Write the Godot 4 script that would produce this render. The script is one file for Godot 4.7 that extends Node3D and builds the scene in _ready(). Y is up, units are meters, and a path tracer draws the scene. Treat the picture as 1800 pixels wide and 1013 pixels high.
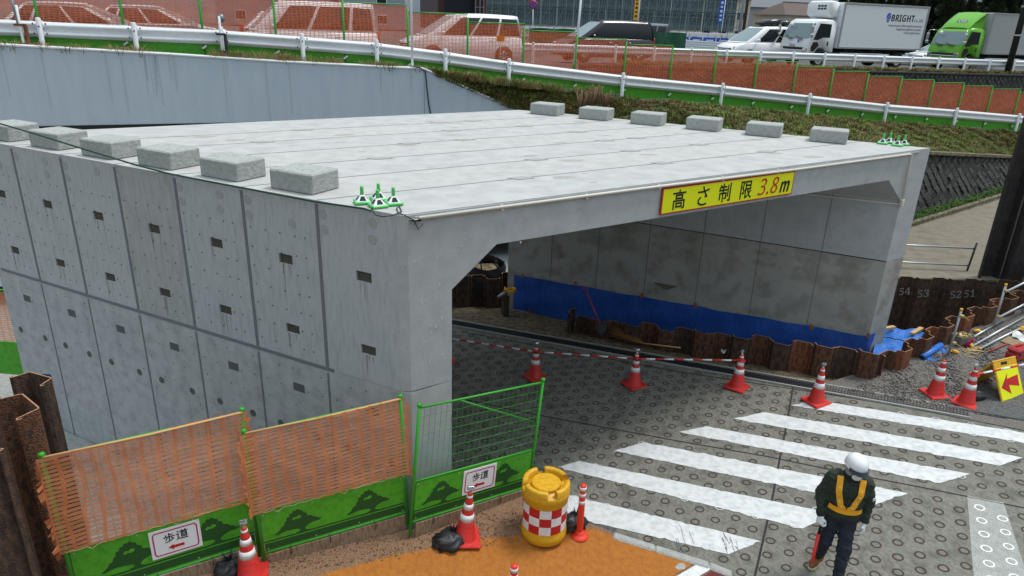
extends Node3D
# Construction site: precast concrete underpass with a height limit sign.
# World: y up, metres. The camera stands at (0, 6.8, 0); the lower road is the plane y = 0.1 x.

const CAM_H := 6.8
const FPX := 1224.65
const PITCH := 0.3663
const ROLL := 0.035
const UP := Vector3.UP
var AX: Vector3
var AY: Vector3
var AZ: Vector3
var used := {}
var M := {}
var rng := RandomNumberGenerator.new()

# ---- pixel of the photograph (1800 x 1013) -> point on a known surface
func ray(px: float, py: float) -> Vector3:
	return AX * ((px - 900.0) / FPX) - AY * ((py - 506.5) / FPX) - AZ
func eye() -> Vector3:
	return Vector3(0, CAM_H, 0)
func on_plane(px: float, py: float, p0: Vector3, n: Vector3) -> Vector3:
	var d := ray(px, py)
	return eye() + d * ((p0 - eye()).dot(n) / d.dot(n))
func on_y(px: float, py: float, y: float) -> Vector3:
	return on_plane(px, py, Vector3(0, y, 0), UP)
func on_road(px: float, py: float) -> Vector3:
	return on_plane(px, py, Vector3.ZERO, Vector3(-0.1, 1, 0))
func on_vert(px: float, py: float, p: Vector3, d: Vector3) -> Vector3:
	return on_plane(px, py, p, d.cross(UP))
func road_y(x: float) -> float:
	return 0.1 * x
func V(x: float, y: float, z: float) -> Vector3:   # camera-frame measure (x right, y up from camera, z ahead)
	return Vector3(x, y + CAM_H, -z)

# ---- nodes
func numbered(called: String) -> String:
	if not used.has(called):
		used[called] = 0
		return called
	used[called] += 1
	return "%s_%03d" % [called, used[called]]
func tag(o: Node, label: String, cat: String, group := "") -> void:
	o.set_meta("label", label)
	o.set_meta("category", cat)
	if group != "":
		o.set_meta("group", group)
func thing(called: String, label: String, cat: String, at := Vector3.ZERO, turn := 0.0, group := "") -> Node3D:
	var o := Node3D.new()
	o.name = numbered(called)
	add_child(o)
	o.position = at
	o.rotation.y = turn
	tag(o, label, cat, group)
	return o
func copy_of(src: Node3D, label: String, at: Vector3, turn := 0.0, group := "") -> Node3D:
	var o: Node3D = src.duplicate()
	var base: String = src.name
	if base.length() > 4 and base[-4] == "_" and base.right(3).is_valid_int():
		base = base.left(-4)
	o.name = numbered(base)
	add_child(o)
	o.position = at
	o.rotation = Vector3(0, turn, 0)
	if label != "":
		o.set_meta("label", label)
	if group != "":
		o.set_meta("group", group)
	return o
func part(called: String, what, m: Material, parent: Node) -> MeshInstance3D:
	var o := MeshInstance3D.new()
	o.name = called if parent != self else numbered(called)
	o.mesh = fin(what) if what is SurfaceTool else what
	o.material_override = m
	parent.add_child(o, true)
	return o
func structure(called: String, what, m: Material, parent: Node = self) -> MeshInstance3D:
	var o := part(called, what, m, parent)
	if parent == self:
		o.set_meta("kind", "structure")
	return o
func stuff(o: Node) -> void:
	o.set_meta("kind", "stuff")

# ---- mesh helpers
func mb(smooth := false) -> SurfaceTool:
	var st := SurfaceTool.new()
	st.begin(Mesh.PRIMITIVE_TRIANGLES)
	st.set_smooth_group(0 if smooth else -1)
	return st
func fin(st: SurfaceTool) -> ArrayMesh:
	st.generate_normals()
	st.index()
	return st.commit()
func tri(st: SurfaceTool, a: Vector3, b: Vector3, c: Vector3) -> void:
	st.add_vertex(a); st.add_vertex(b); st.add_vertex(c)
func quad(st: SurfaceTool, a: Vector3, b: Vector3, c: Vector3, d: Vector3) -> void:
	tri(st, a, b, c); tri(st, a, c, d)
func T(o: Vector3, x := Vector3.RIGHT, y := Vector3.UP, z := Vector3.BACK) -> Transform3D:
	return Transform3D(Basis(x, y, z), o)
func TY(o: Vector3, a: float) -> Transform3D:
	return Transform3D(Basis(Vector3.UP, a), o)
# box centred on xf, chamfered by b
func box(st: SurfaceTool, xf: Transform3D, size: Vector3, b := 0.0) -> void:
	var h := size * 0.5
	if b <= 0.0:
		var p := []
		for i in 8:
			p.append(xf * Vector3(h.x if i & 1 else -h.x, h.y if i & 2 else -h.y, h.z if i & 4 else -h.z))
		for q in [[0, 1, 3, 2], [5, 4, 6, 7], [4, 0, 2, 6], [1, 5, 7, 3], [2, 3, 7, 6], [4, 5, 1, 0]]:
			quad(st, p[q[3]], p[q[2]], p[q[1]], p[q[0]])
		return
	b = minf(b, minf(h.x, minf(h.y, h.z)) * 0.98)
	var q := {}
	for sx in [-1, 1]:
		for sy in [-1, 1]:
			for sz in [-1, 1]:
				q[[sx, sy, sz, 0]] = xf * Vector3(sx * h.x, sy * (h.y - b), sz * (h.z - b))
				q[[sx, sy, sz, 1]] = xf * Vector3(sx * (h.x - b), sy * h.y, sz * (h.z - b))
				q[[sx, sy, sz, 2]] = xf * Vector3(sx * (h.x - b), sy * (h.y - b), sz * h.z)
	for s in [-1, 1]:
		quad(st, q[[s, -1, -1, 0]], q[[s, 1, -1, 0]], q[[s, 1, 1, 0]], q[[s, -1, 1, 0]]) if s < 0 else quad(st, q[[s, -1, 1, 0]], q[[s, 1, 1, 0]], q[[s, 1, -1, 0]], q[[s, -1, -1, 0]])
		quad(st, q[[-1, s, -1, 1]], q[[-1, s, 1, 1]], q[[1, s, 1, 1]], q[[1, s, -1, 1]]) if s < 0 else quad(st, q[[1, s, -1, 1]], q[[1, s, 1, 1]], q[[-1, s, 1, 1]], q[[-1, s, -1, 1]])
		quad(st, q[[-1, -1, s, 2]], q[[1, -1, s, 2]], q[[1, 1, s, 2]], q[[-1, 1, s, 2]]) if s < 0 else quad(st, q[[-1, 1, s, 2]], q[[1, 1, s, 2]], q[[1, -1, s, 2]], q[[-1, -1, s, 2]])
		for t in [-1, 1]:
			quad(st, q[[s, t, -1, 0]], q[[s, t, 1, 0]], q[[s, t, 1, 1]], q[[s, t, -1, 1]])
			quad(st, q[[-1, s, t, 1]], q[[1, s, t, 1]], q[[1, s, t, 2]], q[[-1, s, t, 2]])
			quad(st, q[[s, -1, t, 0]], q[[s, 1, t, 0]], q[[s, 1, t, 2]], q[[s, -1, t, 2]])
			for r in [-1, 1]:
				tri(st, q[[s, t, r, 0]], q[[s, t, r, 1]], q[[s, t, r, 2]])
func bar(st: SurfaceTool, a: Vector3, b: Vector3, w: float, h: float, side := Vector3.ZERO, bev := 0.0) -> void:
	var d := (b - a)
	var l := d.length()
	d = d / l
	var x := side if side != Vector3.ZERO else (UP.cross(d) if absf(d.y) < 0.95 else Vector3.RIGHT)
	x = (x - d * x.dot(d)).normalized()
	var y := d.cross(x)
	box(st, Transform3D(Basis(x, y, d), (a + b) * 0.5), Vector3(w, h, l), bev)
func tube(st: SurfaceTool, pts: Array, r: float, sides := 8, caps := true, r_end := -1.0) -> void:
	var rings := []
	var n := pts.size()
	var prev := Vector3.ZERO
	for i in n:
		var d: Vector3 = (pts[mini(i + 1, n - 1)] - pts[maxi(i - 1, 0)]).normalized()
		if prev == Vector3.ZERO:
			prev = d.cross(UP if absf(d.y) < 0.9 else Vector3.RIGHT).normalized()
		var x := (prev - d * prev.dot(d)).normalized()
		prev = x
		var y := d.cross(x)
		var rr := r if r_end < 0.0 else lerpf(r, r_end, float(i) / (n - 1))
		var ring := []
		for k in sides:
			var a := TAU * k / sides
			ring.append(pts[i] + x * cos(a) * rr + y * sin(a) * rr)
		rings.append(ring)
	for i in n - 1:
		for k in sides:
			var k2 := (k + 1) % sides
			quad(st, rings[i][k], rings[i][k2], rings[i + 1][k2], rings[i + 1][k])
	if caps:
		for k in range(1, sides - 1):
			tri(st, rings[0][0], rings[0][k + 1], rings[0][k])
			tri(st, rings[n - 1][0], rings[n - 1][k], rings[n - 1][k + 1])
func lathe(st: SurfaceTool, xf: Transform3D, prof: Array, seg := 16) -> void:
	for i in prof.size() - 1:
		var a: Vector2 = prof[i]
		var b: Vector2 = prof[i + 1]
		for k in seg:
			var t0 := TAU * k / seg
			var t1 := TAU * (k + 1) / seg
			var p0 := xf * Vector3(cos(t0) * a.x, a.y, sin(t0) * a.x)
			var p1 := xf * Vector3(cos(t1) * a.x, a.y, sin(t1) * a.x)
			var p2 := xf * Vector3(cos(t1) * b.x, b.y, sin(t1) * b.x)
			var p3 := xf * Vector3(cos(t0) * b.x, b.y, sin(t0) * b.x)
			if a.x < 1e-5: tri(st, p0, p2, p3)
			elif b.x < 1e-5: tri(st, p0, p1, p2)
			else: quad(st, p0, p1, p2, p3)
# polygon in the XY plane of xf, from z = 0 to z = depth
func prism(st: SurfaceTool, xf: Transform3D, poly: PackedVector2Array, depth: float, skip := []) -> void:
	var t := Geometry2D.triangulate_polygon(poly)
	for i in range(0, t.size(), 3):
		var a := poly[t[i]]; var b := poly[t[i + 1]]; var c := poly[t[i + 2]]
		tri(st, xf * Vector3(a.x, a.y, 0), xf * Vector3(b.x, b.y, 0), xf * Vector3(c.x, c.y, 0))
		tri(st, xf * Vector3(a.x, a.y, depth), xf * Vector3(c.x, c.y, depth), xf * Vector3(b.x, b.y, depth))
	var n := poly.size()
	for i in n:
		if i in skip: continue
		var a := poly[i]; var b := poly[(i + 1) % n]
		quad(st, xf * Vector3(a.x, a.y, 0), xf * Vector3(a.x, a.y, depth), xf * Vector3(b.x, b.y, depth), xf * Vector3(b.x, b.y, 0))
func flat(st: SurfaceTool, xf: Transform3D, poly: PackedVector2Array) -> void:
	var t := Geometry2D.triangulate_polygon(poly)
	for i in range(0, t.size(), 3):
		tri(st, xf * Vector3(poly[t[i]].x, poly[t[i]].y, 0), xf * Vector3(poly[t[i + 1]].x, poly[t[i + 1]].y, 0), xf * Vector3(poly[t[i + 2]].x, poly[t[i + 2]].y, 0))
# flat polygon of 3D points, swept down by "thick" so that it has sides
func slab(st: SurfaceTool, pts: Array, thick: float) -> void:
	var n := pts.size()
	var poly := PackedVector2Array()
	for p in pts: poly.append(Vector2(p.x, p.z))
	var t := Geometry2D.triangulate_polygon(poly)
	var dn := Vector3(0, -thick, 0)
	for i in range(0, t.size(), 3):
		tri(st, pts[t[i]], pts[t[i + 1]], pts[t[i + 2]])
		if thick > 0.0:
			tri(st, pts[t[i]] + dn, pts[t[i + 2]] + dn, pts[t[i + 1]] + dn)
	if thick > 0.0:
		for i in n:
			quad(st, pts[i], pts[(i + 1) % n], pts[(i + 1) % n] + dn, pts[i] + dn)
func annulus(st: SurfaceTool, xf: Transform3D, r0: float, r1: float, seg := 14) -> void:
	for k in seg:
		var a := TAU * k / seg
		var b := TAU * (k + 1) / seg
		quad(st, xf * Vector3(cos(a) * r0, 0, sin(a) * r0), xf * Vector3(cos(a) * r1, 0, sin(a) * r1), xf * Vector3(cos(b) * r1, 0, sin(b) * r1), xf * Vector3(cos(b) * r0, 0, sin(b) * r0))
func disc(st: SurfaceTool, xf: Transform3D, r: float, seg := 12) -> void:
	for k in seg:
		var a := TAU * k / seg
		var b := TAU * (k + 1) / seg
		tri(st, xf.origin, xf * Vector3(cos(a) * r, 0, sin(a) * r), xf * Vector3(cos(b) * r, 0, sin(b) * r))
func grid(st: SurfaceTool, nu: int, nv: int, fn: Callable) -> void:
	var pts := []
	for j in nv + 1:
		var row := []
		for i in nu + 1: row.append(fn.call(float(i) / nu, float(j) / nv))
		pts.append(row)
	for j in nv:
		for i in nu:
			quad(st, pts[j][i], pts[j][i + 1], pts[j + 1][i + 1], pts[j + 1][i])
func text(called: String, s: String, size: float, xf: Transform3D, m: Material, parent: Node, bold := true, font := "Droid Sans", depth := 0.004, weight := 0) -> MeshInstance3D:
	var tm := TextMesh.new()
	var f := SystemFont.new()
	f.font_names = PackedStringArray([font])
	f.font_weight = weight if weight > 0 else (700 if bold else 400)
	tm.font = f
	tm.text = s
	tm.font_size = 64
	tm.pixel_size = size / 64.0
	tm.depth = depth
	var o := part(called, tm, m, parent)
	o.transform = xf
	return o
# brush strokes of a hand-drawn character: polylines in a unit square (y up)
func glyph(st: SurfaceTool, xf: Transform3D, strokes: Array, w: float, depth := 0.004) -> void:
	for s in strokes:
		for i in s.size() - 1:
			var a := Vector2(s[i][0], s[i][1])
			var b := Vector2(s[i + 1][0], s[i + 1][1])
			var d := (b - a).normalized()
			var n := Vector2(-d.y, d.x) * w * 0.5
			a -= d * w * 0.42
			b += d * w * 0.42
			prism(st, xf, PackedVector2Array([a + n, b + n, b - n, a - n]), depth)

# ---- procedural textures
func mirror(t: float) -> float:
	return 1.0 - absf(fmod(t, 2.0) - 1.0)
func noise_tex(seed_: int, c: Array, fx: float, fy: float, spots := 0.0, spot_col := Color.BLACK, size := 384, contrast := 1.0, fine := 0.0, pores := 0.0) -> ImageTexture:
	var n := FastNoiseLite.new()
	n.seed = seed_
	n.frequency = 1.0
	n.fractal_octaves = 5
	var n2 := FastNoiseLite.new()
	n2.seed = seed_ + 77
	n2.frequency = 1.0
	n2.fractal_octaves = 2
	var im := Image.create(size, size, false, Image.FORMAT_RGB8)
	var r := RandomNumberGenerator.new()
	r.seed = seed_
	for y in size:
		var v := mirror(2.0 * y / size)
		for x in size:
			var u := mirror(2.0 * x / size)
			var t := clampf(0.5 + n.get_noise_2d(u * fx, v * fy) * 0.9 * contrast, 0.0, 1.0)
			var k := t * (c.size() - 1)
			var i := mini(int(k), c.size() - 2)
			var col: Color = c[i].lerp(c[i + 1], k - i)
			if spots > 0.0 and n2.get_noise_2d(u * fx * 3.1 + 50.0, v * fy * 3.1) > 1.0 - spots:
				col = col.lerp(spot_col, 0.6)
			if fine > 0.0:
				var g := 1.0 + (r.randf() - 0.5) * fine
				col = Color(col.r * g, col.g * g, col.b * g)
			if pores > 0.0 and r.randf() < pores: col = col.darkened(r.randf_range(0.15, 0.45))
			im.set_pixel(x, y, col)
	im.generate_mipmaps()
	return ImageTexture.create_from_image(im)
func bump_tex(seed_: int, fx: float, strength: float, size := 256) -> ImageTexture:
	var n := FastNoiseLite.new()
	n.seed = seed_
	n.frequency = 1.0
	n.fractal_octaves = 5
	n.fractal_gain = 0.62
	var im := Image.create(size, size, false, Image.FORMAT_RGB8)
	for y in size:
		for x in size:
			var t := clampf(0.5 + n.get_noise_2d(mirror(2.0 * x / size) * fx, mirror(2.0 * y / size) * fx) * 0.8, 0, 1)
			im.set_pixel(x, y, Color(t, t, t))
	im.bump_map_to_normal_map(strength)
	im.generate_mipmaps()
	return ImageTexture.create_from_image(im)
func mat(key: String, col: Color, rough := 0.8, metal := 0.0) -> StandardMaterial3D:
	var m := StandardMaterial3D.new()
	m.albedo_color = col
	m.roughness = rough
	m.metallic = metal
	m.cull_mode = BaseMaterial3D.CULL_DISABLED
	M[key] = m
	return m
func tmat(key: String, tex: Texture2D, metres: float, rough := 0.85, world := false, bump: Texture2D = null, bump_s := 1.0, metal := 0.0) -> StandardMaterial3D:
	var m := mat(key, Color.WHITE, rough, metal)
	m.albedo_texture = tex
	m.uv1_triplanar = true
	m.uv1_world_triplanar = world
	m.uv1_scale = Vector3.ONE / metres
	if bump:
		m.normal_enabled = true
		m.normal_texture = bump
		m.normal_scale = bump_s
	return m
func C(r: float, g: float, b: float) -> Color:   # 0..255 sRGB
	return Color(r / 255.0, g / 255.0, b / 255.0)
func materials() -> void:
	var b1 := bump_tex(5, 14.0, 3.0)
	var b2 := bump_tex(9, 40.0, 5.0)
	tmat("conc_wall", noise_tex(11, [C(152, 156, 158), C(168, 172, 174), C(178, 181, 183), C(160, 164, 166)], 26.0, 3.2, 0.0, Color.BLACK, 512, 0.9, 0.03, 0.006), 4.0, 0.85, true)
	tmat("conc_low", noise_tex(12, [C(148, 152, 154), C(166, 170, 172), C(176, 179, 180)], 9.0, 7.0, 0.0, C(118, 122, 122), 512, 1.0, 0.04, 0.01), 4.0, 0.88, true)
	tmat("conc_warm", noise_tex(41, [C(150, 152, 151), C(164, 166, 165), C(174, 175, 173)], 22.0, 4.0, 0.0, C(132, 130, 124), 512, 1.0, 0.04, 0.008), 4.0, 0.86, true)
	tmat("conc_roof", noise_tex(13, [C(164, 165, 164), C(172, 173, 172), C(179, 180, 179)], 5.0, 5.0, 0.0, C(190, 188, 180), 512, 1.0, 0.02), 5.0, 0.85, true)
	tmat("conc_roof_b", noise_tex(43, [C(166, 166, 164), C(174, 174, 172), C(180, 180, 178)], 6.0, 6.0, 0.0, C(192, 189, 178), 512, 1.0, 0.02), 4.6, 0.85, true)
	tmat("conc_stained", noise_tex(50, [C(136, 134, 126), C(154, 153, 147), C(166, 166, 161), C(162, 162, 158)], 5.0, 4.0, 0.0, C(116, 110, 100), 512, 1.2, 0.04, 0.01), 4.4, 0.9, true)
	tmat("conc_front", noise_tex(14, [C(160, 163, 165), C(172, 175, 177), C(180, 183, 184)], 8.0, 6.0, 0.0, C(190, 194, 196), 512, 0.8, 0.04, 0.006), 4.0, 0.85, true)
	tmat("conc_block", noise_tex(15, [C(146, 150, 147), C(157, 161, 158), C(165, 168, 165), C(150, 154, 151)], 7.0, 6.0, 0.05, C(104, 108, 106), 384, 1.1, 0.04), 2.2, 0.9, true, b1, 0.4)
	tmat("conc_road", noise_tex(16, [C(96, 95, 88), C(112, 111, 103), C(122, 121, 113), C(106, 105, 97)], 8.0, 8.0, 0.06, C(116, 115, 108), 512, 1.15, 0.14), 6.4, 0.9, true, b2, 0.3)
	tmat("conc_patch", noise_tex(17, [C(150, 152, 148), C(166, 168, 165)], 8.0, 8.0, 0.1, C(140, 140, 136), 256, 1.2, 0.1), 2.0, 0.9, true, b2, 0.5)
	tmat("ret_wall", noise_tex(18, [C(182, 194, 204), C(187, 199, 209), C(191, 202, 211)], 18.0, 2.5, 0.0, Color.BLACK, 512, 1.0, 0.03), 9.0, 0.8, true)
	tmat("old_conc", noise_tex(19, [C(78, 72, 56), C(116, 108, 88), C(138, 130, 112)], 8.0, 8.0, 0.25, C(60, 52, 38), 256, 1.4, 0.1), 3.0, 0.95, true, b2, 0.8)
	tmat("sealant", noise_tex(20, [C(100, 105, 111), C(116, 121, 127)], 12.0, 12.0, 0.0, Color.BLACK, 128), 1.0, 0.7, true)
	tmat("paint_white", noise_tex(21, [C(190, 194, 196), C(206, 209, 210), C(214, 216, 217)], 7.0, 7.0, 0.16, C(178, 178, 174), 512, 1.1, 0.06), 2.2, 0.8, true)
	tmat("orange_pave", noise_tex(22, [C(146, 88, 26), C(160, 98, 32), C(168, 106, 38)], 9.0, 9.0, 0.1, C(150, 88, 34), 512, 0.9, 0.22), 1.9, 0.9, true, b2, 0.4)
	tmat("red_pave", noise_tex(23, [C(96, 40, 40), C(118, 52, 50)], 9.0, 9.0, 0.1, C(80, 36, 36), 256, 1.0, 0.3), 1.0, 0.9, true, b2, 1.0)
	tmat("gravel", noise_tex(24, [C(78, 74, 70), C(120, 115, 110), C(150, 146, 141)], 60.0, 60.0, 0.2, C(70, 66, 60), 512, 1.5, 0.3), 2.0, 0.95, true, b2, 1.2)
	tmat("mixed_gravel", noise_tex(25, [C(92, 62, 46), C(140, 114, 84), C(166, 146, 116), C(112, 52, 48)], 50.0, 50.0, 0.2, C(74, 60, 48), 512, 1.5, 0.4), 1.5, 0.95, true, b2, 1.2)
	tmat("dirt", noise_tex(26, [C(86, 74, 56), C(118, 104, 82), C(136, 122, 98)], 10.0, 10.0, 0.2, C(98, 90, 76), 512, 1.3, 0.25), 4.0, 0.97, true, b2, 1.0)
	tmat("dirt_pale", noise_tex(27, [C(106, 100, 88), C(116, 109, 96), C(124, 118, 104), C(110, 103, 90)], 4.0, 6.0, 0.03, C(160, 154, 140), 512, 1.0, 0.1), 7.0, 0.97, true)
	tmat("asphalt", noise_tex(28, [C(76, 78, 78), C(94, 96, 96), C(104, 106, 106)], 12.0, 12.0, 0.1, C(84, 84, 82), 256, 1.1, 0.25), 2.0, 0.92, true, b2, 0.8)
	tmat("rust", noise_tex(29, [C(56, 40, 32), C(92, 60, 42), C(114, 74, 50), C(72, 52, 42)], 12.0, 4.0, 0.2, C(112, 66, 40), 512, 1.5, 0.12), 1.6, 0.9, false, b2, 0.7)
	tmat("rust_dark", noise_tex(30, [C(48, 38, 34), C(72, 54, 44), C(88, 66, 52)], 12.0, 4.0, 0.2, C(84, 58, 42), 512, 1.5, 0.12), 1.6, 0.88, false, b2, 0.6)
	tmat("rust_orange", noise_tex(31, [C(88, 52, 36), C(128, 78, 50), C(140, 88, 60)], 10.0, 5.0, 0.2, C(70, 46, 36), 256, 1.4, 0.12), 1.2, 0.9, false, b2, 0.7)
	tmat("rust_edge", noise_tex(32, [C(136, 96, 66), C(176, 136, 100)], 20.0, 20.0, 0.0, Color.BLACK, 128, 1.4), 1.0, 0.8)
	tmat("plywood", noise_tex(33, [C(116, 94, 72), C(140, 116, 92), C(150, 126, 100)], 20.0, 4.0, 0.1, C(104, 84, 66), 256, 1.2, 0.08), 1.5, 0.88)
	tmat("grass_soil", noise_tex(34, [C(66, 66, 36), C(88, 90, 48), C(96, 92, 58), C(72, 84, 40)], 14.0, 14.0, 0.2, C(60, 70, 34), 512, 1.4, 0.4), 3.0, 0.97, true, b2, 1.2)
	tmat("block_stone", noise_tex(35, [C(52, 54, 52), C(74, 76, 73), C(88, 90, 87)], 9.0, 9.0, 0.12, C(110, 112, 110), 256, 1.5, 0.15), 1.2, 0.92, true, b2, 0.8)
	tmat("net", noise_tex(36, [C(214, 134, 88), C(224, 146, 100), C(228, 152, 110)], 8.0, 8.0, 0.0, Color.BLACK, 128), 0.8, 0.7)
	tmat("net_band", noise_tex(44, [C(214, 130, 80), C(222, 140, 92)], 8.0, 8.0, 0.0, Color.BLACK, 128), 0.8, 0.7)
	tmat("net_far", noise_tex(37, [C(224, 116, 72), C(230, 126, 84)], 8.0, 8.0, 0.0, Color.BLACK, 128), 2.0, 0.7)
	tmat("galv", noise_tex(38, [C(212, 217, 222), C(224, 228, 232)], 6.0, 12.0, 0.06, C(160, 160, 158), 256, 1.2, 0.03), 2.0, 0.5)
	tmat("tarp", noise_tex(39, [C(30, 92, 178), C(44, 110, 198), C(66, 132, 210)], 14.0, 9.0, 0.0, Color.BLACK, 256, 1.3), 1.5, 0.45)
	tmat("sheet_blue", noise_tex(40, [C(26, 74, 160), C(32, 84, 172), C(40, 92, 180)], 14.0, 5.0, 0.0, Color.BLACK, 256, 1.3), 2.5, 0.5)
	tmat("bag_black", noise_tex(42, [C(28, 30, 33), C(44, 46, 50)], 9.0, 9.0, 0.0, Color.BLACK, 128), 0.6, 0.5)
	mat("sealant_roof", C(118, 120, 121), 0.8)
	mat("joint_dark", C(40, 40, 40), 0.9)
	mat("pocket", C(78, 75, 64), 0.95)
	mat("pocket_low", C(86, 90, 92), 0.95)
	mat("hole", C(56, 56, 56), 0.95)
	mat("drip", C(136, 137, 133), 0.9)
	mat("streak", C(176, 187, 194), 0.85)
	mat("scaffold_tube", C(128, 138, 142), 0.7)
	mat("patch_mortar", C(158, 160, 159), 0.9)
	mat("ring", C(70, 56, 50), 0.95)
	mat("ring_white", C(226, 228, 228), 0.8)
	mat("green", C(46, 150, 34), 0.45)
	tmat("green_panel", noise_tex(48, [C(66, 150, 28), C(74, 162, 34), C(80, 166, 40)], 6.0, 6.0, 0.06, C(84, 138, 56), 256, 1.2, 0.05), 1.6, 0.55)
	mat("green_dark", C(22, 78, 28), 0.6)
	mat("green_sign", C(80, 190, 96), 0.4)
	mat("white", C(226, 228, 229), 0.5)
	mat("white_gloss", C(228, 230, 232), 0.25)
	tmat("cone_red", noise_tex(46, [C(178, 36, 32), C(200, 42, 36), C(206, 50, 44)], 6.0, 6.0, 0.12, C(146, 58, 50), 256, 1.2, 0.06), 0.9, 0.55)
	tmat("cone_band", noise_tex(49, [C(204, 206, 208), C(222, 224, 226), C(228, 230, 232)], 7.0, 7.0, 0.08, C(176, 174, 168), 256, 1.2, 0.05), 0.7, 0.4)
	mat("post_red", C(224, 58, 40), 0.45)
	tmat("yellow_drum", noise_tex(47, [C(194, 144, 20), C(208, 158, 26), C(214, 164, 36)], 5.0, 5.0, 0.1, C(164, 122, 48), 256, 1.2, 0.06), 0.8, 0.5)
	mat("sign_yellow", C(226, 232, 0), 0.45)
	mat("sign_red", C(186, 26, 34), 0.5)
	mat("magenta", C(176, 30, 110), 0.5)
	mat("ink", C(18, 18, 20), 0.6)
	mat("black", C(24, 25, 27), 0.6)
	mat("dark_metal", C(58, 60, 64), 0.5, 0.3)
	mat("pipe_pvc", C(206, 202, 190), 0.5)
	mat("steel", C(168, 172, 174), 0.35, 0.6)
	mat("brass", C(188, 168, 116), 0.45, 0.5)
	mat("yellow_cap", C(226, 170, 40), 0.5)
	mat("wood", C(196, 160, 110), 0.7)
	mat("straw", C(150, 112, 66), 0.9)
	mat("glass", C(26, 30, 34), 0.08)
	mat("glass_light", C(120, 138, 142), 0.08)
	mat("chrome", C(210, 212, 214), 0.12, 0.9)
	mat("tyre", C(26, 26, 27), 0.9)
	mat("car_white", C(232, 233, 234), 0.25)
	mat("car_black", C(30, 28, 36), 0.18)
	mat("car_grey", C(120, 126, 132), 0.3)
	mat("truck_side", C(226, 231, 235), 0.4)
	mat("truck_green", C(104, 176, 44), 0.3)
	mat("truck_grey", C(178, 181, 183), 0.5)
	mat("lamp_glass", C(220, 226, 230), 0.1)
	mat("blue", C(34, 88, 190), 0.5)
	mat("maroon", C(60, 26, 30), 0.4)
	mat("teal_sheet", C(144, 164, 166), 0.98)
	tmat("steel_dark", noise_tex(45, [C(30, 29, 31), C(46, 43, 43), C(58, 50, 46)], 14.0, 3.0, 0.1, C(84, 58, 42), 256, 1.4, 0.08), 2.0, 0.55, false)
	mat("cloth_wall", C(190, 182, 164), 0.9)
	mat("roof_tile", C(92, 78, 74), 0.85)
	mat("grey_blue", C(150, 156, 164), 0.8)
	mat("green_tarp", C(28, 84, 58), 0.7)
	mat("plastic_clear", C(190, 194, 196), 0.3)
	M.glass.cull_mode = BaseMaterial3D.CULL_DISABLED
	for kx in ["net", "net_far", "net_band"]:
		M[kx].transparency = BaseMaterial3D.TRANSPARENCY_ALPHA
		M[kx].albedo_color = Color(1, 1, 1, {"net": 0.76, "net_far": 0.8, "net_band": 0.86}[kx])
		M[kx].backlight_enabled = true
		M[kx].backlight = Color(0.42, 0.22, 0.12)

# ================================================================ setting
var GLP := Vector3(-9.56, 0, -18.25)
var GLD := Vector3(0.9234, 0, -0.3839)
var GLN := Vector3(0.3839, 0, 0.9234)          # towards the camera
var POSTS := [[0, 232, 41], [2, 389, 48.5], [4, 530, 60], [6, 661, 71], [8, 782, 87], [10, 894, 104], [14, 1095, 129], [18, 1267, 147], [22, 1417, 165], [26, 1548, 181], [30, 1665, 191], [34, 1772, 201]]
var gl_t := []
var gl_y := []
func gl_setup() -> void:
	for p in POSTS:
		var q := on_vert(p[1], p[2], GLP, GLD)
		gl_t.append(float(p[0]))
		gl_y.append(q.y)
	# go on past both ends with the end slopes
	gl_t.push_front(-14.0); gl_y.push_front(gl_y[0] + 0.35)
	gl_t.append(54.0); gl_y.append(gl_y[-1] - 1.7)
# lower block wall: foot line on the terrace and coping line above it
var LWA: Vector3
var LWB: Vector3
var LCA: Vector3
var LCB: Vector3
func lower_wall_setup() -> void:
	var a := on_y(1605, 379, 1.2)
	var b := on_y(1765, 331, 1.2)
	var d := b - a
	var dn := d.normalized()
	var back := Vector3(dn.z, 0, -dn.x) * 0.3
	if back.z > 0.0: back = -back
	var c0 := on_vert(1640, 271, a + back, dn)
	var c1 := on_vert(1730, 275, a + back, dn)
	var cs := (c1.y - c0.y) / (c1 - c0).dot(dn)
	LWA = a - d * 0.9
	LWB = b + d * 0.7
	LCA = LWA + back
	LCA.y = c0.y + cs * (LCA - c0).dot(dn)
	LCB = LWB + back
	LCB.y = c0.y + cs * (LCB - c0).dot(dn)
	while TOE.size() > 3: TOE.pop_back()
	for p in [LCA, LCB]:
		TOE.append([(p - GLP).dot(GLD), (p - GLP).dot(GLN), p.y + 0.02])
	TOE.append([TOE[-1][0] + 8.0, TOE[-1][1], TOE[-1][2] - 0.4])
func gl_top(t: float) -> float:
	for i in gl_t.size() - 1:
		if t <= gl_t[i + 1] or i == gl_t.size() - 2:
			return lerpf(gl_y[i], gl_y[i + 1], (t - gl_t[i]) / (gl_t[i + 1] - gl_t[i]))
	return gl_y[-1]
func gl(t: float, front: float, above_ground: float) -> Vector3:
	var p := GLP + GLD * t + GLN * front
	p.y = gl_top(t) - 0.78 + above_ground
	return p
func main_y(x: float) -> float:
	return 5.05 + 0.012 * (10.0 - x)
var WN := Vector3.ZERO       # walkway plane
var WP := Vector3.ZERO
func on_walk(px: float, py: float) -> Vector3:
	return on_plane(px, py, WP, WN)
func walk_y(x: float, z: float) -> float:
	return WP.y - (WN.x * (x - WP.x) + WN.z * (z - WP.z)) / WN.y
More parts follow.
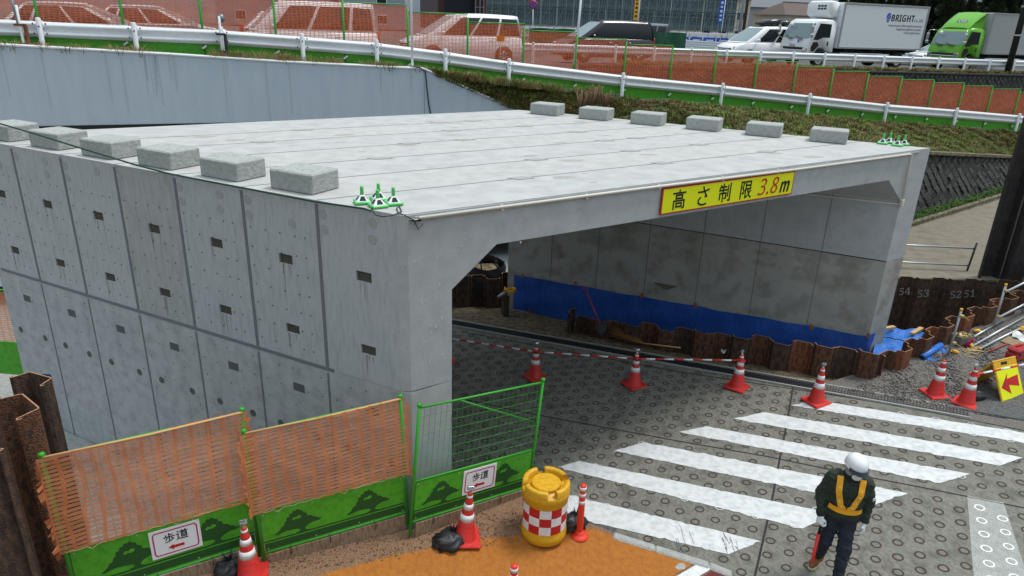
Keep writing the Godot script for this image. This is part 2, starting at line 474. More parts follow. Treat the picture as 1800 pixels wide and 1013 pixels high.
# bank toe: [t, front offset, y]
var TOE := [[7.22, 0.52, 5.42], [10.03, 0.52, 4.27], [14.0, 2.8, 3.4], [24.5, 3.3, 2.9], [28.0, 4.6, 2.9], [34.0, 6.6, 2.9], [46.0, 10.0, 2.6]]
func toe(t: float) -> Vector3:
	for i in TOE.size() - 1:
		if t <= TOE[i + 1][0] or i == TOE.size() - 2:
			var k: float = (t - TOE[i][0]) / (TOE[i + 1][0] - TOE[i][0])
			var p := GLP + GLD * t + GLN * lerpf(TOE[i][1], TOE[i + 1][1], k)
			p.y = lerpf(TOE[i][2], TOE[i + 1][2], k)
			return p
	return Vector3.ZERO
func bank_pt(t: float, s: float) -> Vector3:
	return gl(t, -0.1, 0.0).lerp(toe(t), s)

func ring_xf(p: Vector3, up_off := 0.004) -> Transform3D:
	var n := Vector3(-0.1, 1, 0).normalized()
	var x := Vector3(1, 0.1, 0).normalized()
	return Transform3D(Basis(x, n, x.cross(n)), p + n * up_off)

func build_road() -> void:
	var st := mb()
	# road sheet: inside the underpass and out to the near right; side towards the drain is the kerb of the drain
	var road_pts := []
	for p in [[-14.0, -21.9], [-1.7, -15.62], [7.87, -10.33], [9.6, -9.5], [22.0, -3.0], [22.0, 6.0], [-9.0, 6.0], [-9.0, -11.3]]:
		road_pts.append(Vector3(p[0], road_y(p[0]), p[1]))
	slab(st, road_pts, 0.4)
	var road := structure("road", st, M.conc_road)
	# joints cut in the slab
	st = mb()
	var n := Vector3(0, 0.003, 0)
	for j in [[[820, 703], [935, 728], [1200, 777], [1350, 803], [1480, 830], [1640, 861], [1800, 893]], [[1394, 680], [1384, 740], [1372, 800], [1355, 890], [1327, 1013]], [[820, 585], [1200, 655], [1400, 685], [1600, 716]]]:
		for i in j.size() - 1:
			var a := on_road(j[i][0], j[i][1]) + n
			var b := on_road(j[i + 1][0], j[i + 1][1]) + n
			var d := (b - a).normalized()
			var s := d.cross(UP) * 0.014
			quad(st, a - s, b - s, b + s, a + s)
	part("joint", st, M.joint_dark, road)
	# repaired strip with white painted rings
	st = mb()
	var pp := []
	for q in [[1700, 872], [1764, 884], [1806, 1013], [1826, 1060], [1716, 1060], [1710, 1000]]:
		pp.append(on_road(q[0], q[1]) + Vector3(0, 0.003, 0))
	slab(st, pp, 0.0)
	part("repair_patch", st, M.conc_patch, road)
	st = mb()
	pp = []
	for q in [[985, 903], [1085, 929], [1078, 951], [1000, 951]]:
		pp.append(on_road(q[0], q[1]) + Vector3(0, 0.003, 0))
	slab(st, pp, 0.0)
	part("asphalt_patch", st, M.asphalt, road)
	# painted stripes
	var stripes := [
		[[1390, 713], [1430, 704], [1800, 761], [1900, 777], [1900, 796], [1800, 779]],
		[[1290, 737], [1343, 725], [1798, 805], [1757, 819]],
		[[1194, 760], [1240, 750], [1705, 834], [1653, 850]],
		[[1078, 793], [1132, 778], [1596, 868], [1537, 888]],
		[[979, 822], [1018, 811], [1467, 904], [1411, 930]],
		[[960, 862], [1005, 872], [1338, 952], [1281, 975], [997, 908], [950, 890]]]
	var polys := []
	for s in stripes:
		var p2 := PackedVector2Array()
		for q in s:
			var w := on_road(q[0], q[1])
			p2.append(Vector2(w.x, w.z))
		polys.append(p2)
		# slightly ragged edge, as brushed-on road paint has
		var rag := PackedVector2Array()
		for i in p2.size():
			var a := p2[i]; var b := p2[(i + 1) % p2.size()]
			var k := maxi(1, int(a.distance_to(b) / 0.07))
			for j in k:
				var q := a.lerp(b, float(j) / k)
				var nn := (b - a).orthogonal().normalized()
				rag.append(q + nn * (rng.randf() - 0.5) * (0.012 if rng.randf() < 0.85 else 0.05))
		st = mb()
		var pts := []
		for q in rag: pts.append(Vector3(q.x, road_y(q.x) + 0.006, q.y))
		slab(st, pts, 0.0)
		part("zebra_stripe", st, M.paint_white, road)
	# tyre rubber scuffed on the stripe beside the footpath
	st = mb()
	for i in 18:
		var px := rng.randf_range(1185, 1300)
		var py := 918 + (px - 1185) * 0.25 + rng.randf_range(-2, 18)
		if rng.randf() < 0.5: px = [1190.0, 1196.0, 1272.0][i % 3] + rng.randf_range(-3, 3)
		var a := on_road(px, py) + n * 2.6
		var b := on_road(px + rng.randf_range(4, 12), py + rng.randf_range(10, 26)) + n * 2.6
		var s := Vector3(rng.randf_range(0.002, 0.007), 0, 0)
		quad(st, a - s, a + s, b + s, b - s)
	stuff(part("tyre_marks", st, mat("rubber_mark", C(112, 114, 116), 0.9), road))
	# pressed rings, triangular lattice of 0.29 m; phase differs on the two sides of the long joint
	var L := 0.2906
	var ang := deg_to_rad(4.0)
	var e1 := Vector2(cos(ang), -sin(ang))
	var e2 := Vector2(e1.y, -e1.x)
	e2 = Vector2(-sin(ang), -cos(ang))
	var rm := mb()
	annulus(rm, Transform3D.IDENTITY, 0.047, 0.067, 14)
	var ring_mesh := fin(rm)
	var rest := mb()
	var cand := []
	for side in 2:
		var ph := Vector2(17.839 * L, -27.416 * L) if side == 0 else Vector2(2.7375 * L, -45.2347 * L)
		for j in range(-70, 71):
			for i in range(-75, 76):
				var q: Vector2 = ph + e1 * (L * (i + (0.5 if posmod(j, 2) == 1 else 0.0))) + e2 * (L * 0.866 * j)
				# long joint through (0.45,-11.16) - (7.21,-8.02)
				var far_side := (q.y + 11.16) - (q.x - 0.45) * 0.4645 < 0.0
				if far_side != (side == 1): continue
				if absf((q.y + 11.16) - (q.x - 0.45) * 0.4645) < 0.1: continue
				# drain edge through (-1.45,-15.6) - (7.87,-10.36)
				if (q.y + 15.6) - (q.x + 1.45) * 0.562 < 0.28: continue
				# left wall of the underpass
				if (q - Vector2(-0.72, -7.77)).dot(Vector2(0.4447, -0.8957)) < 0.12 and q.y < -7.6: continue
				if q.x < -5.0 or q.x > 9.0 or q.y > -5.4: continue
				cand.append(q)
	# leave out rings hidden beneath the walkway
	var keep := []
	for q in cand:
		var w := Vector3(q.x, road_y(q.x), q.y)
		if q.y > -8.6 and q.x < 3.6:
			var a := on_road(1000, 905); var b := on_road(1245, 993)
			if (q.y - a.z) - (q.x - a.x) * (b.z - a.z) / (b.x - a.x) > -0.08: continue
		keep.append([w.distance_to(eye()), q])
	keep.sort_custom(func(a, b): return a[0] < b[0])
	var count := 0
	var crest := mb()
	for kq in keep:
		var q: Vector2 = kq[1]
		var w := Vector3(q.x, road_y(q.x), q.y)
		var on_paint := false
		for p2 in polys:
			if Geometry2D.is_point_in_polygon(q, p2): on_paint = true
		var scr := Vector2((w - eye()).dot(AX), (w - eye()).dot(AY)) / -(w - eye()).dot(AZ)
		var seen := absf(scr.x) * FPX < 930 and scr.y * FPX > -560
		var sxp := 900.0 + scr.x * FPX
		var syp := 506.5 - scr.y * FPX
		var whitened: bool = syp > 886 and sxp > 1708 + (syp - 880) * 0.1 and sxp < 1772 + (syp - 880) * 0.28
		var xf := ring_xf(w, 0.009 if on_paint else 0.005)
		xf = xf.rotated_local(UP, rng.randf() * TAU).scaled_local(Vector3.ONE * rng.randf_range(0.94, 1.05))
		if on_paint:
			annulus(crest, xf, 0.05, 0.064, 14)
		elif seen and count < 300:
			count += 1
			var o := part("groove_ring", ring_mesh, M.ring_white if whitened else M.ring, road)
			o.transform = xf
		else:
			annulus(rest, xf, 0.047, 0.067, 12)
	var o2 := part("groove_rings_far", rest, M.ring, road)
	stuff(o2)
	o2 = part("painted_over_rings", crest, M.paint_white, road)
	stuff(o2)

func ragged(pts: Array, step: float, amp: float) -> Array:
	var out := []
	for i in pts.size():
		var a: Vector3 = pts[i]; var b: Vector3 = pts[(i + 1) % pts.size()]
		var n := maxi(1, int(a.distance_to(b) / step))
		if a.distance_to(b) > 2.5: n = 1
		for j in n:
			var p := a.lerp(b, float(j) / n)
			var s := (b - a).cross(UP).normalized()
			out.append(p + s * (rng.randf() - 0.5) * amp)
	return out
func build_walkway() -> void:
	var a := on_road(1245, 993) + Vector3(0, 0.06, 0)
	var b := on_y(719, 940, 0.76)
	var c := Vector3(-4.3, 0.92, -5.6)
	WN = (b - a).cross(c - a).normalized()
	if WN.y < 0: WN = -WN
	WP = a
	var lift := Vector3(0, 0.005, 0)
	var st := mb()
	var edge := []
	for q in [[1000, 908], [1060, 928], [1090, 943], [1245, 993], [1330, 1030], [1480, 1090]]:
		edge.append(on_walk(q[0], q[1]))
	var pts := []
	for p in [[-9.0, -3.0], [-5.2, -5.05], [-4.4, -5.65], [-2.8, -6.62], [-1.15, -7.1], [0.42, -8.1], [0.75, -8.15]]:
		pts.append(Vector3(p[0], walk_y(p[0], p[1]), p[1]))
	pts.append_array(edge)
	for p in [[5.5, -3.5], [3.0, 2.0], [-9.0, 2.0]]:
		pts.append(Vector3(p[0], walk_y(p[0], p[1]), p[1]))
	slab(st, pts, 1.4)
	var walk := structure("footpath", st, M.mixed_gravel)
	# orange resin surface
	st = mb()
	pts = []
	for q in [[380, 1080], [560, 1012], [640, 990], [700, 975], [760, 963], [812, 953], [880, 944], [935, 939], [985, 932], [1012, 925], [1030, 927], [1078, 942], [1150, 969], [1218, 992], [1100, 1060], [700, 1200]]:
		pts.append(on_walk(q[0], q[1]) + lift)
	pts = ragged(pts, 0.06, 0.03)
	slab(st, pts, 0.0)
	part("orange_surface", st, M.orange_pave, walk)
	st = mb()
	pts = []
	for q in [[1228, 991], [1254, 999], [1150, 1060], [1110, 1060]]: pts.append(on_walk(q[0], q[1]) + lift * 1.6)
	slab(st, pts, 0.0)
	part("edge_line", st, M.paint_white, walk)
	st = mb()
	pts = []
	for q in [[1256, 1000], [1330, 1022], [1420, 1070], [1160, 1070]]: pts.append(on_walk(q[0], q[1]) + lift)
	slab(st, pts, 0.0)
	part("red_surface", st, M.red_pave, walk)
	st = mb()
	pts = []
	for q in [[1186, 1000], [1192, 993], [1200, 992], [1206, 997], [1203, 1003], [1192, 1004]]: pts.append(on_walk(q[0], q[1] - 1) + lift * 2.0)
	slab(st, pts, 0.0)
	part("resin_scuff", st, M.conc_patch, walk)
	# concrete kerb between footpath and road
	st = mb()
	var kq := [[1076, 941], [1150, 964], [1245, 994], [1330, 1028], [1480, 1088]]
	for i in kq.size() - 1:
		var p := on_walk(kq[i][0], kq[i][1]) + Vector3(0, -0.07, 0)
		var q := on_walk(kq[i + 1][0], kq[i + 1][1]) + Vector3(0, -0.07, 0)
		bar(st, p, q, 0.13, 0.18, Vector3.ZERO, 0.02)
	part("kerb", st, M.conc_patch, walk)
	# loose stones along the fence
	st = mb()
	for i in 900:
		var px := rng.randf_range(300, 930)
		var lo := 990 - (px - 450) * 0.115 if px > 450 else 1000.0
		var py := lo + rng.randf_range(-40, 22) - maxf(0.0, (px - 700) * 0.02)
		var p := on_walk(px, py)
		var s := rng.randf_range(0.008, 0.022)
		box(st, Transform3D(Basis.from_euler(Vector3(rng.randf() * 3, rng.randf() * 3, 0)), p + Vector3(0, s * 0.3, 0)), Vector3(s, s * 0.7, s * 1.2))
	var g := part("loose_stones", st, M.mixed_gravel, walk)
	stuff(g)

func build_ground() -> void:
	# deep floor below everything
	var st := mb()
	quad(st, Vector3(-500, -1.3, -26), Vector3(500, -1.3, -26), Vector3(500, -1.3, 300), Vector3(-500, -1.3, 300))
	structure("ground", st, M.dirt)
	st = mb()
	slab(st, [Vector3(-16, -0.42, -24), Vector3(2, -0.42, -24), Vector3(0.2, -0.42, -7.2), Vector3(-16, -0.42, -4)], 0.3)
	structure("pit_floor", st, M.conc_patch)
	# earth between drain and right wall of the underpass, falling towards the wall
	st = mb(true)
	grid(st, 34, 8, func(u: float, v: float):
		var a := Vector3(-3.6, road_y(-3.6), -16.9).lerp(Vector3(7.95, road_y(7.95), -10.52), u)
		var b := Vector3(-2.2, -0.46, -18.15).lerp(Vector3(7.3, 0.12, -13.1), u)
		var p := a.lerp(b, v)
		p.y += 0.03 * sin(u * 61.0 + v * 9.0) * v * (1.0 - v) + 0.05 * sin(v * PI) * (0.5 + 0.5 * sin(u * 17.0)) - 0.01
		return p)
	structure("earth_verge", st, M.dirt)
	# gravel to the right of the drain, out of the frame
	st = mb(true)
	grid(st, 40, 24, func(u: float, v: float):
		var a := Vector3(5.6, 0, -11.55).lerp(Vector3(12.0, 0, -7.7), u)
		var b := Vector3(7.0, 0, -12.15).lerp(Vector3(17.0, 0, -17.6), u)
		var p := a.lerp(b, v)
		p.y = road_y(p.x) + 0.012 + 0.02 * sin(p.x * 7.3 + p.z * 3.1) * sin(v * PI) * sin(u * PI)
		return p)
	structure("gravel_yard", st, M.gravel)
	st = mb(true)
	for i in 5200:
		var px := rng.randf_range(1480, 1800)
		var py := rng.randf_range(575, 715)
		if py < 665 - (px - 1540) * 0.46 or py > 697 + (px - 1540) * 0.17: continue
		var p := on_road(px, py)
		var s := rng.randf_range(0.012, 0.034)
		box(st, Transform3D(Basis.from_euler(Vector3(rng.randf() * 3, rng.randf() * 3, rng.randf())), p + Vector3(0, 0.018, 0)), Vector3(s, s * 0.7, s * 1.2))
	var g := structure("gravel_stones", st, M.gravel)
	stuff(g)
	# asphalt apron
	st = mb()
	var pts := []
	for q in [[1690, 722], [1716, 690], [1760, 664], [1800, 655], [1960, 640], [1960, 800], [1800, 741]]: pts.append(on_road(q[0], q[1]) + Vector3(0, 0.03, 0))
	slab(st, pts, 0.02)
	structure("asphalt_apron", st, M.asphalt)
	# floor of the pit behind the underpass corner, pale earth terrace behind the numbered piles
	st = mb()
	slab(st, [Vector3(2.0, -0.3, -16.2), Vector3(16, -0.3, -16.2), Vector3(16, -0.3, -15.0), Vector3(7.0, -0.3, -12.0)], 0.3)
	structure("trench_floor", st, M.dirt)
	st = mb(true)
	grid(st, 20, 16, func(u: float, v: float):
		var a := Vector3(3.0, 1.15, -16.3).lerp(Vector3(24.0, 1.25, -16.3), u)
		var b := (LWA - (LWB - LWA) * 0.25).lerp(LWB + (LWB - LWA) * 0.2, u)
		b.y = 1.2
		var p := a.lerp(b, v)
		p.y += 0.012 * sin(u * 13.0 + 1.0) * sin(v * 5.0)
		return p)
	structure("earth_terrace", st, M.dirt_pale)
	# upper ramp behind the guardrail and the main road
	st = mb(true)
	grid(st, 60, 6, func(u: float, v: float):
		var p := gl(lerpf(-14.0, 50.0, u), lerpf(0.15, -7.2, v), 0.0)
		if v > 0.2: p.y = minf(p.y, main_y(p.x) - 0.02)
		return p)
	structure("ramp_road", st, M.asphalt)
	st = mb()
	var far_pts := []
	for t in [-14.0, 10.0, 34.0, 60.0]:
		var p: Vector3 = GLP + GLD * t - GLN * 7.0
		p.y = main_y(p.x)
		far_pts.append(p)
	for p in [[420.0, -60.0], [420.0, -700.0], [-420.0, -700.0], [-420.0, -10.0], [-60.0, -8.0]]:
		far_pts.append(Vector3(p[0], clampf(main_y(p[0]), 4.6, 5.6), p[1]))
	slab(st, far_pts, 0.0)
	structure("main_road", st, M.asphalt)
	# grass verge above the upper block wall
	st = mb(true)
	grid(st, 40, 3, func(u: float, v: float):
		var p := GLP + GLD * lerpf(18.0, 56.0, u) - GLN * lerpf(7.05, 8.9, v)
		p.y = main_y(p.x) + 0.03 + 0.06 * sin(v * PI)
		return p)
	structure("grass_verge", st, M.grass_soil)
	# bank between guardrail and underpass
	st = mb(true)
	grid(st, 90, 10, func(u: float, v: float):
		var t := lerpf(7.22, 46.0, u)
		var p := bank_pt(t, v)
		p.y += 0.05 * sin(t * 5.1) * sin(v * PI) + 0.06 * sin(v * PI)
		return p)
	structure("grass_bank", st, M.grass_soil)
	st = mb(true)
	grid(st, 40, 2, func(u: float, v: float):
		var p := gl(lerpf(-14.0, 7.4, u), lerpf(0.15, 0.5, v), 0.0)
		p.y = minf(p.y, ret_top(lerpf(-14.0, 7.4, u)) - 0.03)
		return p)
	structure("planting_strip", st, M.grass_soil)

# ---- retaining wall beside the ramp
var RW_PX := [[-160, 71], [0, 80], [300, 97], [500, 110], [745, 122], [905, 193]]
var rw := []
func rw_setup() -> void:
	var p0 := GLP + GLN * 0.5
	for q in RW_PX:
		var p := on_vert(q[0], q[1], p0, GLD)
		rw.append(Vector2((p - p0).dot(GLD), p.y))
	rw.push_front(Vector2(-16.0, rw[0].y + 0.35))
func ret_top(t: float) -> float:
	for i in rw.size() - 1:
		if t <= rw[i + 1].x: return lerpf(rw[i].y, rw[i + 1].y, (t - rw[i].x) / (rw[i + 1].x - rw[i].x))
	return rw[-1].y
func build_retaining() -> void:
	var o := thing("retaining_wall", "long pale blue-grey painted concrete retaining wall below the guardrail", "wall")
	var p0 := GLP + GLN * 0.5
	var xf := Transform3D(Basis(GLD, UP, GLN), p0)
	var kink: float = rw[5].x
	var poly := PackedVector2Array()
	for i in 6: poly.append(rw[i])
	poly.append(Vector2(kink - 0.01, 0.1)); poly.append(Vector2(-16.0, 0.1))
	var st := mb()
	prism(st, Transform3D(xf.basis, xf.origin - GLN * 0.3), poly, 0.3)
	part("wall_panel", st, M.ret_wall, o)
	st = mb()
	prism(st, Transform3D(xf.basis, xf.origin - GLN * 0.3), PackedVector2Array([Vector2(kink + 0.01, 0.1), Vector2(kink + 0.01, rw[5].y - 0.005), rw[6], Vector2(rw[6].x + 0.5, rw[6].y - 0.3), Vector2(rw[6].x + 2.5, 0.1)]), 0.3)
	part("wall_panel", st, M.ret_wall, o)
	st = mb()
	for i in range(0, rw.size() - 1):
		var a: Vector3 = xf * Vector3(rw[i].x, rw[i].y + 0.015, -0.14)
		var b: Vector3 = xf * Vector3(rw[i + 1].x, rw[i + 1].y + 0.015, -0.14)
		bar(st, a, b, 0.34, 0.05, GLN, 0.012)
	part("coping", st, M.white, o)
	# weathered base course, seen through the underpass
	st = mb()
	prism(st, Transform3D(xf.basis, xf.origin + GLN * 0.001), PackedVector2Array([Vector2(2, -1.2), Vector2(2, -0.36), Vector2(5.0, -0.40), Vector2(8.0, -0.44), Vector2(9.0, -0.42), Vector2(9.6, -0.44), Vector2(14, -0.4), Vector2(14, -1.2)]), 0.12)
	part("base_course", st, M.old_conc, o)
	st = mb()
	for i in 26:
		var t := rng.randf_range(-4.0, 9.0) if i > 8 else rng.randf_range(0.0, 0.9)
		var tp := ret_top(t) - 0.03
		var l := rng.randf_range(0.3, 1.5)
		var w := rng.randf_range(0.006, 0.03)
		var q := xf * Vector3(t, tp, 0.003)
		quad(st, q - GLD * w, q + GLD * w, q + GLD * w * 0.5 - UP * l, q - GLD * w * 0.6 - UP * l)
	stuff(part("water_streaks", st, M.streak, o))
	# flat black band laid on the wall face below the culvert roof level
	st = mb()
	prism(st, Transform3D(xf.basis, xf.origin + GLN * 0.001), PackedVector2Array([Vector2(-16, 2.2), Vector2(-16, 4.06), Vector2(4.8, 4.06), Vector2(5.6, 3.9), Vector2(5.6, 2.2)]), 0.012)
	part("black_band", st, M.black, o)
	st = mb(true)
	var hose := []
	for q in [[723, 116], [738, 119], [748, 126], [750, 150], [753, 178], [757, 201]]:
		hose.append(on_vert(q[0], q[1], p0 + GLN * 0.03, GLD))
	tube(st, hose, 0.018, 6)
	var h := part("hose", st, mat("hose_blue", C(38, 48, 84), 0.5), self)
	tag(h, "thin dark blue hose hanging down the grey retaining wall joint", "hose")

# ---- guardrails: W-beam on posts
func wbeam(st: SurfaceTool, a: Vector3, b: Vector3, side: Vector3) -> void:
	# profile (outwards, up)
	var prof := [Vector2(0.0, 0.0), Vector2(0.035, 0.035), Vector2(0.075, 0.06), Vector2(0.075, 0.10), Vector2(0.02, 0.145), Vector2(0.02, 0.205), Vector2(0.075, 0.25), Vector2(0.075, 0.29), Vector2(0.035, 0.315), Vector2(0.0, 0.35)]
	for i in prof.size() - 1:
		var p0: Vector2 = prof[i]; var p1: Vector2 = prof[i + 1]
		quad(st, a + side * p0.x + UP * p0.y, b + side * p0.x + UP * p0.y, b + side * p1.x + UP * p1.y, a + side * p1.x + UP * p1.y)
func post_mesh(h: float) -> ArrayMesh:
	var st := mb(true)
	lathe(st, Transform3D.IDENTITY, [Vector2(0.057, -0.4), Vector2(0.057, h), Vector2(0.045, h + 0.018), Vector2(0, h + 0.022)], 12)
	return fin(st)
func build_guardrails() -> void:
	var o := thing("guardrail", "long white steel guardrail running down the bank in front of the orange net fence", "guardrail")
	var pm := post_mesh(0.78)
	var bolt := mb()
	for k in [[-0.13, 0.66], [0.13, 0.66], [-0.13, 0.44], [0.13, 0.44], [0.0, 0.60]]:
		lathe(bolt, Transform3D(Basis(GLD, GLN, -UP), GLD * k[0] + UP * (k[1]) + (GLN * 0.06 if k[0] == 0.0 else GLN * -0.02)), [Vector2(0.0, 0.012), Vector2(0.02, 0.01), Vector2(0.02, 0.0)], 8)
	var bolt_mesh := fin(bolt)
	var ts := [-10.0, -8.0, -6.0, -4.0, -2.0, 0.0, 2.0, 4.0, 6.0, 8.0, 10.0, 14.0, 18.0, 22.0, 26.0, 30.0, 34.0, 38.0, 42.0]
	for i in ts.size():
		var t: float = ts[i]
		var p := gl(t, 0.0, 0.0)
		var po := part("post", pm, M.galv, o)
		po.position = p
		var bo := part("bolts", bolt_mesh, M.ink, po)
		bo.position = Vector3.ZERO
		if i + 1 < ts.size():
			var st := mb(true)
			wbeam(st, gl(t - 0.05, -0.13, 0.36), gl(ts[i + 1] - 0.05, -0.13, 0.36), GLN * 1.0)
			part("beam", st, M.galv, o)
			st = mb()
			for k in [0.02]:
				bar(st, gl(t + k, -0.15, 0.45), gl(t + k, 0.0, 0.45), 0.1, 0.12)
				bar(st, gl(t + k, -0.15, 0.62), gl(t + k, 0.0, 0.62), 0.1, 0.12)
			part("bracket", st, M.galv, o)
	# two reflector marker posts strapped to the guardrail
	for q in [[50, 0.4, "rusty"], [388, 1.98, "white"]]:
		var t: float = -2.35 if q[0] == 50 else 1.98
		var mk := thing("delineator_marker", "white marker post strapped with a %s clamp, %s" % [["rusty double", "round grey disc on top"][0 if q[0] == 50 else 1], "beside dry grass at the guardrail end" if q[0] == 50 else "on the guardrail"] if false else ("short white marker post in a rusty clamp on the guardrail" if q[0] == 50 else "white marker post with round grey reflector disc on the guardrail"), "marker post", gl(t, 0.16, 0.0))
		var st := mb(true)
		tube(st, [Vector3(0, -0.2, 0), Vector3(0.0, 1.05, 0)], 0.03, 10)
		part("post", st, M.galv, mk)
		st = mb()
		bar(st, Vector3(0, 0.62, 0) - GLD * 0.12, Vector3(0, 0.62, 0) + GLD * 0.12, 0.08, 0.05)
		bar(st, Vector3(0, 0.2, 0) - GLD * 0.12, Vector3(0, 0.2, 0) + GLD * 0.12, 0.08, 0.05)
		bar(st, Vector3(0, 0.2, 0) + GLD * 0.1, Vector3(0, 0.62, 0) + GLD * 0.1, 0.07, 0.06)
		part("clamp", st, M.rust_orange if q[0] == 50 else M.dark_metal, mk)
		st = mb(true)
		if q[0] == 388:
			lathe(st, Transform3D(Basis(GLD, GLN, -UP), Vector3(0, 1.0, 0) + GLD * 0.04 - GLN * 0.03), [Vector2(0, -0.01), Vector2(0.1, -0.01), Vector2(0.1, 0.01), Vector2(0, 0.01)], 18)
			part("reflector_disc", st, M.car_grey, mk)
		else:
			tube(st, [Vector3(-0.03, 0.6, 0), Vector3(-0.08, 1.22, 0)], 0.034, 10)
			part("sleeve", st, M.car_grey, mk)
	# second guardrail along the main road
	o = thing("guardrail", "white steel guardrail beside the lorries above the dark block wall", "guardrail")
	var pm2 := post_mesh(0.8)
	var d2 := Vector3(0.9307, 0, -0.3657)
	var n2 := Vector3(0.3657, 0, 0.9307)
	var base := Vector3(9.85, 0, -35.14)
	for i in range(-7, 14):
		var p := base + d2 * (2.0 * i)
		p.y = main_y(p.x) + 0.0
		var po := part("post", pm2, M.galv, o)
		po.position = p
		var q := base + d2 * (2.0 * i + 2.0)
		q.y = main_y(q.x)
		var st := mb(true)
		wbeam(st, p - n2 * 0.14 + UP * 0.42, q - n2 * 0.14 + UP * 0.42, n2)
		part("beam", st, M.galv, o)
		st = mb()
		bar(st, p + UP * 0.6 - n2 * 0.14, p + UP * 0.6, 0.1, 0.2)
		part("bracket", st, M.galv, o)

# ---- fence panels with netting. Panel origin = base of its left post, panel runs along +x, front is +z
func net_mesh(w: float, y0: float, y1: float, bands: int, rows: int, band_w: float, gap: float, wob: float, seed_: int, zoff := 0.03, which := 3) -> ArrayMesh:
	# which: 1 = upright bands, 2 = cross strips, 3 = both
	var r := RandomNumberGenerator.new()
	r.seed = seed_
	var n := FastNoiseLite.new()
	n.seed = seed_
	n.frequency = 0.9
	var f := func(x: float, y: float) -> Vector3:
		var k := n.get_noise_2d(x, y)
		return Vector3(x + wob * 1.5 * n.get_noise_2d(x + 9.0, y * 0.9) * minf(1.0, minf(x, w - x) * 6.0), y + wob * 0.7 * n.get_noise_2d(x * 0.8, y + 30.0), zoff + wob * k)
	var st := mb(true)
	var pitch := (y1 - y0) / rows
	var bp := w / bands
	if which & 1:
		for b in bands + 1:
			var xc := bp * b
			for j in rows:
				var ya := y0 + pitch * j
				quad(st, f.call(maxf(0.0, xc - band_w * 0.5), ya), f.call(minf(w, xc + band_w * 0.5), ya), f.call(minf(w, xc + band_w * 0.5), ya + pitch), f.call(maxf(0.0, xc - band_w * 0.5), ya + pitch))
	if which & 2:
		for b in bands:
			var xa := bp * b + band_w * 0.5
			var xb := bp * (b + 1) - band_w * 0.5
			for j in rows:
				var g := gap * r.randf_range(0.5, 1.3)
				var ya := y0 + pitch * j + g * 0.5
				var yb := y0 + pitch * (j + 1) - gap * r.randf_range(0.5, 1.3) * 0.5
				var xm := (xa + xb) * 0.5
				quad(st, f.call(xa, ya - g * 0.2), f.call(xm, ya), f.call(xm, yb), f.call(xa, yb))
				quad(st, f.call(xm, ya), f.call(xb, ya - g * 0.2), f.call(xb, yb), f.call(xm, yb))
	return fin(st)
var panel_proto := {}
func far_panel(at: Vector3, turn: float, label: String, group: String) -> Node3D:
	if panel_proto.has("far"):
		return copy_of(panel_proto.far, label, at, turn, group)
	var o := thing("net_fence_panel", label, "fence panel", at, turn, group)
	var st := mb(true)
	tube(st, [Vector3(0, -0.25, 0), Vector3(0, 1.86, 0)], 0.03, 8)
	part("post", st, M.green, o)
	st = mb(true)
	tube(st, [Vector3(0, 1.76, 0), Vector3(1.8, 1.76, 0)], 0.017, 6)
	part("top_rail", st, M.green, o)
	st = mb(true)
	tube(st, [Vector3(0, 0.55, 0), Vector3(1.8, 0.55, 0)], 0.02, 6)
	part("middle_rail", st, M.green, o)
	st = mb()
	box(st, T(Vector3(0.9, 0.30, 0)), Vector3(1.76, 0.50, 0.012))
	part("green_board", st, M.green_panel, o)
	st = mb()
	box(st, T(Vector3(0.9, -0.06, -0.02)), Vector3(1.7, 0.2, 0.012))
	part("base_board", st, M.grey_blue, o)
	part("net", net_mesh(1.8, 0.56, 1.74, 16, 30, 0.022, 0.016, 0.03, 3, -0.04), M.net_far, o)
	st = mb()
	box(st, T(Vector3(0.02, 0.74, 0.03)).rotated_local(Vector3.BACK, 0.1), Vector3(0.16, 0.045, 0.08), 0.01)
	box(st, T(Vector3(0.0, 0.33, 0.09)).rotated_local(Vector3.BACK, 0.6), Vector3(0.13, 0.045, 0.04), 0.01)
	part("tie_plate", st, M.galv, o)
	panel_proto.far = o
	return o
func build_net_fence() -> void:
	var turn := atan2(0.3839, 0.9234)
	for i in range(-4, 25):
		var t := 0.02 + 1.8 * i + (-9.847 + 9.56) * 0.92
		var y := gl_top(t + 0.9) - 0.78
		var p := gl(t, -0.24, 0.0)
		p.y = y - 0.02
		far_panel(p, turn, "green-framed panel with orange net standing along the guardrail on the bank", "orange net fence panels along the guardrail")
	# one panel with net in the excavation beyond the end of the culvert's left wall
	var e := thing("net_fence_panel", "green fence panel with brownish orange net beyond the far end of the culvert wall", "fence panel", Vector3(-10.9, 0.1, -12.0), -0.1)
	var st := mb(true)
	tube(st, [Vector3(1.8, -0.25, 0), Vector3(1.8, 1.86, 0)], 0.035, 8)
	part("post", st, M.green, e)
	st = mb(true)
	tube(st, [Vector3(0, 1.76, 0), Vector3(1.8, 1.76, 0)], 0.02, 6)
	part("top_rail", st, M.green, e)
	st = mb()
	box(st, T(Vector3(0.9, 0.35, 0)), Vector3(1.76, 0.70, 0.02))
	part("green_board", st, M.green_panel, e)
	part("net", net_mesh(1.8, 0.72, 1.74, 12, 26, 0.03, 0.012, 0.02, 8), M.net, e)

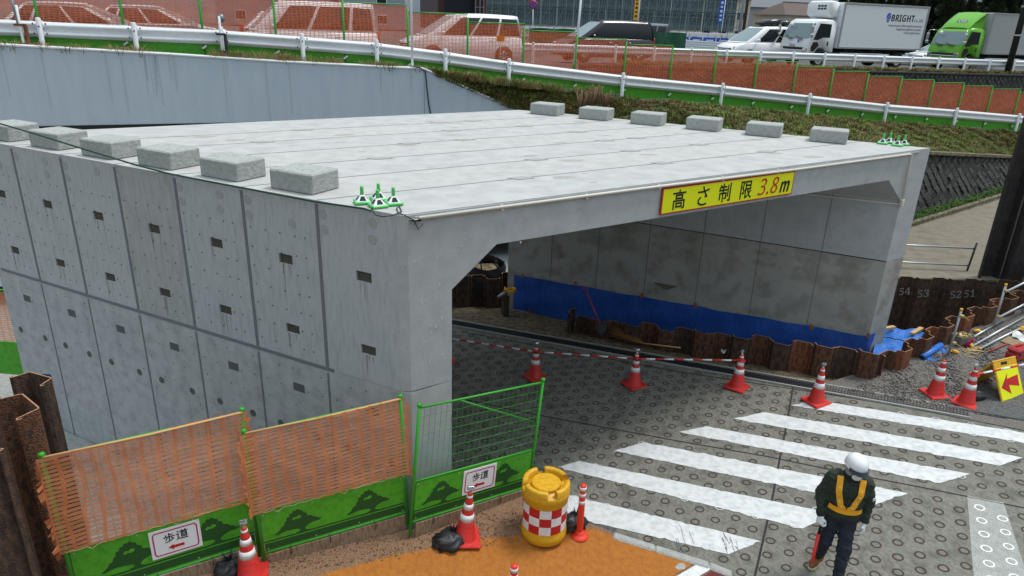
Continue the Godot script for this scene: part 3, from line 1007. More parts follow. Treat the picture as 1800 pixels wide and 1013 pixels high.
# ================================================================ culvert
const U := Vector3(0.82891, 0, -0.55938)
const VV := Vector3(-0.89567, 0, -0.44471)
const PERP := Vector3(0.44471, 0, -0.89567)
const C0 := Vector3(-1.2438, 4.75, -7.4195)
const CW := 11.152
const SEG := 1.2128
const HM := 2.204
const HB := 5.15
const LEG := 0.634
const LIN := 0.50
const CH1 := 0.618
const CH2 := 0.477
func cp(a: float, v: float, down: float) -> Vector3:
	return C0 + U * a + VV * v - UP * down
func rp(v: float, perp: float, up := 0.0) -> Vector3:   # on the roof: along the wall, square to the wall
	return C0 + VV * v + PERP * perp + UP * up
func loft(st: SurfaceTool, pa: PackedVector2Array, va: float, pb: PackedVector2Array, vb: float, caps := 3, skip := []) -> void:
	var n := pa.size()
	for side in 2:
		if not (caps & (1 << side)): continue
		var pl := pa if side == 0 else pb
		var t := Geometry2D.triangulate_polygon(pl)
		for i in range(0, t.size(), 3):
			var q := [pl[t[i]], pl[t[i + 1]], pl[t[i + 2]]]
			if side == 1: q = [q[0], q[2], q[1]]
			var vv := va if side == 0 else vb
			tri(st, cp(q[0].x, vv, q[0].y), cp(q[1].x, vv, q[1].y), cp(q[2].x, vv, q[2].y))
	for i in n:
		if i in skip: continue
		var j := (i + 1) % n
		quad(st, cp(pa[i].x, va, pa[i].y), cp(pa[j].x, va, pa[j].y), cp(pb[j].x, vb, pb[j].y), cp(pb[i].x, vb, pb[i].y))
# left wall face between v0..v1 and depth d0..d1 with rectangular pockets [v, d, w, h]
func holed_face(st: SurfaceTool, v0: float, v1: float, d0: float, d1: float, holes: Array, depth: float) -> void:
	var vs := [v0, v1]
	var ds := [d0, d1]
	for h in holes:
		vs.append_array([h[0] - h[2] * 0.5, h[0] + h[2] * 0.5])
		ds.append_array([h[1] - h[3] * 0.5, h[1] + h[3] * 0.5])
	vs.sort(); ds.sort()
	for i in vs.size() - 1:
		for j in ds.size() - 1:
			if vs[i + 1] - vs[i] < 1e-4 or ds[j + 1] - ds[j] < 1e-4: continue
			var vm: float = (vs[i] + vs[i + 1]) * 0.5
			var dm: float = (ds[j] + ds[j + 1]) * 0.5
			var inside := false
			for h in holes:
				if absf(vm - h[0]) < h[2] * 0.5 and absf(dm - h[1]) < h[3] * 0.5: inside = true
			if inside: continue
			quad(st, cp(0, vs[i], ds[j]), cp(0, vs[i + 1], ds[j]), cp(0, vs[i + 1], ds[j + 1]), cp(0, vs[i], ds[j + 1]))
	for h in holes:
		var a: float = h[0] - h[2] * 0.5
		var b: float = h[0] + h[2] * 0.5
		var c: float = h[1] - h[3] * 0.5
		var d: float = h[1] + h[3] * 0.5
		var inn := PERP * depth
		var q := [cp(0, a, c), cp(0, b, c), cp(0, b, d), cp(0, a, d)]
		for k in 4:
			quad(st, q[k], q[(k + 1) % 4], q[(k + 1) % 4] + inn, q[k] + inn)
func build_culvert() -> void:
	var o := thing("box_culvert", "large precast concrete box underpass with flat roof across the lower road", "underpass")
	var full := PackedVector2Array([Vector2(0, 0), Vector2(CW, 0), Vector2(CW, HM), Vector2(CW - LEG, HM), Vector2(CW - LEG, LIN + CH2), Vector2(CW - LEG - CH1, LIN), Vector2(LEG + CH1, LIN), Vector2(LEG, LIN + CH2), Vector2(LEG, HM), Vector2(0, HM)])
	var front := full.duplicate()
	front[0] = Vector2(0.075, 0.0)
	front[9] = Vector2(0.075, HM)
	var g := 0.005
	var faces := [M.conc_wall, M.conc_warm]
	var tie := mb()
	for r in 7:
		for c in 5:
			disc(tie, Transform3D(Basis(VV, -PERP, -UP), VV * (SEG * [0.18, 0.31, 0.51, 0.71, 0.92][c]) - UP * (0.49 + 0.255 * r) - PERP * 0.003), 0.011, 7)
	var tie_up := fin(tie)
	tie = mb()
	for r in 10:
		for c in 5:
			if (r * 5 + c) % 3 == 1: continue
			disc(tie, Transform3D(Basis(VV, -PERP, -UP), VV * (SEG * [0.1, 0.3, 0.5, 0.7, 0.9][c]) - UP * (HM + 0.16 + 0.28 * r + 0.03 * sin(c * 3.0)) - PERP * 0.003), 0.010, 7)
	var tie_low := fin(tie)
	for i in 7:
		var v0 := SEG * i + (g if i > 0 else 0.0)
		var v1 := SEG * (i + 1) - g
		var st := mb()
		if i == 0:
			loft(st, front, 0.0, full, 0.065, 1)
			loft(st, full, 0.065, full, v1, 2, [9])
		else:
			loft(st, full, v0, full, v1, 3, [9])
		var unit := part("frame_unit", st, M.conc_front, o)
		# roof surface: top course of each unit
		st = mb()
		var e := 0.012
		slab(st, [cp(0.09 if i == 0 else 0.0, v0 + (0.02 if i == 0 else 0.0), -e), cp(CW, v0, -e), cp(CW, v1, -e), cp(0, v1, -e), cp(0.0, v0 + (0.08 if i == 0 else 0.0), -e)], e)
		part("roof_surface", st, M.conc_roof if i % 2 == 0 else M.conc_roof_b, unit)
		# outer face with the erection pockets
		st = mb()
		var holes := [[v0 + SEG * 0.46, 0.82, 0.225, 0.13], [v0 + SEG * 0.445, 1.772, 0.225, 0.13]]
		holed_face(st, 0.065 if i == 0 else v0, v1, 0.0, HM, holes, 0.045)
		part("wall_face", st, M.conc_wall if i in [0, 1, 4, 5] else faces[i % 2], unit)
		for h in holes:
			st = mb()
			var b := cp(0, h[0], h[1]) + PERP * 0.035
			box(st, Transform3D(Basis(VV, UP, PERP), b), Vector3(h[2] - 0.004, h[3] - 0.004, 0.02))
			# ragged edge of the mortar bed
			for k in 5:
				box(st, Transform3D(Basis(VV, UP, PERP), b + VV * (h[2] * (0.2 * k - 0.4)) + UP * (h[3] * 0.2 * sin(k * 2.3 + i)) - PERP * 0.006), Vector3(0.035, h[3] * (0.3 + 0.1 * (k % 3)), 0.016), 0.004)
			part("pocket_mortar", st, M.pocket, unit)
		# drips run down from some of the pockets
		st = mb()
		for h in holes:
			for kq in 5:
				if rng.randf() < 0.35: continue
				var dv := rng.randf_range(-0.1, 0.1)
				var dl := rng.randf_range(0.08, 0.55)
				var p0 := cp(0, h[0] + dv, h[1] + h[3] * 0.5) - PERP * 0.0025
				var sw := VV * rng.randf_range(0.003, 0.009)
				tri(st, p0 - sw, p0 + sw, p0 - UP * dl)
		stuff(part("drip_stains", st, M.drip, unit))
		if i > 0:
			var th := part("tie_holes", tie_up, M.hole, unit)
			th.position = C0 + VV * (SEG * i)
			stuff(th)
		# lifting point patches near the top of the wall
		for q in [[0.07, 0.14], [0.075, 0.33], [0.67, 0.14], [0.66, 0.335]]:
			if i > 0 and rng.randf() < 0.35: continue
			st = mb()
			lathe(st, Transform3D(Basis(VV, -PERP, -UP), cp(0, SEG * (i + 1.0 - q[0]), q[1]) - PERP * 0.001), [Vector2(0.06, 0.0), Vector2(0.058, 0.004), Vector2(0.052, 0.002), Vector2(0.0, 0.003)], 16)
			part("mortar_plug", st, M.patch_mortar, unit)
		# lower walls
		st = mb()
		var rect := PackedVector2Array([Vector2(0, HM + 0.004), Vector2(LEG, HM + 0.004), Vector2(LEG, HB), Vector2(0, HB)])
		if i == 0:
			var fr := rect.duplicate()
			fr[0] = Vector2(0.075, HM + 0.03); fr[3] = Vector2(0.075, HB)
			fr[1] = Vector2(LEG, HM + 0.004)
			loft(st, fr, 0.0, rect, 0.065, 1)
			loft(st, rect, 0.065, rect, v1, 2, [3])
		else:
			loft(st, rect, v0, rect, v1, 3, [3])
		var low := part("wall_unit", st, M.conc_front, o)
		st = mb()
		holes = [[v0 + SEG * 0.43, 2.63, 0.2, 0.125]]
		holed_face(st, 0.065 if i == 0 else v0, v1, HM + 0.004, HB, holes, 0.02)
		part("wall_face", st, M.conc_low, low)
		for h in holes:
			st = mb()
			box(st, Transform3D(Basis(VV, UP, PERP), cp(0, h[0], h[1]) + PERP * 0.014), Vector3(h[2] - 0.004, h[3] - 0.004, 0.02))
			part("pocket_mortar", st, M.pocket_low, low)
		for q in [0.2 + 0.02 * (i % 2), 0.78 - 0.02 * (i % 3)]:
			st = mb()
			lathe(st, Transform3D(Basis(VV, -PERP, -UP), cp(0, SEG * (i + q), 3.3) - PERP * 0.002), [Vector2(0.055, 0.0), Vector2(0.054, 0.004), Vector2(0.047, 0.001), Vector2(0.0, 0.002)], 16)
			part("round_plug", st, M.pocket_low, low)
		var tl := part("tie_holes", tie_low, M.hole, low)
		tl.position = C0 + VV * (SEG * i)
		stuff(tl)
		# right wall lower unit
		st = mb()
		var rr := PackedVector2Array([Vector2(CW - LEG, HM + 0.004), Vector2(CW, HM + 0.004), Vector2(CW, HB), Vector2(CW - LEG, HB)])
		loft(st, rr, v0, rr, v1, 3)
		part("wall_unit", st, M.conc_stained, o)
		# joint filler inside the gap
		if i < 6:
			var inset: PackedVector2Array = Geometry2D.offset_polygon(full, -0.018)[0]
			st = mb()
			loft(st, inset, SEG * (i + 1) - 0.003, inset, SEG * (i + 1) + 0.003, 3)
			part("joint_filler", st, M.joint_dark, o)
	# sealed joints on the outer face
	for i in range(1, 7):
		var st := mb()
		var x := SEG * i
		slab(st, [cp(0.02, x - 0.016, -0.0145), cp(CW - 0.02, x - 0.016, -0.0145), cp(CW - 0.02, x + 0.016, -0.0145), cp(0.02, x + 0.016, -0.0145)], 0.003)
		part("roof_joint", st, M.sealant_roof, o)
		st = mb()
		box(st, Transform3D(Basis(VV, UP, PERP), cp(0, x, HM * 0.5)), Vector3(0.05, HM - 0.06, 0.012), 0.003)
		part("joint_seal", st, M.sealant, o)
		st = mb()
		box(st, Transform3D(Basis(VV, UP, PERP), cp(0, x, HM + 0.03 + (HB - HM) * 0.5)), Vector3(0.032, HB - HM - 0.06, 0.012), 0.003)
		part("joint_seal", st, M.sealant, o)
		# hairline mortar joints on the inner right wall
		st = mb()
		box(st, Transform3D(Basis(VV, UP, PERP), cp(CW - LEG, x, (LIN + CH2 + HB) * 0.5)), Vector3(0.014, HB - LIN - CH2, 0.008))
		part("inner_joint", st, M.sealant, o)
	var st2 := mb()
	box(st2, Transform3D(Basis(VV, UP, PERP), cp(0, SEG * 3.5 + 0.5, HM)), Vector3(SEG * 6.0, 0.05, 0.015), 0.003)
	part("joint_seal", st2, M.sealant, o)
	st2 = mb()
	box(st2, Transform3D(Basis(VV, UP, PERP), cp(CW - LEG, SEG * 3.5, HM + 0.005)), Vector3(SEG * 7.0 - 0.02, 0.018, 0.008))
	part("inner_joint", st2, M.joint_dark, o)
	# far lip of the roof
	st2 = mb()
	slab(st2, [cp(0.6, SEG * 7.0 + 0.003, 0.0), cp(CW, SEG * 7.0 + 0.003, 0.0), cp(CW, SEG * 7.0 + 0.42, 0.0), cp(0.6, SEG * 7.0 + 0.42, 0.0)], 0.3)
	part("roof_lip", st2, M.conc_roof, o)
	# drip ledge along the front edge of the roof
	st2 = mb()
	bar(st2, cp(0.16, -0.001, 0.035), cp(CW - 0.4, -0.001, 0.035), 0.02, 0.028, PERP, 0.004)
	part("front_ledge", st2, M.conc_front, o)
	# mortar splashes and stains on the roof
	st2 = mb()
	for i in 34:
		var c := cp(rng.randf_range(0.8, CW - 1.2), rng.randf_range(0.25, SEG * 7 - 0.3), -0.0135)
		var rad := rng.randf_range(0.03, 0.13)
		var poly := []
		for k in 9:
			var a := TAU * k / 9
			poly.append(c + (U * cos(a) * 1.7 + VV * sin(a)) * rad * rng.randf_range(0.6, 1.2))
		slab(st2, poly, 0.0)
	var s := part("mortar_stain", st2, mat("stain", C(158, 156, 148), 0.9), o)
	stuff(s)
	st2 = mb()
	for i in 6:
		for a in [2.9 + (i % 2) * 1.6, 5.6 + (i % 3) * 0.9, 8.2]:
			var p := cp(a, SEG * (i + 1), -0.0175)
			slab(st2, [p - U * 0.14 - VV * 0.1, p + U * 0.14 - VV * 0.1, p + U * 0.14 + VV * 0.1, p - U * 0.14 + VV * 0.1], 0.0)
	part("tendon_patch", st2, mat("tendon", C(154, 155, 153), 0.9), o)
	# paint splashes on the front face
	st2 = mb()
	for i in 60:
		var a := rng.randf_range(0.12, 1.7)
		var d := rng.randf_range(0.2, 2.0)
		if d > 0.55 and a > 0.6: continue
		disc(st2, Transform3D(Basis(U, VV, UP), cp(a, -0.003, d)).scaled_local(Vector3(1.0, 1.0, rng.randf_range(0.8, 2.2))), rng.randf_range(0.006, 0.02), 8)
	s = part("cement_splash", st2, mat("splash", C(184, 188, 192), 0.9), o)
	stuff(s)

	# blue sheet taped along the foot of the inner right wall, folded round the front corner
	var sh := thing("blue_sheet", "blue plastic sheet taped along the foot of the inner culvert wall", "tarpaulin")
	var st := mb(true)
	grid(st, 60, 8, func(u2: float, v2: float):
		var v := lerpf(0.0, SEG * 6.82, u2)
		var d := lerpf(lerpf(3.84, 4.08, u2) + 0.03 * sin(u2 * 40.0) * 0.3, 5.03, v2)
		return cp(CW - LEG, v, d) - PERP * (0.034 + 0.012 * sin(u2 * 71.0 + v2 * 5.0) + 0.01 * sin(u2 * 23.0 - v2 * 11.0)))
	grid(st, 4, 6, func(u2: float, v2: float):
		return cp(CW - LEG + u2 * (0.2 - 0.12 * v2 + 0.03 * sin(v2 * 14.0)), -0.012, lerpf(3.82, 4.75, v2)))
	part("sheet", st, M.sheet_blue, sh)
	for q in [[0.0, 3.82], [0.9, 3.88], [2.95, 3.92], [4.0, 3.94], [5.4, 3.98], [6.6, 4.06], [6.4, 4.98], [5.3, 5.0]]:
		st = mb()
		box(st, Transform3D(Basis(VV, UP, PERP), cp(CW - LEG, SEG * q[0] + 0.02, q[1]) - PERP * 0.062), Vector3(0.055, 0.13, 0.004))
		part("tape", st, mat("tape", C(150, 92, 52), 0.6), sh)

	# height limit sign
	var sg := thing("height_sign", "yellow height limit sign with black and red lettering on the culvert front", "sign")
	var c := cp(5.43, -0.03, 0.262)
	var xf := Transform3D(Basis(U, UP, -VV), c)
	# plane of the sign faces the road along the front face normal
	var nf := U.cross(UP).normalized()
	xf = Transform3D(Basis(U, UP, nf), c)
	st = mb()
	box(st, xf, Vector3(2.97, 0.385, 0.02), 0.003)
	part("border", st, M.sign_red, sg)
	st = mb()
	box(st, xf.translated_local(Vector3(0, 0, 0.0025)), Vector3(2.925, 0.345, 0.02), 0.002)
	part("board", st, M.sign_yellow, sg)
	var kan := {
		"高": [[[0.5, 1.0], [0.5, 0.88]], [[0.04, 0.86], [0.96, 0.86]], [[0.26, 0.74], [0.74, 0.74]], [[0.26, 0.74], [0.26, 0.56]], [[0.74, 0.74], [0.74, 0.56]], [[0.26, 0.57], [0.74, 0.57]], [[0.1, 0.44], [0.1, 0.0]], [[0.1, 0.44], [0.9, 0.44], [0.9, 0.05], [0.8, 0.02]], [[0.3, 0.3], [0.7, 0.3]], [[0.3, 0.3], [0.3, 0.1]], [[0.7, 0.3], [0.7, 0.1]], [[0.3, 0.11], [0.7, 0.11]]],
		"さ": [[[0.08, 0.74], [0.5, 0.74], [0.92, 0.84]], [[0.46, 1.0], [0.56, 0.76], [0.78, 0.46], [0.66, 0.47]], [[0.28, 0.42], [0.14, 0.3], [0.14, 0.14], [0.3, 0.03], [0.55, 0.0], [0.78, 0.04]]],
		"制": [[[0.14, 0.92], [0.06, 0.76]], [[0.12, 0.84], [0.58, 0.84]], [[0.02, 0.66], [0.64, 0.66]], [[0.34, 1.0], [0.34, 0.0]], [[0.08, 0.48], [0.08, 0.14]], [[0.08, 0.48], [0.6, 0.48], [0.6, 0.2], [0.5, 0.18]], [[0.76, 0.9], [0.76, 0.3]], [[0.95, 1.0], [0.95, 0.04], [0.82, 0.05]]],
		"限": [[[0.06, 0.98], [0.06, 0.0]], [[0.06, 0.96], [0.34, 0.96], [0.2, 0.64], [0.34, 0.44], [0.3, 0.3], [0.2, 0.3]], [[0.48, 0.96], [0.9, 0.96], [0.9, 0.54], [0.48, 0.54]], [[0.48, 0.75], [0.9, 0.75]], [[0.48, 0.96], [0.48, 0.04], [0.66, 0.12]], [[0.66, 0.5], [0.78, 0.2], [0.98, 0.02]], [[0.94, 0.42], [0.76, 0.28]]]}
	var xs := {"高": -1.27, "さ": -0.77, "制": -0.3, "限": 0.18}
	var hs := 0.265
	for ch in kan:
		st = mb()
		glyph(st, xf.translated_local(Vector3(xs[ch], -hs * 0.5, 0.0126)).scaled_local(Vector3(hs * 0.98, hs, 1)), kan[ch], 0.1, 0.003)
		part("character", st, M.ink, sg)
	var num := text("numerals", "3.8", 0.36, xf.translated_local(Vector3(0.86, 0.0, 0.0145)), M.sign_red, sg, false)
	num.rotate_object_local(Vector3.BACK, 0.0)
	num.transform = num.transform * Transform3D(Basis(Vector3(1, 0, 0), Vector3(0.18, 1, 0), Vector3(0, 0, 1)), Vector3.ZERO)
	var mm := text("letter_m", "m", 0.31, xf.translated_local(Vector3(1.27, -0.02, 0.0145)), M.ink, sg, true)
	mm.transform = mm.transform * Transform3D(Basis(Vector3(0.9, 0, 0), Vector3(0.16, 1.05, 0), Vector3(0, 0, 1)), Vector3.ZERO)

	# plastic conduit along the front edge
	var pc := thing("conduit", "cream plastic cable conduit clipped along the culvert's front edge", "conduit")
	st = mb(true)
	var pf := nf * 0.035
	tube(st, [cp(0.2, 0, 0.035) + pf, cp(3.3, 0, 0.03) + pf, cp(7.0, 0, 0.05) + pf, cp(10.36, 0, 0.045) + pf, cp(10.43, 0, 0.06) + pf, cp(10.45, 0, 0.13) + pf, cp(10.5, 0, 0.98) + pf], 0.02, 8)
	part("pipe", st, M.pipe_pvc, pc)
	st = mb(true)
	lathe(st, Transform3D(Basis(VV, nf, U), cp(0.15, 0, 0.05) + pf * 0.4), [Vector2(0.05, -0.02), Vector2(0.055, 0.02), Vector2(0.045, 0.05), Vector2(0.02, 0.065), Vector2(0, 0.068)], 14)
	part("end_cap", st, M.pipe_pvc, pc)
	for a in [1.3, 2.6, 3.9, 5.2, 6.5, 7.8, 9.1]:
		st = mb()
		box(st, Transform3D(Basis(U, UP, nf), cp(a, 0, 0.045) + pf * 0.6), Vector3(0.03, 0.07, 0.05), 0.006)
		part("clip", st, M.pipe_pvc, pc)
	st = mb()
	box(st, Transform3D(Basis(U, UP, nf), cp(10.5, 0, 0.99) + pf), Vector3(0.09, 0.13, 0.06), 0.01)
	part("junction_box", st, M.pipe_pvc, pc)
	st = mb(true)
	tube(st, [cp(CW - LEG - 0.02, 0.0, 1.03), cp(CW - LEG - 0.02, 1.3, 1.05), cp(CW - LEG - 0.02, 5.0, 1.1)], 0.018, 7)
	part("pipe", st, M.pipe_pvc, pc)

func build_roof_things() -> void:
	# concrete blocks along both edges
	var proto: Node3D = null
	var st := mb()
	box(st, T(Vector3(0, 0.125, 0)), Vector3(0.68, 0.25, 0.5), 0.018)
	var turn := atan2(-VV.z, VV.x)
	for side in 2:
		for i in 6:
			var p: Vector3
			if side == 0: p = rp(1.735 + SEG * 1.015 * i, 0.39)
			else: p = rp(2.48 - 1.235 * i, 9.35 - 0.02 * i)
			p.y += 0.012
			var lab := "grey concrete block on the culvert roof edge above the panelled outer wall" if side == 0 else "grey concrete block on the culvert roof edge beside the grass bank"
			var grp := "concrete blocks along the panelled wall edge" if side == 0 else "concrete blocks along the bank edge"
			if proto == null:
				proto = thing("concrete_block", lab, "concrete block", p, turn, grp)
				part("block", st, M.conc_block, proto)
			else:
				copy_of(proto, lab, p, turn + rng.randf_range(-0.03, 0.03), grp)
	# green solar warning lamps
	var lamp: Node3D = null
	var spots := []
	for q in [[637, 357.5], [664.5, 364], [692, 359.5], [666, 352]]: spots.append([on_y(q[0], q[1], 4.765), 0])
	for q in [[1551, 253.2], [1563, 251.8], [1577, 256.8], [1588.5, 255.2]]: spots.append([on_y(q[0], q[1], 4.765), 1])
	for s in spots:
		var lab := "green and white warning lamp on the roof corner above the yellow drum" if false else ("small green warning lamp in the group by the wired roof corner" if s[1] == 0 else "small green warning lamp in the group at the bank corner of the roof")
		var grp: String = ["warning lamps by the wired roof corner", "warning lamps at the bank corner"][s[1]]
		var k := 1.0
		if lamp == null:
			lamp = thing("warning_lamp", lab, "warning lamp", s[0], 0.35, grp)
			st = mb()
			box(st, T(Vector3(0, 0.018, 0)), Vector3(0.19, 0.036, 0.19), 0.01)
			part("base", st, M.green_sign, lamp)
			st = mb()
			var t0 := [Vector3(-0.075, 0.036, -0.075), Vector3(0.075, 0.036, -0.075), Vector3(0.075, 0.036, 0.075), Vector3(-0.075, 0.036, 0.075)]
			for j in 4:
				var a: Vector3 = t0[j]; var b: Vector3 = t0[(j + 1) % 4]
				quad(st, a, b, b * Vector3(0.25, 0, 0.25) + UP * 0.105, a * Vector3(0.25, 0, 0.25) + UP * 0.105)
			part("housing", st, M.white, lamp)
			st = mb()
			for j in 4:
				var a: Vector3 = t0[j]; var b: Vector3 = t0[(j + 1) % 4]
				var m0 := a.lerp(b, 0.22); var m1 := a.lerp(b, 0.78)
				var n := ((a + b) * 0.5 * Vector3(1, 0, 1)).normalized()
				var f := func(p: Vector3, h: float) -> Vector3: return (p * Vector3(lerpf(1.0, 0.25, h), 0, lerpf(1.0, 0.25, h)) + UP * lerpf(0.036, 0.105, h)) + n * 0.003 + UP * 0.002
				quad(st, f.call(m0, 0.12), f.call(m1, 0.12), f.call(m1, 0.75), f.call(m0, 0.75))
			part("solar_cell", st, M.glass, lamp)
			st = mb(true)
			lathe(st, T(Vector3(0, 0.1, 0)), [Vector2(0.022, 0), Vector2(0.021, 0.085), Vector2(0.018, 0.1), Vector2(0, 0.102)], 12)
			part("lens", st, M.green_sign, lamp)
		else:
			var o := copy_of(lamp, lab, s[0], rng.randf_range(0.2, 0.6) + (0.5 if s[1] == 1 else 0.0), grp)
			o.scale = Vector3.ONE * k
	# cable between the lamps and over the edge
	st = mb(true)
	var pts := []
	for q in [[654, 350], [653, 366], [655, 371], [660, 378], [672, 381], [690, 379], [706, 372], [702, 362], [697, 366], [700, 374], [710, 378]]:
		pts.append(on_y(q[0], q[1], 4.775))
	pts.append(cp(0.12, -0.03, 0.05)); pts.append(cp(0.16, -0.05, 0.16)); pts.append(cp(0.22, -0.05, 0.1))
	tube(st, pts, 0.006, 5)
	var cb := part("lamp_cable", st, M.ink, self)
	tag(cb, "thin black cable looping from the roof lamps over the culvert corner", "cable")
	st = mb(true)
	pts = []
	for q in [[-60, 205], [0, 217.5], [60, 235], [140, 260], [225, 286], [290, 304], [350, 316], [440, 333], [555, 355], [640, 367], [652, 371]]:
		pts.append(on_plane(q[0], q[1], cp(0, 0, 0) - PERP * 0.06, PERP))
	tube(st, pts, 0.012, 6)
	cb = part("green_rope", st, mat("rope", C(24, 66, 50), 0.8), self)
	tag(cb, "thin dark green rope strung along the top edge of the panelled culvert wall", "rope")

# ================================================================ site objects
var pile_cache := {}
func pile_mesh(w: float, dep: float, h: float, flip: bool) -> Array:
	var key := "%.2f %.2f %.2f %s" % [w, dep, h, flip]
	if pile_cache.has(key): return pile_cache[key]
	var s := -1.0 if flip else 1.0
	var mid := [Vector2(-0.5, 0.1), Vector2(-0.48, 0.0), Vector2(-0.44, 0.02), Vector2(-0.36, 0.5), Vector2(-0.33, 0.55), Vector2(0.33, 0.55), Vector2(0.36, 0.5), Vector2(0.44, 0.02), Vector2(0.48, 0.0), Vector2(0.5, 0.1)]
	var a := []
	var b := []
	var th := 0.014
	for i in mid.size():
		var p := Vector2(mid[i].x * w, mid[i].y * dep * 2.0 * s)
		var q0: Vector2 = mid[maxi(i - 1, 0)]
		var q1: Vector2 = mid[mini(i + 1, mid.size() - 1)]
		var d := (Vector2(q1.x * w, q1.y * dep * 2 * s) - Vector2(q0.x * w, q0.y * dep * 2 * s)).normalized()
		var n := Vector2(-d.y, d.x) * th * 0.5
		a.append(p + n); b.append(p - n)
	var st := mb()
	var top := mb()
	for i in mid.size() - 1:
		for l in [a, b]:
			quad(st, Vector3(l[i].x, 0, l[i].y), Vector3(l[i + 1].x, 0, l[i + 1].y), Vector3(l[i + 1].x, h, l[i + 1].y), Vector3(l[i].x, h, l[i].y))
		quad(top, Vector3(a[i].x, h, a[i].y), Vector3(a[i + 1].x, h, a[i + 1].y), Vector3(b[i + 1].x, h, b[i + 1].y), Vector3(b[i].x, h, b[i].y))
	for i in [0, mid.size() - 1]:
		quad(st, Vector3(a[i].x, 0, a[i].y), Vector3(b[i].x, 0, b[i].y), Vector3(b[i].x, h, b[i].y), Vector3(a[i].x, h, a[i].y))
	pile_cache[key] = [fin(st), fin(top)]
	return pile_cache[key]
func pile(at: Vector3, dir: Vector3, w: float, dep: float, h: float, flip: bool, m: Material, label: String, group: String) -> Node3D:
	var o := thing("sheet_pile", label, "sheet pile", at, atan2(-dir.z, dir.x), group)
	var pm := pile_mesh(w, dep, h, flip)
	part("web", pm[0], m, o)
	part("cut_edge", pm[1], M.rust_edge, o)
	return o
func build_piles() -> void:
	# row in front of the inner right wall
	var a := Vector3(1.5, 0, -14.82)
	var b := Vector3(6.95, 0, -11.8)
	var n := 16
	var d := (b - a).normalized()
	var w := a.distance_to(b) / n
	var reds := [M.rust, M.rust_dark, M.rust_orange]
	for i in n:
		var p := a + d * w * (i + 0.5)
		var top := road_y(p.x) + lerpf(0.3, 0.54, i / 15.0) + 0.03 * sin(i * 2.1)
		p.y = top - 1.3
		var m: Material = reds[[0, 1, 2, 0, 1][i % 5]] if i > 8 else (M.rust if i % 3 else M.rust_dark)
		pile(p, d, w, 0.085, 1.3, i % 2 == 0, m, "rusty steel sheet pile driven in front of the blue-sheeted inner wall", "sheet piles along the inner wall")
	# end return of that row
	var p1 := Vector3(1.45, road_y(1.45) - 0.95, -14.95)
	pile(p1, Vector3(0.3, 0, -0.95), w, 0.085, 1.35, true, M.rust_dark, "dark sheet pile closing the row behind the leaning shovel", "")
	# row beside the gravel, running away to the right
	var line := [Vector3(7.05, 0, -11.85), Vector3(8.0, 0, -12.5), Vector3(9.4, 0, -13.5), Vector3(11.4, 0, -14.6), Vector3(14.2, 0, -16.0)]
	var dist := 0.0
	var seg := 0
	var k := 0
	var pos: Vector3 = line[0]
	while seg < line.size() - 1:
		var dd: Vector3 = (line[seg + 1] - line[seg]).normalized()
		var nxt := pos + dd * 0.4
		if (nxt - line[seg]).dot(dd) > line[seg].distance_to(line[seg + 1]):
			seg += 1
			continue
		var c := (pos + nxt) * 0.5
		c.y = road_y(c.x) + 0.42 - 1.5
		pile(c, dd, 0.4, 0.11, 1.5, k % 2 == 0, [M.rust, M.rust_orange, M.rust][k % 3], "rusty sheet pile with open zigzag top at the edge of the gravel", "sheet piles along the gravel edge")
		pos = nxt
		k += 1
	# numbered wall behind the trench
	var nums := {3: "56", 4: "55", 6: "54", 7: "53", 9: "52", 10: "51", 13: "49", 15: "48"}
	var words := {3: "fifty-six", 4: "fifty-five", 6: "fifty-four", 7: "fifty-three", 9: "fifty-two", 10: "fifty-one", 13: "forty-nine", 15: "forty-eight"}
	for i in 18:
		var x := 7.25 + 0.4 * i
		var o := pile(Vector3(x, -0.5, -16.1), Vector3.RIGHT, 0.4, 0.1, 1.78 - (0.0 if i % 2 else 0.03), i % 2 == 0, M.rust_dark, "dark sheet pile chalked %s behind the trench" % words[i] if nums.has(i) else "dark unnumbered sheet pile in the chalk-numbered wall", "" if nums.has(i) else "unnumbered piles of the chalk-numbered wall")
		if nums.has(i):
			var t := text("chalk_number", nums[i], 0.26, T(Vector3(0.0, 1.4, (0.125 if i % 2 else 0.02))), mat("chalk%d" % i, C(150, 148, 142), 0.95), o, false, "Droid Serif", 0.003)
			t.rotation.z = 0.12
	# tall piles rising out of the frame
	for i in 7:
		pile(Vector3(11.86 + 0.5 * i, -0.5, -16.42), Vector3.RIGHT, 0.5, 0.17, 11.5, i % 2 == 0, M.steel_dark, "very tall dark steel sheet pile rising above the numbered wall", "tall sheet piles")
	# far end of the underpass
	for i in 7:
		var x := -2.5 + 0.4 * i
		pile(Vector3(x, -0.9, -16.75 - 0.08 * i), Vector3(0.98, 0, -0.2).normalized(), 0.4, 0.09, 1.5 - 0.05 * (i % 3), i % 2 == 0, M.rust_dark, "dark sheet pile below the black bulk bags at the far opening", "sheet piles at the far opening")
	pile(Vector3(-0.12, -0.85, -16.4), Vector3(0.3, 0, 0.95), 0.4, 0.09, 1.22, false, M.rust_dark, "dark sheet pile with red chalk cross and yellow hose end on it", "")
	# foreground piles at the left edge
	var q := on_plane(70, 672, Vector3(0, 0, -6.75), Vector3.BACK)
	var ly := q.y
	q.x -= 0.14
	pile(Vector3(q.x - 0.02, -0.42, -6.75), Vector3(0.94, 0, 0.34).normalized(), 0.5, 0.16, ly + 0.42, true, M.rust_dark, "tall rusty sheet pile with a cut bright edge behind the net fence", "")
	var q2 := on_plane(30, 706, Vector3(0, 0, -6.35), Vector3.BACK)
	pile(Vector3(q2.x, -0.42, -6.35), Vector3(0.94, 0, 0.34).normalized(), 0.55, 0.19, q2.y + 0.42, false, M.rust, "tall brown sheet pile standing next to the cut edge pile", "")
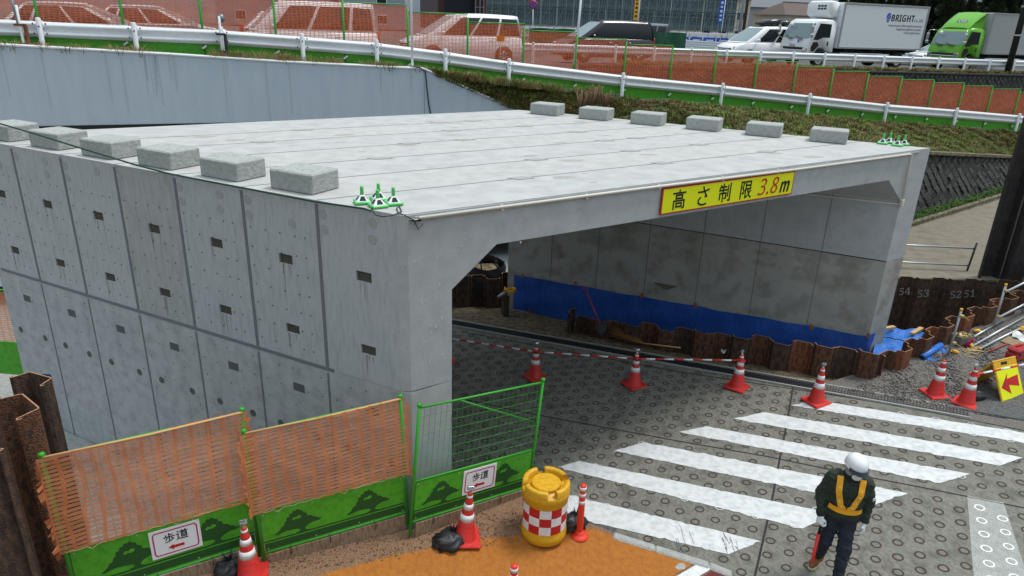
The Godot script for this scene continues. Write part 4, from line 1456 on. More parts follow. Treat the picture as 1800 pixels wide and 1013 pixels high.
	var q3 := on_plane(8, 720, Vector3(0, 0, -5.75), Vector3.BACK)
	pile(Vector3(q3.x, -0.42, -5.75), Vector3(0.8, 0, 0.6).normalized(), 0.6, 0.2, q3.y + 0.42, true, M.rust, "broad rust-streaked sheet pile beside the torn net end", "")
	var q4 := on_plane(-34, 770, Vector3(0, 0, -5.2), Vector3.BACK)
	pile(Vector3(q4.x, -0.42, -5.2), Vector3(0.9, 0, 0.44).normalized(), 0.7, 0.22, q4.y + 0.42, false, M.rust_dark, "dark sheet pile cut by the frame beside the broad streaked one", "")
	var st := mb(true)
	grid(st, 4, 6, func(u: float, v: float): return Vector3(q.x + 0.04 + 0.1 * u, ly - 0.2 + 0.2 * v, -6.93 + 0.02 * sin(v * 6.0)))
	var bs := part("blue_cloth", st, M.tarp, self)
	tag(bs, "scrap of dark blue sheet hooked behind the cut edge pile", "cloth")

# ---- near fence panels
var TREE := [[0.0, 0.0], [0.1, 0.06], [0.16, 0.12], [0.2, 0.2], [0.27, 0.22], [0.3, 0.32], [0.36, 0.36], [0.36, 0.46], [0.44, 0.48], [0.46, 0.56], [0.52, 0.56], [0.56, 0.64], [0.62, 0.62], [0.68, 0.66], [0.74, 0.6], [0.8, 0.58], [0.82, 0.5], [0.9, 0.46], [0.92, 0.36], [1.02, 0.34], [1.08, 0.26], [1.16, 0.24], [1.2, 0.18], [1.3, 0.16], [1.22, 0.1], [1.05, 0.1], [0.9, 0.04], [0.83, -0.02], [0.82, -0.08], [0.9, -0.12], [0.98, -0.13], [0.98, -0.16], [0.56, -0.16], [0.56, -0.13], [0.66, -0.1], [0.7, -0.04], [0.62, 0.0], [0.45, 0.02], [0.3, 0.03], [0.18, 0.0], [0.08, -0.03]]
func tree_print(st: SurfaceTool, at: Vector2, k: float, hole: SurfaceTool) -> void:
	var p := PackedVector2Array()
	for q in TREE: p.append(at + Vector2(q[0], q[1]) * k)
	prism(st, T(Vector3(0, 0, 0.0075)), p, 0.0015)
	var hp := PackedVector2Array()
	for q in [[0.5, 0.36], [0.56, 0.42], [0.62, 0.4], [0.68, 0.45], [0.76, 0.42], [0.74, 0.36], [0.68, 0.33], [0.6, 0.35], [0.54, 0.32]]: hp.append(at + Vector2(q[0], q[1]) * k)
	prism(hole, T(Vector3(0, 0, 0.0095)), hp, 0.001)
func path_sign(parent: Node, at: Vector3) -> void:
	var st := mb()
	box(st, T(at), Vector3(0.5, 0.36, 0.008), 0.002)
	part("sign_plate", st, M.white, parent)
	st = mb()
	for q in [[0, 0.145, 0.4, 0.014], [0, -0.145, 0.4, 0.014], [-0.215, 0, 0.014, 0.24], [0.215, 0, 0.014, 0.24]]:
		box(st, T(at + Vector3(q[0], q[1], 0.0045)), Vector3(q[2], q[3], 0.002))
	for sx in [-1, 1]:
		for sy in [-1, 1]:
			bar(st, at + Vector3(sx * 0.215, sy * 0.118, 0.0045), at + Vector3(sx * 0.198, sy * 0.145, 0.0045), 0.002, 0.014, Vector3.BACK)
	part("sign_border", st, M.magenta, parent)
	var ho := [[[0.5, 1.0], [0.5, 0.6]], [[0.5, 0.82], [0.8, 0.82]], [[0.22, 0.84], [0.22, 0.6]], [[0.03, 0.6], [0.97, 0.6]], [[0.5, 0.52], [0.5, 0.22]], [[0.3, 0.46], [0.16, 0.28]], [[0.7, 0.46], [0.86, 0.3]], [[0.78, 0.26], [0.5, 0.08], [0.14, 0.0]]]
	var dou := [[[0.5, 1.0], [0.56, 0.9]], [[0.84, 1.0], [0.76, 0.9]], [[0.34, 0.86], [0.98, 0.86]], [[0.62, 0.86], [0.58, 0.74]], [[0.46, 0.72], [0.46, 0.2]], [[0.46, 0.72], [0.9, 0.72], [0.9, 0.2]], [[0.46, 0.55], [0.9, 0.55]], [[0.46, 0.38], [0.9, 0.38]], [[0.46, 0.22], [0.9, 0.22]], [[0.1, 0.94], [0.2, 0.84]], [[0.02, 0.62], [0.2, 0.62], [0.12, 0.3], [0.2, 0.14], [0.02, 0.02]], [[0.18, 0.12], [0.4, 0.03], [0.98, 0.02]]]
	var i := 0
	for g in [ho, dou]:
		st = mb()
		glyph(st, T(at + Vector3(-0.115 + 0.125 * i, 0.0, 0.0045)).scaled_local(Vector3(0.11, 0.11, 1)), g, 0.1, 0.002)
		part("character", st, M.ink, parent)
		i += 1
	st = mb()
	prism(st, T(at + Vector3(0, -0.075, 0.0045)), PackedVector2Array([Vector2(-0.085, 0), Vector2(-0.03, 0.035), Vector2(-0.03, 0.017), Vector2(0.075, 0.017), Vector2(0.075, -0.017), Vector2(-0.03, -0.017), Vector2(-0.03, -0.035)]), 0.002)
	part("arrow", st, M.sign_red, parent)
func near_panel(tl: Vector3, ang: float, slope: float, w: float, h: float, board: float, label: String, net: bool, sign_x: float, trees: Array, wires: bool) -> Node3D:
	var o := thing("fence_panel", label, "fence panel", tl - UP * h)
	o.rotation = Vector3.ZERO
	o.basis = Basis(UP, ang) * Basis(Vector3.BACK, atan(slope))
	var st := mb(true)
	var leg := 0.2
	for x in [0.0, w]:
		st = mb(true)
		tube(st, [Vector3(x, -leg, 0), Vector3(x, h + 0.04, 0)], 0.021, 10)
		part("post", st, M.green, o)
		st = mb(true)
		lathe(st, T(Vector3(x, h + 0.03, 0)), [Vector2(0.026, -0.02), Vector2(0.03, 0.0), Vector2(0.028, 0.025), Vector2(0, 0.03)], 10)
		part("post_cap", st, M.green, o)
	for y in [h, board, 0.0]:
		st = mb(true)
		tube(st, [Vector3(0, y, 0), Vector3(w, y, 0)], 0.014 if y > 0 else 0.017, 8)
		part("rail", st, M.green, o)
	st = mb()
	box(st, T(Vector3(w * 0.5, board * 0.5, 0)), Vector3(w - 0.06, board - 0.03, 0.014))
	var bd := part("green_board", st, M.green_panel, o)
	st = mb()
	box(st, T(Vector3(w * 0.5, board * 0.14, 0.0075)), Vector3(w - 0.062, board * 0.16, 0.0015))
	box(st, T(Vector3(w * 0.5, board * 0.265, 0.0075)), Vector3(w - 0.062, board * 0.035, 0.0015))
	var hole := mb()
	for tx in trees: tree_print(st, Vector2(tx, board * 0.38), board * 0.72, hole)
	part("printed_trees", st, M.green_dark, bd)
	part("printed_gap", hole, M.green_panel, bd)
	st = mb(true)
	for x in [0.06, w * 0.35, w * 0.65, w - 0.06]:
		for y in [0.05, board - 0.05]:
			lathe(st, Transform3D(Basis(Vector3.RIGHT, Vector3.BACK, Vector3.DOWN), Vector3(x, y, 0.007)), [Vector2(0.009, 0), Vector2(0.006, 0.005), Vector2(0, 0.006)], 8)
	part("rivets", st, M.steel, bd)
	if wires:
		st = mb(true)
		var nx := int(w / 0.075)
		for i in range(1, nx):
			tube(st, [Vector3(w * i / nx, board, 0), Vector3(w * i / nx, h, 0)], 0.0026, 4, false)
		for j in range(1, 8):
			var y := lerpf(board, h, j / 8.0)
			tube(st, [Vector3(0, y, 0), Vector3(w, y, 0)], 0.0026, 4, false)
		part("wire_mesh", st, M.green, o)
	if net:
		for wh in [1, 2]:
			var nm := net_mesh(w + 0.1, board + 0.0, h + 0.02, 13, 23, 0.034, 0.014, 0.045, int(w * 100) + int(tl.x * 10), 0.03, wh)
			var nn := part("net_bands" if wh == 1 else "net_strips", nm, M.net_band if wh == 1 else M.net, o)
			nn.position = Vector3(-0.05, 0, 0.0)
			stuff(nn)
	if sign_x > 0.0: path_sign(o, Vector3(sign_x, board * 0.62, 0.014))
	return o
func build_near_fence() -> void:
	var p1 := near_panel(V(-4.381, -4.005, 5.519), 0.539, 0.0, 1.8, 1.73, 0.62, "green fence panel with torn-ended orange net and footpath sign beside the rusty piles", true, 0.98, [0.25, 1.05], true)
	var p2 := near_panel(V(-2.757, -4.207, 6.367), 0.453, 0.03, 1.72, 1.62, 0.575, "green fence panel with orange net and no sign, between two signed panels", true, 0.0, [0.15, 0.98], true)
	var p3 := near_panel(V(-1.146, -4.235, 6.979), 0.604, -0.09, 1.8, 1.585, 0.58, "green fence panel with bare wire mesh and footpath sign by the yellow drum", false, 0.95, [0.12, 1.06], true)
	# diagonal stay behind the mesh
	var st := mb(true)
	tube(st, [Vector3(0.62, 1.5, -0.12), Vector3(1.78, 0.98, -0.03)], 0.011, 6)
	part("stay", st, M.green, p3)
	# torn end of the net
	st = mb(true)
	for i in 26:
		var y := lerpf(0.58, 1.7, i / 25.0)
		var l := rng.randf_range(0.02, 0.075)
		var z := rng.randf_range(-0.03, 0.07)
		quad(st, Vector3(-0.04, y, 0.03), Vector3(-0.04, y + 0.045, 0.03), Vector3(-0.04 - l, y + rng.randf_range(-0.03, 0.03), z), Vector3(-0.04 - l * 0.8, y - rng.randf_range(0.02, 0.06), z))
	for i in 10:
		var y := lerpf(0.7, 1.65, i / 9.0)
		quad(st, Vector3(1.8, y, 0.04), Vector3(1.8, y + 0.05, 0.04), Vector3(1.86 + rng.randf() * 0.03, y + 0.03, 0.05), Vector3(1.85, y - 0.03, 0.05))
	stuff(part("net_tatter", st, M.net_band, p1))
	st = mb(true)
	for i in 22:
		var y := lerpf(0.57, 1.54, i / 21.0)
		for s in [[-0.05, -1], [1.77, 1]]:
			quad(st, Vector3(s[0], y, 0.035), Vector3(s[0], y + 0.04, 0.035), Vector3(s[0] + s[1] * rng.randf_range(0.01, 0.06), y + 0.02, 0.05), Vector3(s[0] + s[1] * 0.02, y - 0.03, 0.045))
	stuff(part("net_tatter", st, M.net_band, p2))
	# rolled hem cord on both nets
	for p in [p1, p2]:
		var ph := 1.745 if p == p1 else 1.635
		var pw := 1.8 if p == p1 else 1.72
		var pb := 0.625 if p == p1 else 0.58
		st = mb(true)
		tube(st, [Vector3(0.0, ph, 0.02), Vector3(pw * 0.5, ph - 0.01, 0.03), Vector3(pw, ph, 0.02)], 0.013, 6)
		part("net_hem", st, mat("hem", C(196, 154, 104), 0.8), p)
		st = mb(true)
		var pts := []
		for i in 40:
			var x := pw * i / 39.0
			pts.append(Vector3(x, pb + 0.006 * sin(i * 1.9) - (0.035 if i % 17 == 5 else 0.0), 0.03))
		tube(st, pts, 0.0025, 4)
		part("tie_cord", st, mat("cord", C(206, 190, 170), 0.9), p)
	# plywood under the panels
	var bn := 0
	for q in [[[480, 983], [715, 912], "brown plywood board closing the gap under the unsigned net panel"], [[728, 920], [925, 858], "brown plywood board closing the gap beneath the bare mesh panel"], [[120, 1025], [455, 965], "dark plywood board under the net panel beside the rusty piles"]]:
		var pn: Node3D = [p2, p3, p1][bn]
		var o := thing("plywood_board", q[2], "board", pn.position)
		o.basis = pn.basis
		st = mb()
		box(st, T(Vector3(0.87, -0.12, 0.026)), Vector3(1.62, 0.21, 0.012), 0.002)
		part("board", st, M.plywood, o)
		st = mb(true)
		for x in [0.3, 0.75, 1.3]:
			tube(st, [Vector3(x, -0.09, 0.038), Vector3(x + 0.01, -0.03, 0.045), Vector3(x, 0.02, 0.02)], 0.006, 5)
		part("wire_tie", st, M.rust, o)
		bn += 1

# ---- cones, drum, posts
var cone_proto: Node3D = null
func cone(at: Vector3, turn: float, label: String, group := "", lamp := true, lean := Vector2.ZERO) -> Node3D:
	var o: Node3D
	if cone_proto == null:
		o = thing("traffic_cone", label, "traffic cone", at, turn, group)
		var st := mb()
		box(st, T(Vector3(0, 0.02, 0)), Vector3(0.39, 0.04, 0.39), 0.012)
		part("base", st, M.cone_red, o)
		st = mb(true)
		lathe(st, Transform3D.IDENTITY, [Vector2(0.155, 0.038), Vector2(0.135, 0.06), Vector2(0.034, 0.66), Vector2(0.03, 0.69), Vector2(0.0, 0.692)], 24)
		var body := part("body", st, M.cone_red, o)
		for b in [[0.31, 0.405], [0.475, 0.55], [0.635, 0.665]]:
			st = mb(true)
			var r0: float = lerpf(0.135, 0.034, (b[0] - 0.06) / 0.6) + 0.002
			var r1: float = lerpf(0.135, 0.034, (b[1] - 0.06) / 0.6) + 0.002
			lathe(st, Transform3D.IDENTITY, [Vector2(r0 - 0.004, b[0]), Vector2(r0, b[0]), Vector2(r1, b[1]), Vector2(r1 - 0.004, b[1])], 24)
			part("reflective_band", st, M.cone_band, body)
		st = mb()
		lathe(st, Transform3D.IDENTITY, [Vector2(0.022, 0.69), Vector2(0.018, 0.73), Vector2(0.03, 0.74)], 10)
		box(st, Transform3D(Basis(Vector3.RIGHT, -0.35), Vector3(0, 0.765, 0)), Vector3(0.085, 0.05, 0.06), 0.01)
		part("solar_lamp", st, M.chrome, o)
		st = mb()
		box(st, Transform3D(Basis(Vector3.RIGHT, -0.35), Vector3(0, 0.789, 0.008)), Vector3(0.06, 0.006, 0.04))
		part("solar_cell", st, M.glass, o)
		cone_proto = o
	else:
		o = copy_of(cone_proto, label, at, turn, group)
		if group == "" and o.has_meta("group"): o.remove_meta("group")
	if not lamp:
		for c in o.get_children():
			if String(c.name).begins_with("solar"):
				o.remove_child(c)
				c.free()
	o.basis = Basis.from_euler(Vector3(lean.x, turn, lean.y)) * Basis.IDENTITY
	return o
func cone_bar(a: Vector3, b: Vector3, label: String) -> void:
	var o := thing("cone_bar", label, "bar", a)
	var d := b - a
	var n := int(d.length() / 0.17)
	for i in n:
		var st := mb(true)
		tube(st, [d * (float(i) / n), d * (float(i + 1) / n)], 0.018, 8)
		part("stripe", st, M.cone_red if i % 2 == 0 else M.cone_band, o)
	for e in [Vector3.ZERO, d]:
		var st := mb(true)
		for k in 14:
			var t0 := TAU * k / 14; var t1 := TAU * (k + 1) / 14
			tube(st, [e + Vector3(cos(t0), 0, sin(t0)) * 0.07, e + Vector3(cos(t1), 0, sin(t1)) * 0.07], 0.013, 5, false)
		part("loop", st, M.cone_red, o)
func delineator(at: Vector3, label: String, domed := false) -> void:
	var o := thing("delineator_post", label, "delineator post", at)
	var st := mb(true)
	lathe(st, Transform3D.IDENTITY, [Vector2(0.12, 0), Vector2(0.12, 0.012), Vector2(0.085, 0.035), Vector2(0.06, 0.05), Vector2(0.058, 0.075), Vector2(0.043, 0.085)], 20)
	part("foot", st, M.post_red, o)
	st = mb(true)
	lathe(st, Transform3D.IDENTITY, [Vector2(0.043, 0.08), Vector2(0.041, 0.77), Vector2(0.036, 0.8), Vector2(0.0, 0.81)], 18)
	var b := part("shaft", st, M.post_red, o)
	for y in [0.52, 0.63, 0.725]:
		st = mb(true)
		lathe(st, Transform3D.IDENTITY, [Vector2(0.042, y), Vector2(0.0445, y), Vector2(0.0445, y + 0.05), Vector2(0.042, y + 0.05)], 18)
		part("reflective_band", st, M.cone_band, b)
func sandbag(at: Vector3, turn: float, s: Vector3, label: String) -> void:
	var o := thing("sandbag", label, "sandbag", at, turn)
	var st := mb(true)
	var n := FastNoiseLite.new()
	n.seed = int(at.x * 100)
	n.frequency = 5.0
	grid(st, 20, 12, func(u: float, v: float):
		var a := TAU * u
		var ph := PI * v
		var r := pow(absf(sin(ph)), 0.55)
		var q := Vector3(cos(a) * r * (0.8 + 0.2 * absf(cos(a))), maxf(-0.35, cos(ph)), sin(a) * r)
		q *= 1.0 + 0.5 * n.get_noise_3d(q.x * 0.5, q.y * 0.7, q.z * 0.5) + 0.1 * n.get_noise_3d(q.x * 1.6, q.y * 2.0, q.z * 1.6)
		return Vector3(q.x * s.x, q.y * s.y + s.y * 0.35, q.z * s.z))
	part("sack", st, M.bag_black, o)
	st = mb(true)
	var top := Vector3(0.25 * s.x, s.y * 1.3, -0.2 * s.z)
	for k in 6:
		var a := TAU * k / 6
		tube(st, [top + Vector3(cos(a) * 0.02, 0, sin(a) * 0.02), top + Vector3(cos(a) * 0.06, 0.09, sin(a) * 0.06)], 0.014, 5, true, 0.004)
	part("tied_neck", st, M.bag_black, o)
func drum() -> void:
	var at := on_walk(955, 936)
	var o := thing("crash_drum", "yellow plastic crash cushion drum with red and white checks", "drum", at, 0.25)
	var st := mb(true)
	lathe(st, Transform3D.IDENTITY, [Vector2(0.0, 0.0), Vector2(0.27, 0.0), Vector2(0.293, 0.02), Vector2(0.297, 0.1), Vector2(0.29, 0.115), Vector2(0.29, 0.16), Vector2(0.284, 0.175), Vector2(0.284, 0.57), Vector2(0.292, 0.585), Vector2(0.292, 0.63), Vector2(0.305, 0.65), Vector2(0.305, 0.72), Vector2(0.295, 0.735), Vector2(0.2, 0.735), Vector2(0.19, 0.745), Vector2(0.0, 0.75)], 36)
	part("barrel", st, M.yellow_drum, o)
	for k in 4:
		st = mb(true)
		var a0 := TAU * k / 4 + 0.2
		grid(st, 10, 5, func(u: float, v: float):
			var a := a0 + u * 1.18
			var prof := [Vector2(0.302, 0.72), Vector2(0.3, 0.81), Vector2(0.285, 0.825), Vector2(0.245, 0.825), Vector2(0.232, 0.81), Vector2(0.225, 0.735)]
			var q: Vector2 = prof[int(round(v * 5))]
			return Vector3(cos(a) * q.x, q.y, sin(a) * q.x))
		for e in [a0, a0 + 1.18]:
			var pr := [Vector2(0.302, 0.72), Vector2(0.3, 0.81), Vector2(0.285, 0.825), Vector2(0.245, 0.825), Vector2(0.232, 0.81), Vector2(0.225, 0.735)]
			for i in range(1, 5):
				var f := func(q: Vector2) -> Vector3: return Vector3(cos(e) * q.x, q.y, sin(e) * q.x)
				tri(st, f.call(pr[0]), f.call(pr[i]), f.call(pr[i + 1]))
		part("rim_lug", st, M.yellow_drum, o)
	st = mb()
	lathe(st, T(Vector3(0, 0.757, 0)), [Vector2(0.185, -0.02), Vector2(0.185, 0.03), Vector2(0.178, 0.038), Vector2(0.0, 0.04)], 32)
	for k in 48:
		var a := TAU * k / 48
		box(st, TY(Vector3(cos(a) * 0.187, 0.773, -sin(a) * 0.187), a), Vector3(0.008, 0.026, 0.012), 0.002)
	part("lid", st, M.yellow_drum, o)
	# check pattern: 12 columns, 3 rows of reflective squares
	for c in 12:
		for r in 3:
			st = mb(true)
			grid(st, 4, 1, func(u: float, v: float):
				var a := TAU * (c + u * 0.99) / 12.0
				return Vector3(cos(a) * 0.2865, 0.185 + 0.125 * (r + v * 0.992), sin(a) * 0.2865))
			part("check_square", st, M.sign_red if (c + r) % 2 == 0 else M.cone_band, o)
func build_cones() -> void:
	var g := ""
	var c0 := on_road(783, 636); var c1 := on_road(940, 663); var c2 := on_road(1114, 677); var c3 := on_road(1295, 681); var c4 := on_road(1434, 707)
	var c5 := on_road(1643, 694); var c6 := on_road(1697, 710)
	cone(c2, 0.5, "red traffic cone joined by striped bars to a cone on either side")
	cone(c1, 0.6, "red traffic cone beside the top of the bare mesh fence panel, barred on both sides")
	cone(c0, 0.4, "red traffic cone mostly hidden behind the culvert's wall")
	cone(c3, 0.9, "red traffic cone ending the striped bar row in front of the sheet piles")
	cone(c4, 0.45, "red traffic cone standing on the end of a white road stripe")
	cone(c5, 0.15, "red traffic cone without a lamp at the drain grating on the gravel side", "", false)
	cone(c6, 0.75, "red traffic cone at the end of the grating with a bar towards the arrow sign")
	var h := Vector3(0, 0.57, 0)
	cone_bar(c0 + h, c1 + h, "red and white striped bar running in behind the culvert wall")
	cone_bar(c1 + h, c2 + h, "red and white striped bar nearest the bare mesh fence panel")
	cone_bar(c2 + h, c3 + h, "red and white striped bar in front of the broom and sheet piles")
	var far := on_road(1875, 680)
	cone_bar(c6 + h, far + h + Vector3(0, 0.1, 0), "red and white striped bar passing in front of the yellow arrow sign")
	cone(far, 0.2, "red traffic cone carrying the bar beyond the red toolbox")
	var w1 := on_walk(816, 947)
	cone(w1, 0.15, "red traffic cone leaning on a black sandbag before the mesh panel sign", "", true, Vector2(0.0, -0.1))
	var w2 := on_walk(440, 1014)
	cone(w2, 0.3, "red traffic cone at the joint of the two net panels with a black bag")
	sandbag(on_walk(792, 954), 0.5, Vector3(0.22, 0.11, 0.17), "black sandbag slumped against the leaning cone")
	sandbag(on_walk(402, 1006), 1.1, Vector3(0.17, 0.11, 0.15), "black tied bag beside the cone at the net panels")
	sandbag(on_walk(1008, 925), 0.2, Vector3(0.17, 0.12, 0.14), "small black bag tucked behind the yellow drum")
	sandbag(on_road(1712, 703), 1.3, Vector3(0.1, 0.12, 0.16), "small black weight bag behind the cone by the grating")
	delineator(on_walk(1018, 942), "tall red delineator post with white bands next to the drum")
	delineator(on_walk(900, 1092), "red delineator post cut off below, standing on the orange surface")
	drum()

func build_drain() -> void:
	var o := thing("drain_grating", "long steel drain grating along the edge of the lower road", "grating")
	var a := Vector3(-3.5, 0, -16.72)
	var b := Vector3(7.87, 0, -10.43)
	a.y = road_y(a.x); b.y = road_y(b.x)
	var d := (b - a).normalized()
	var s := d.cross(UP).normalized()
	var st := mb()
	bar(st, a - UP * 0.03, b - UP * 0.03, 0.30, 0.03, s)
	part("channel", st, M.joint_dark, o)
	st = mb()
	for k in [-0.16, 0.16]:
		bar(st, a + s * k + UP * 0.012, b + s * k + UP * 0.012, 0.035, 0.03, s)
	part("frame", st, M.conc_patch, o)
	var n := int(a.distance_to(b) / 0.05)
	st = mb()
	for i in n:
		var p := a.lerp(b, (i + 0.5) / n) + UP * 0.008
		bar(st, p - s * 0.142, p + s * 0.142, 0.012, 0.02, d)
	for k in [-0.07, 0.0, 0.07]:
		bar(st, a + s * k + UP * 0.006, b + s * k + UP * 0.006, 0.008, 0.02, s)
	var g := part("grating_bars", st, M.dark_metal, o)
	stuff(g)
	var o2 := thing("drain_cover", "square steel drain cover at the end of the long grating", "grating")
	var q := []
	for p in [[1708, 720], [1756, 726], [1767, 737], [1716, 729]]: q.append(on_road(p[0], p[1]) + UP * 0.012)
	st = mb()
	slab(st, [q[0] - UP * 0.01, q[1] - UP * 0.01, q[2] - UP * 0.01, q[3] - UP * 0.01], 0.05)
	part("pan", st, M.joint_dark, o2)
	st = mb()
	for i in 5:
		var k := i / 4.0
		bar(st, q[0].lerp(q[1], k), q[3].lerp(q[2], k), 0.03, 0.02)
	for k in [0.0, 0.33, 0.66, 1.0]:
		bar(st, q[0].lerp(q[3], k), q[1].lerp(q[2], k), 0.012, 0.016)
	part("bars", st, M.dark_metal, o2)

func build_yard() -> void:
	# A-frame arrow sign
	var c := on_road(1747, 687)
	var o := thing("arrow_sign", "yellow folding A-frame sign with a red arrow on the asphalt", "sign", c, 0.42)
	var lean := 0.5
	for s in [1, -1]:
		var fr := Transform3D(Basis(Vector3.RIGHT, -lean * s) if s == 1 else Basis(UP, PI) * Basis(Vector3.RIGHT, -lean), Vector3(0, 0, 0.34 * s))
		var st := mb()
		box(st, fr * T(Vector3(0, 0.36, 0)), Vector3(0.62, 0.74, 0.03), 0.01)
		var leaf := part("leaf", st, M.yellow_drum, o)
		if s == 1:
			st = mb()
			box(st, fr * T(Vector3(0, 0.31, 0.012)), Vector3(0.57, 0.56, 0.014), 0.003)
			part("face", st, M.sign_yellow, leaf)
			st = mb()
			var ar := PackedVector2Array()
			for q in [[-0.25, -0.06], [-0.02, 0.17], [-0.06, 0.07], [0.24, 0.1], [0.22, -0.1], [-0.04, -0.04], [-0.03, -0.2]]: ar.append(Vector2(q[0], q[1] + 0.31))
			prism(st, fr * T(Vector3(0, 0, 0.0195)), ar, 0.002)
			part("arrow", st, M.sign_red, leaf)
			st = mb()
			box(st, fr * T(Vector3(-0.04, 0.655, 0.013)), Vector3(0.17, 0.05, 0.008))
			part("handle_slot", st, M.ink, leaf)
	# red toolbox
	o = thing("toolbox", "red plastic toolbox on the gravel", "toolbox", on_road(1783, 634) + UP * 0.03, 0.5)
	var st := mb()
	box(st, T(Vector3(0, 0.09, 0)), Vector3(0.4, 0.17, 0.22), 0.03)
	part("tray", st, mat("box_red", C(166, 44, 50), 0.45), o)
	st = mb()
	box(st, T(Vector3(0, 0.225, 0)), Vector3(0.41, 0.1, 0.23), 0.035)
	part("lid", st, M.box_red, o)
	st = mb(true)
	tube(st, [Vector3(-0.1, 0.27, 0), Vector3(-0.09, 0.3, 0), Vector3(0.09, 0.3, 0), Vector3(0.1, 0.27, 0)], 0.014, 7)
	part("handle", st, M.box_red, o)
	st = mb()
	for x in [-0.12, 0.12]: box(st, T(Vector3(x, 0.17, 0.118)), Vector3(0.04, 0.06, 0.015), 0.004)
	part("latch", st, M.ink, o)
	# blue roll
	o = thing("blue_roll", "roll of bright blue sheeting lying by the sheet piles", "roll", on_road(1634, 627) + UP * 0.07)
	var e0 := on_road(1620, 634) + UP * 0.07 - o.position
	var e1 := on_road(1652, 612) + UP * 0.07 - o.position
	st = mb(true)
	tube(st, [e0, e1], 0.06, 14)
	part("roll", st, M.tarp, o)
	st = mb(true)
	grid(st, 6, 4, func(u: float, v: float): return e0.lerp(e1, u) + Vector3(0.25 * v * (0.4 + u * 0.6), -0.055 + 0.02 * sin(u * 9), 0.16 * v))
	part("loose_end", st, M.tarp, o)
	st = mb(true)
	tube(st, [e0 + (e0 - e1).normalized() * 0.002, e0 + (e0 - e1).normalized() * 0.004], 0.042, 14)
	part("core", st, M.ink, o)
	# blue tarpaulin in the trench corner
	o = thing("trench_tarpaulin", "bright blue tarpaulin spread over the trench at the culvert corner", "tarpaulin")
	st = mb(true)
	var ta := on_y(1530, 640, 0.55); var tb := on_y(1605, 622, 0.6); var tc := on_y(1625, 582, 0.7); var td := on_y(1545, 576, 0.6)
	grid(st, 14, 12, func(u: float, v: float):
		var p := ta.lerp(tb, u).lerp(td.lerp(tc, u), v)
		return p + UP * (0.035 * sin(u * 13.0 + v * 4.0) + 0.02 * sin(v * 17.0 - u * 5.0)))
	part("sheet", st, M.tarp, o)
	st = mb(true)
	var rope := []
	for i in 16: rope.append(on_y(1552 + i * 5.0, 592 + i * 0.9 + 0.8 * sin(i * 2.0), 0.70))
	tube(st, rope, 0.012, 5)
	part("rope", st, M.ink, o)
	for q in [[[1553, 578], [1572, 575]], [[1603, 587], [1620, 577]]]:
		st = mb()
		bar(st, on_y(q[0][0], q[0][1], 0.74), on_y(q[1][0], q[1][1], 0.74), 0.09, 0.05)
		var w := part("timber_offcut", st, M.wood, self)
		tag(w, "pale timber offcut weighing down the trench tarpaulin, %s" % ["beside the culvert leg" if q[0][0] < 1560 else "at its outer edge"][0], "timber")
	# scaffold tubes: standing posts, rails, loose tubes
	var clamp_m: Material = M.brass
	var defs := [[[1667, 625], 0.98, "galvanised post with yellow cap and hanging clamp beside the grey crate"], [[1745, 577], 0.98, "galvanised post with yellow cap carrying the two handrail tubes"], [[1797, 552], 0.9, "galvanised post at the frame edge of the handrail"]]
	var tops := []
	for q in defs:
		var p := on_road(q[0][0], q[0][1])
		o = thing("scaffold_post", q[2], "post", p)
		st = mb(true)
		tube(st, [Vector3(0, -0.3, 0), Vector3(0, q[1], 0)], 0.0245, 10)
		part("tube", st, M.steel, o)
		st = mb(true)
		tube(st, [Vector3(0, q[1] - 0.02, 0), Vector3(0, q[1] + 0.03, 0)], 0.028, 10)
		part("cap", st, M.yellow_cap, o)
		for y in [0.28, q[1] - 0.12]:
			st = mb()
			box(st, TY(Vector3(0.03, y, 0.02), 0.6), Vector3(0.09, 0.05, 0.06), 0.008)
			bar(st, Vector3(0.05, y, 0.03), Vector3(0.17, y - 0.07, 0.06), 0.02, 0.02)
			part("clamp", st, clamp_m, o)
		tops.append(p)
	o = thing("handrail", "two galvanised handrail tubes running right from the capped post", "handrail")
	for y in [0.86, 0.27]:
		st = mb(true)
		tube(st, [tops[1] + UP * y + Vector3(0.05, 0, 0.03), on_plane(1860, 455 if y > 0.5 else 523, tops[1] + Vector3(0.05, 0, 0.03), Vector3(-0.6, 0, -0.8).normalized().cross(UP).cross(UP) + Vector3(0, 0, 0.0001)) if false else tops[2] + UP * (y + 0.02) + (tops[2] - tops[1]) * 1.2], 0.0245, 10)
		part("rail", st, M.steel, o)
	var loose := [[[1705, 600], [1762, 566], "grey loose scaffold tube with clamps nearest the pile row"], [[1708, 613], [1840, 538], "long loose scaffold tube, middle of the three on the gravel"], [[1722, 617], [1850, 552], "long loose scaffold tube lying next to the shovel blade"]]
	for q in loose:
		st = mb(true)
		var a := on_road(q[0][0], q[0][1]) + UP * 0.05
		var b := on_road(q[1][0], q[1][1]) + UP * 0.06
		o = thing("scaffold_tube", q[2], "tube", a)
		tube(st, [Vector3.ZERO, b - a], 0.0245, 10)
		part("tube", st, M.steel, o)
		st = mb(true)
		tube(st, [(a - b).normalized() * 0.03, Vector3.ZERO], 0.027, 10)
		part("cap", st, M.yellow_cap, o)
	# crate of clamps, red spray can, yellow gloves and clutter
	o = thing("crate", "grey plastic crate of clamps at the foot of the capped post", "crate", on_road(1688, 605) + UP * 0.03, 0.35)
	st = mb()
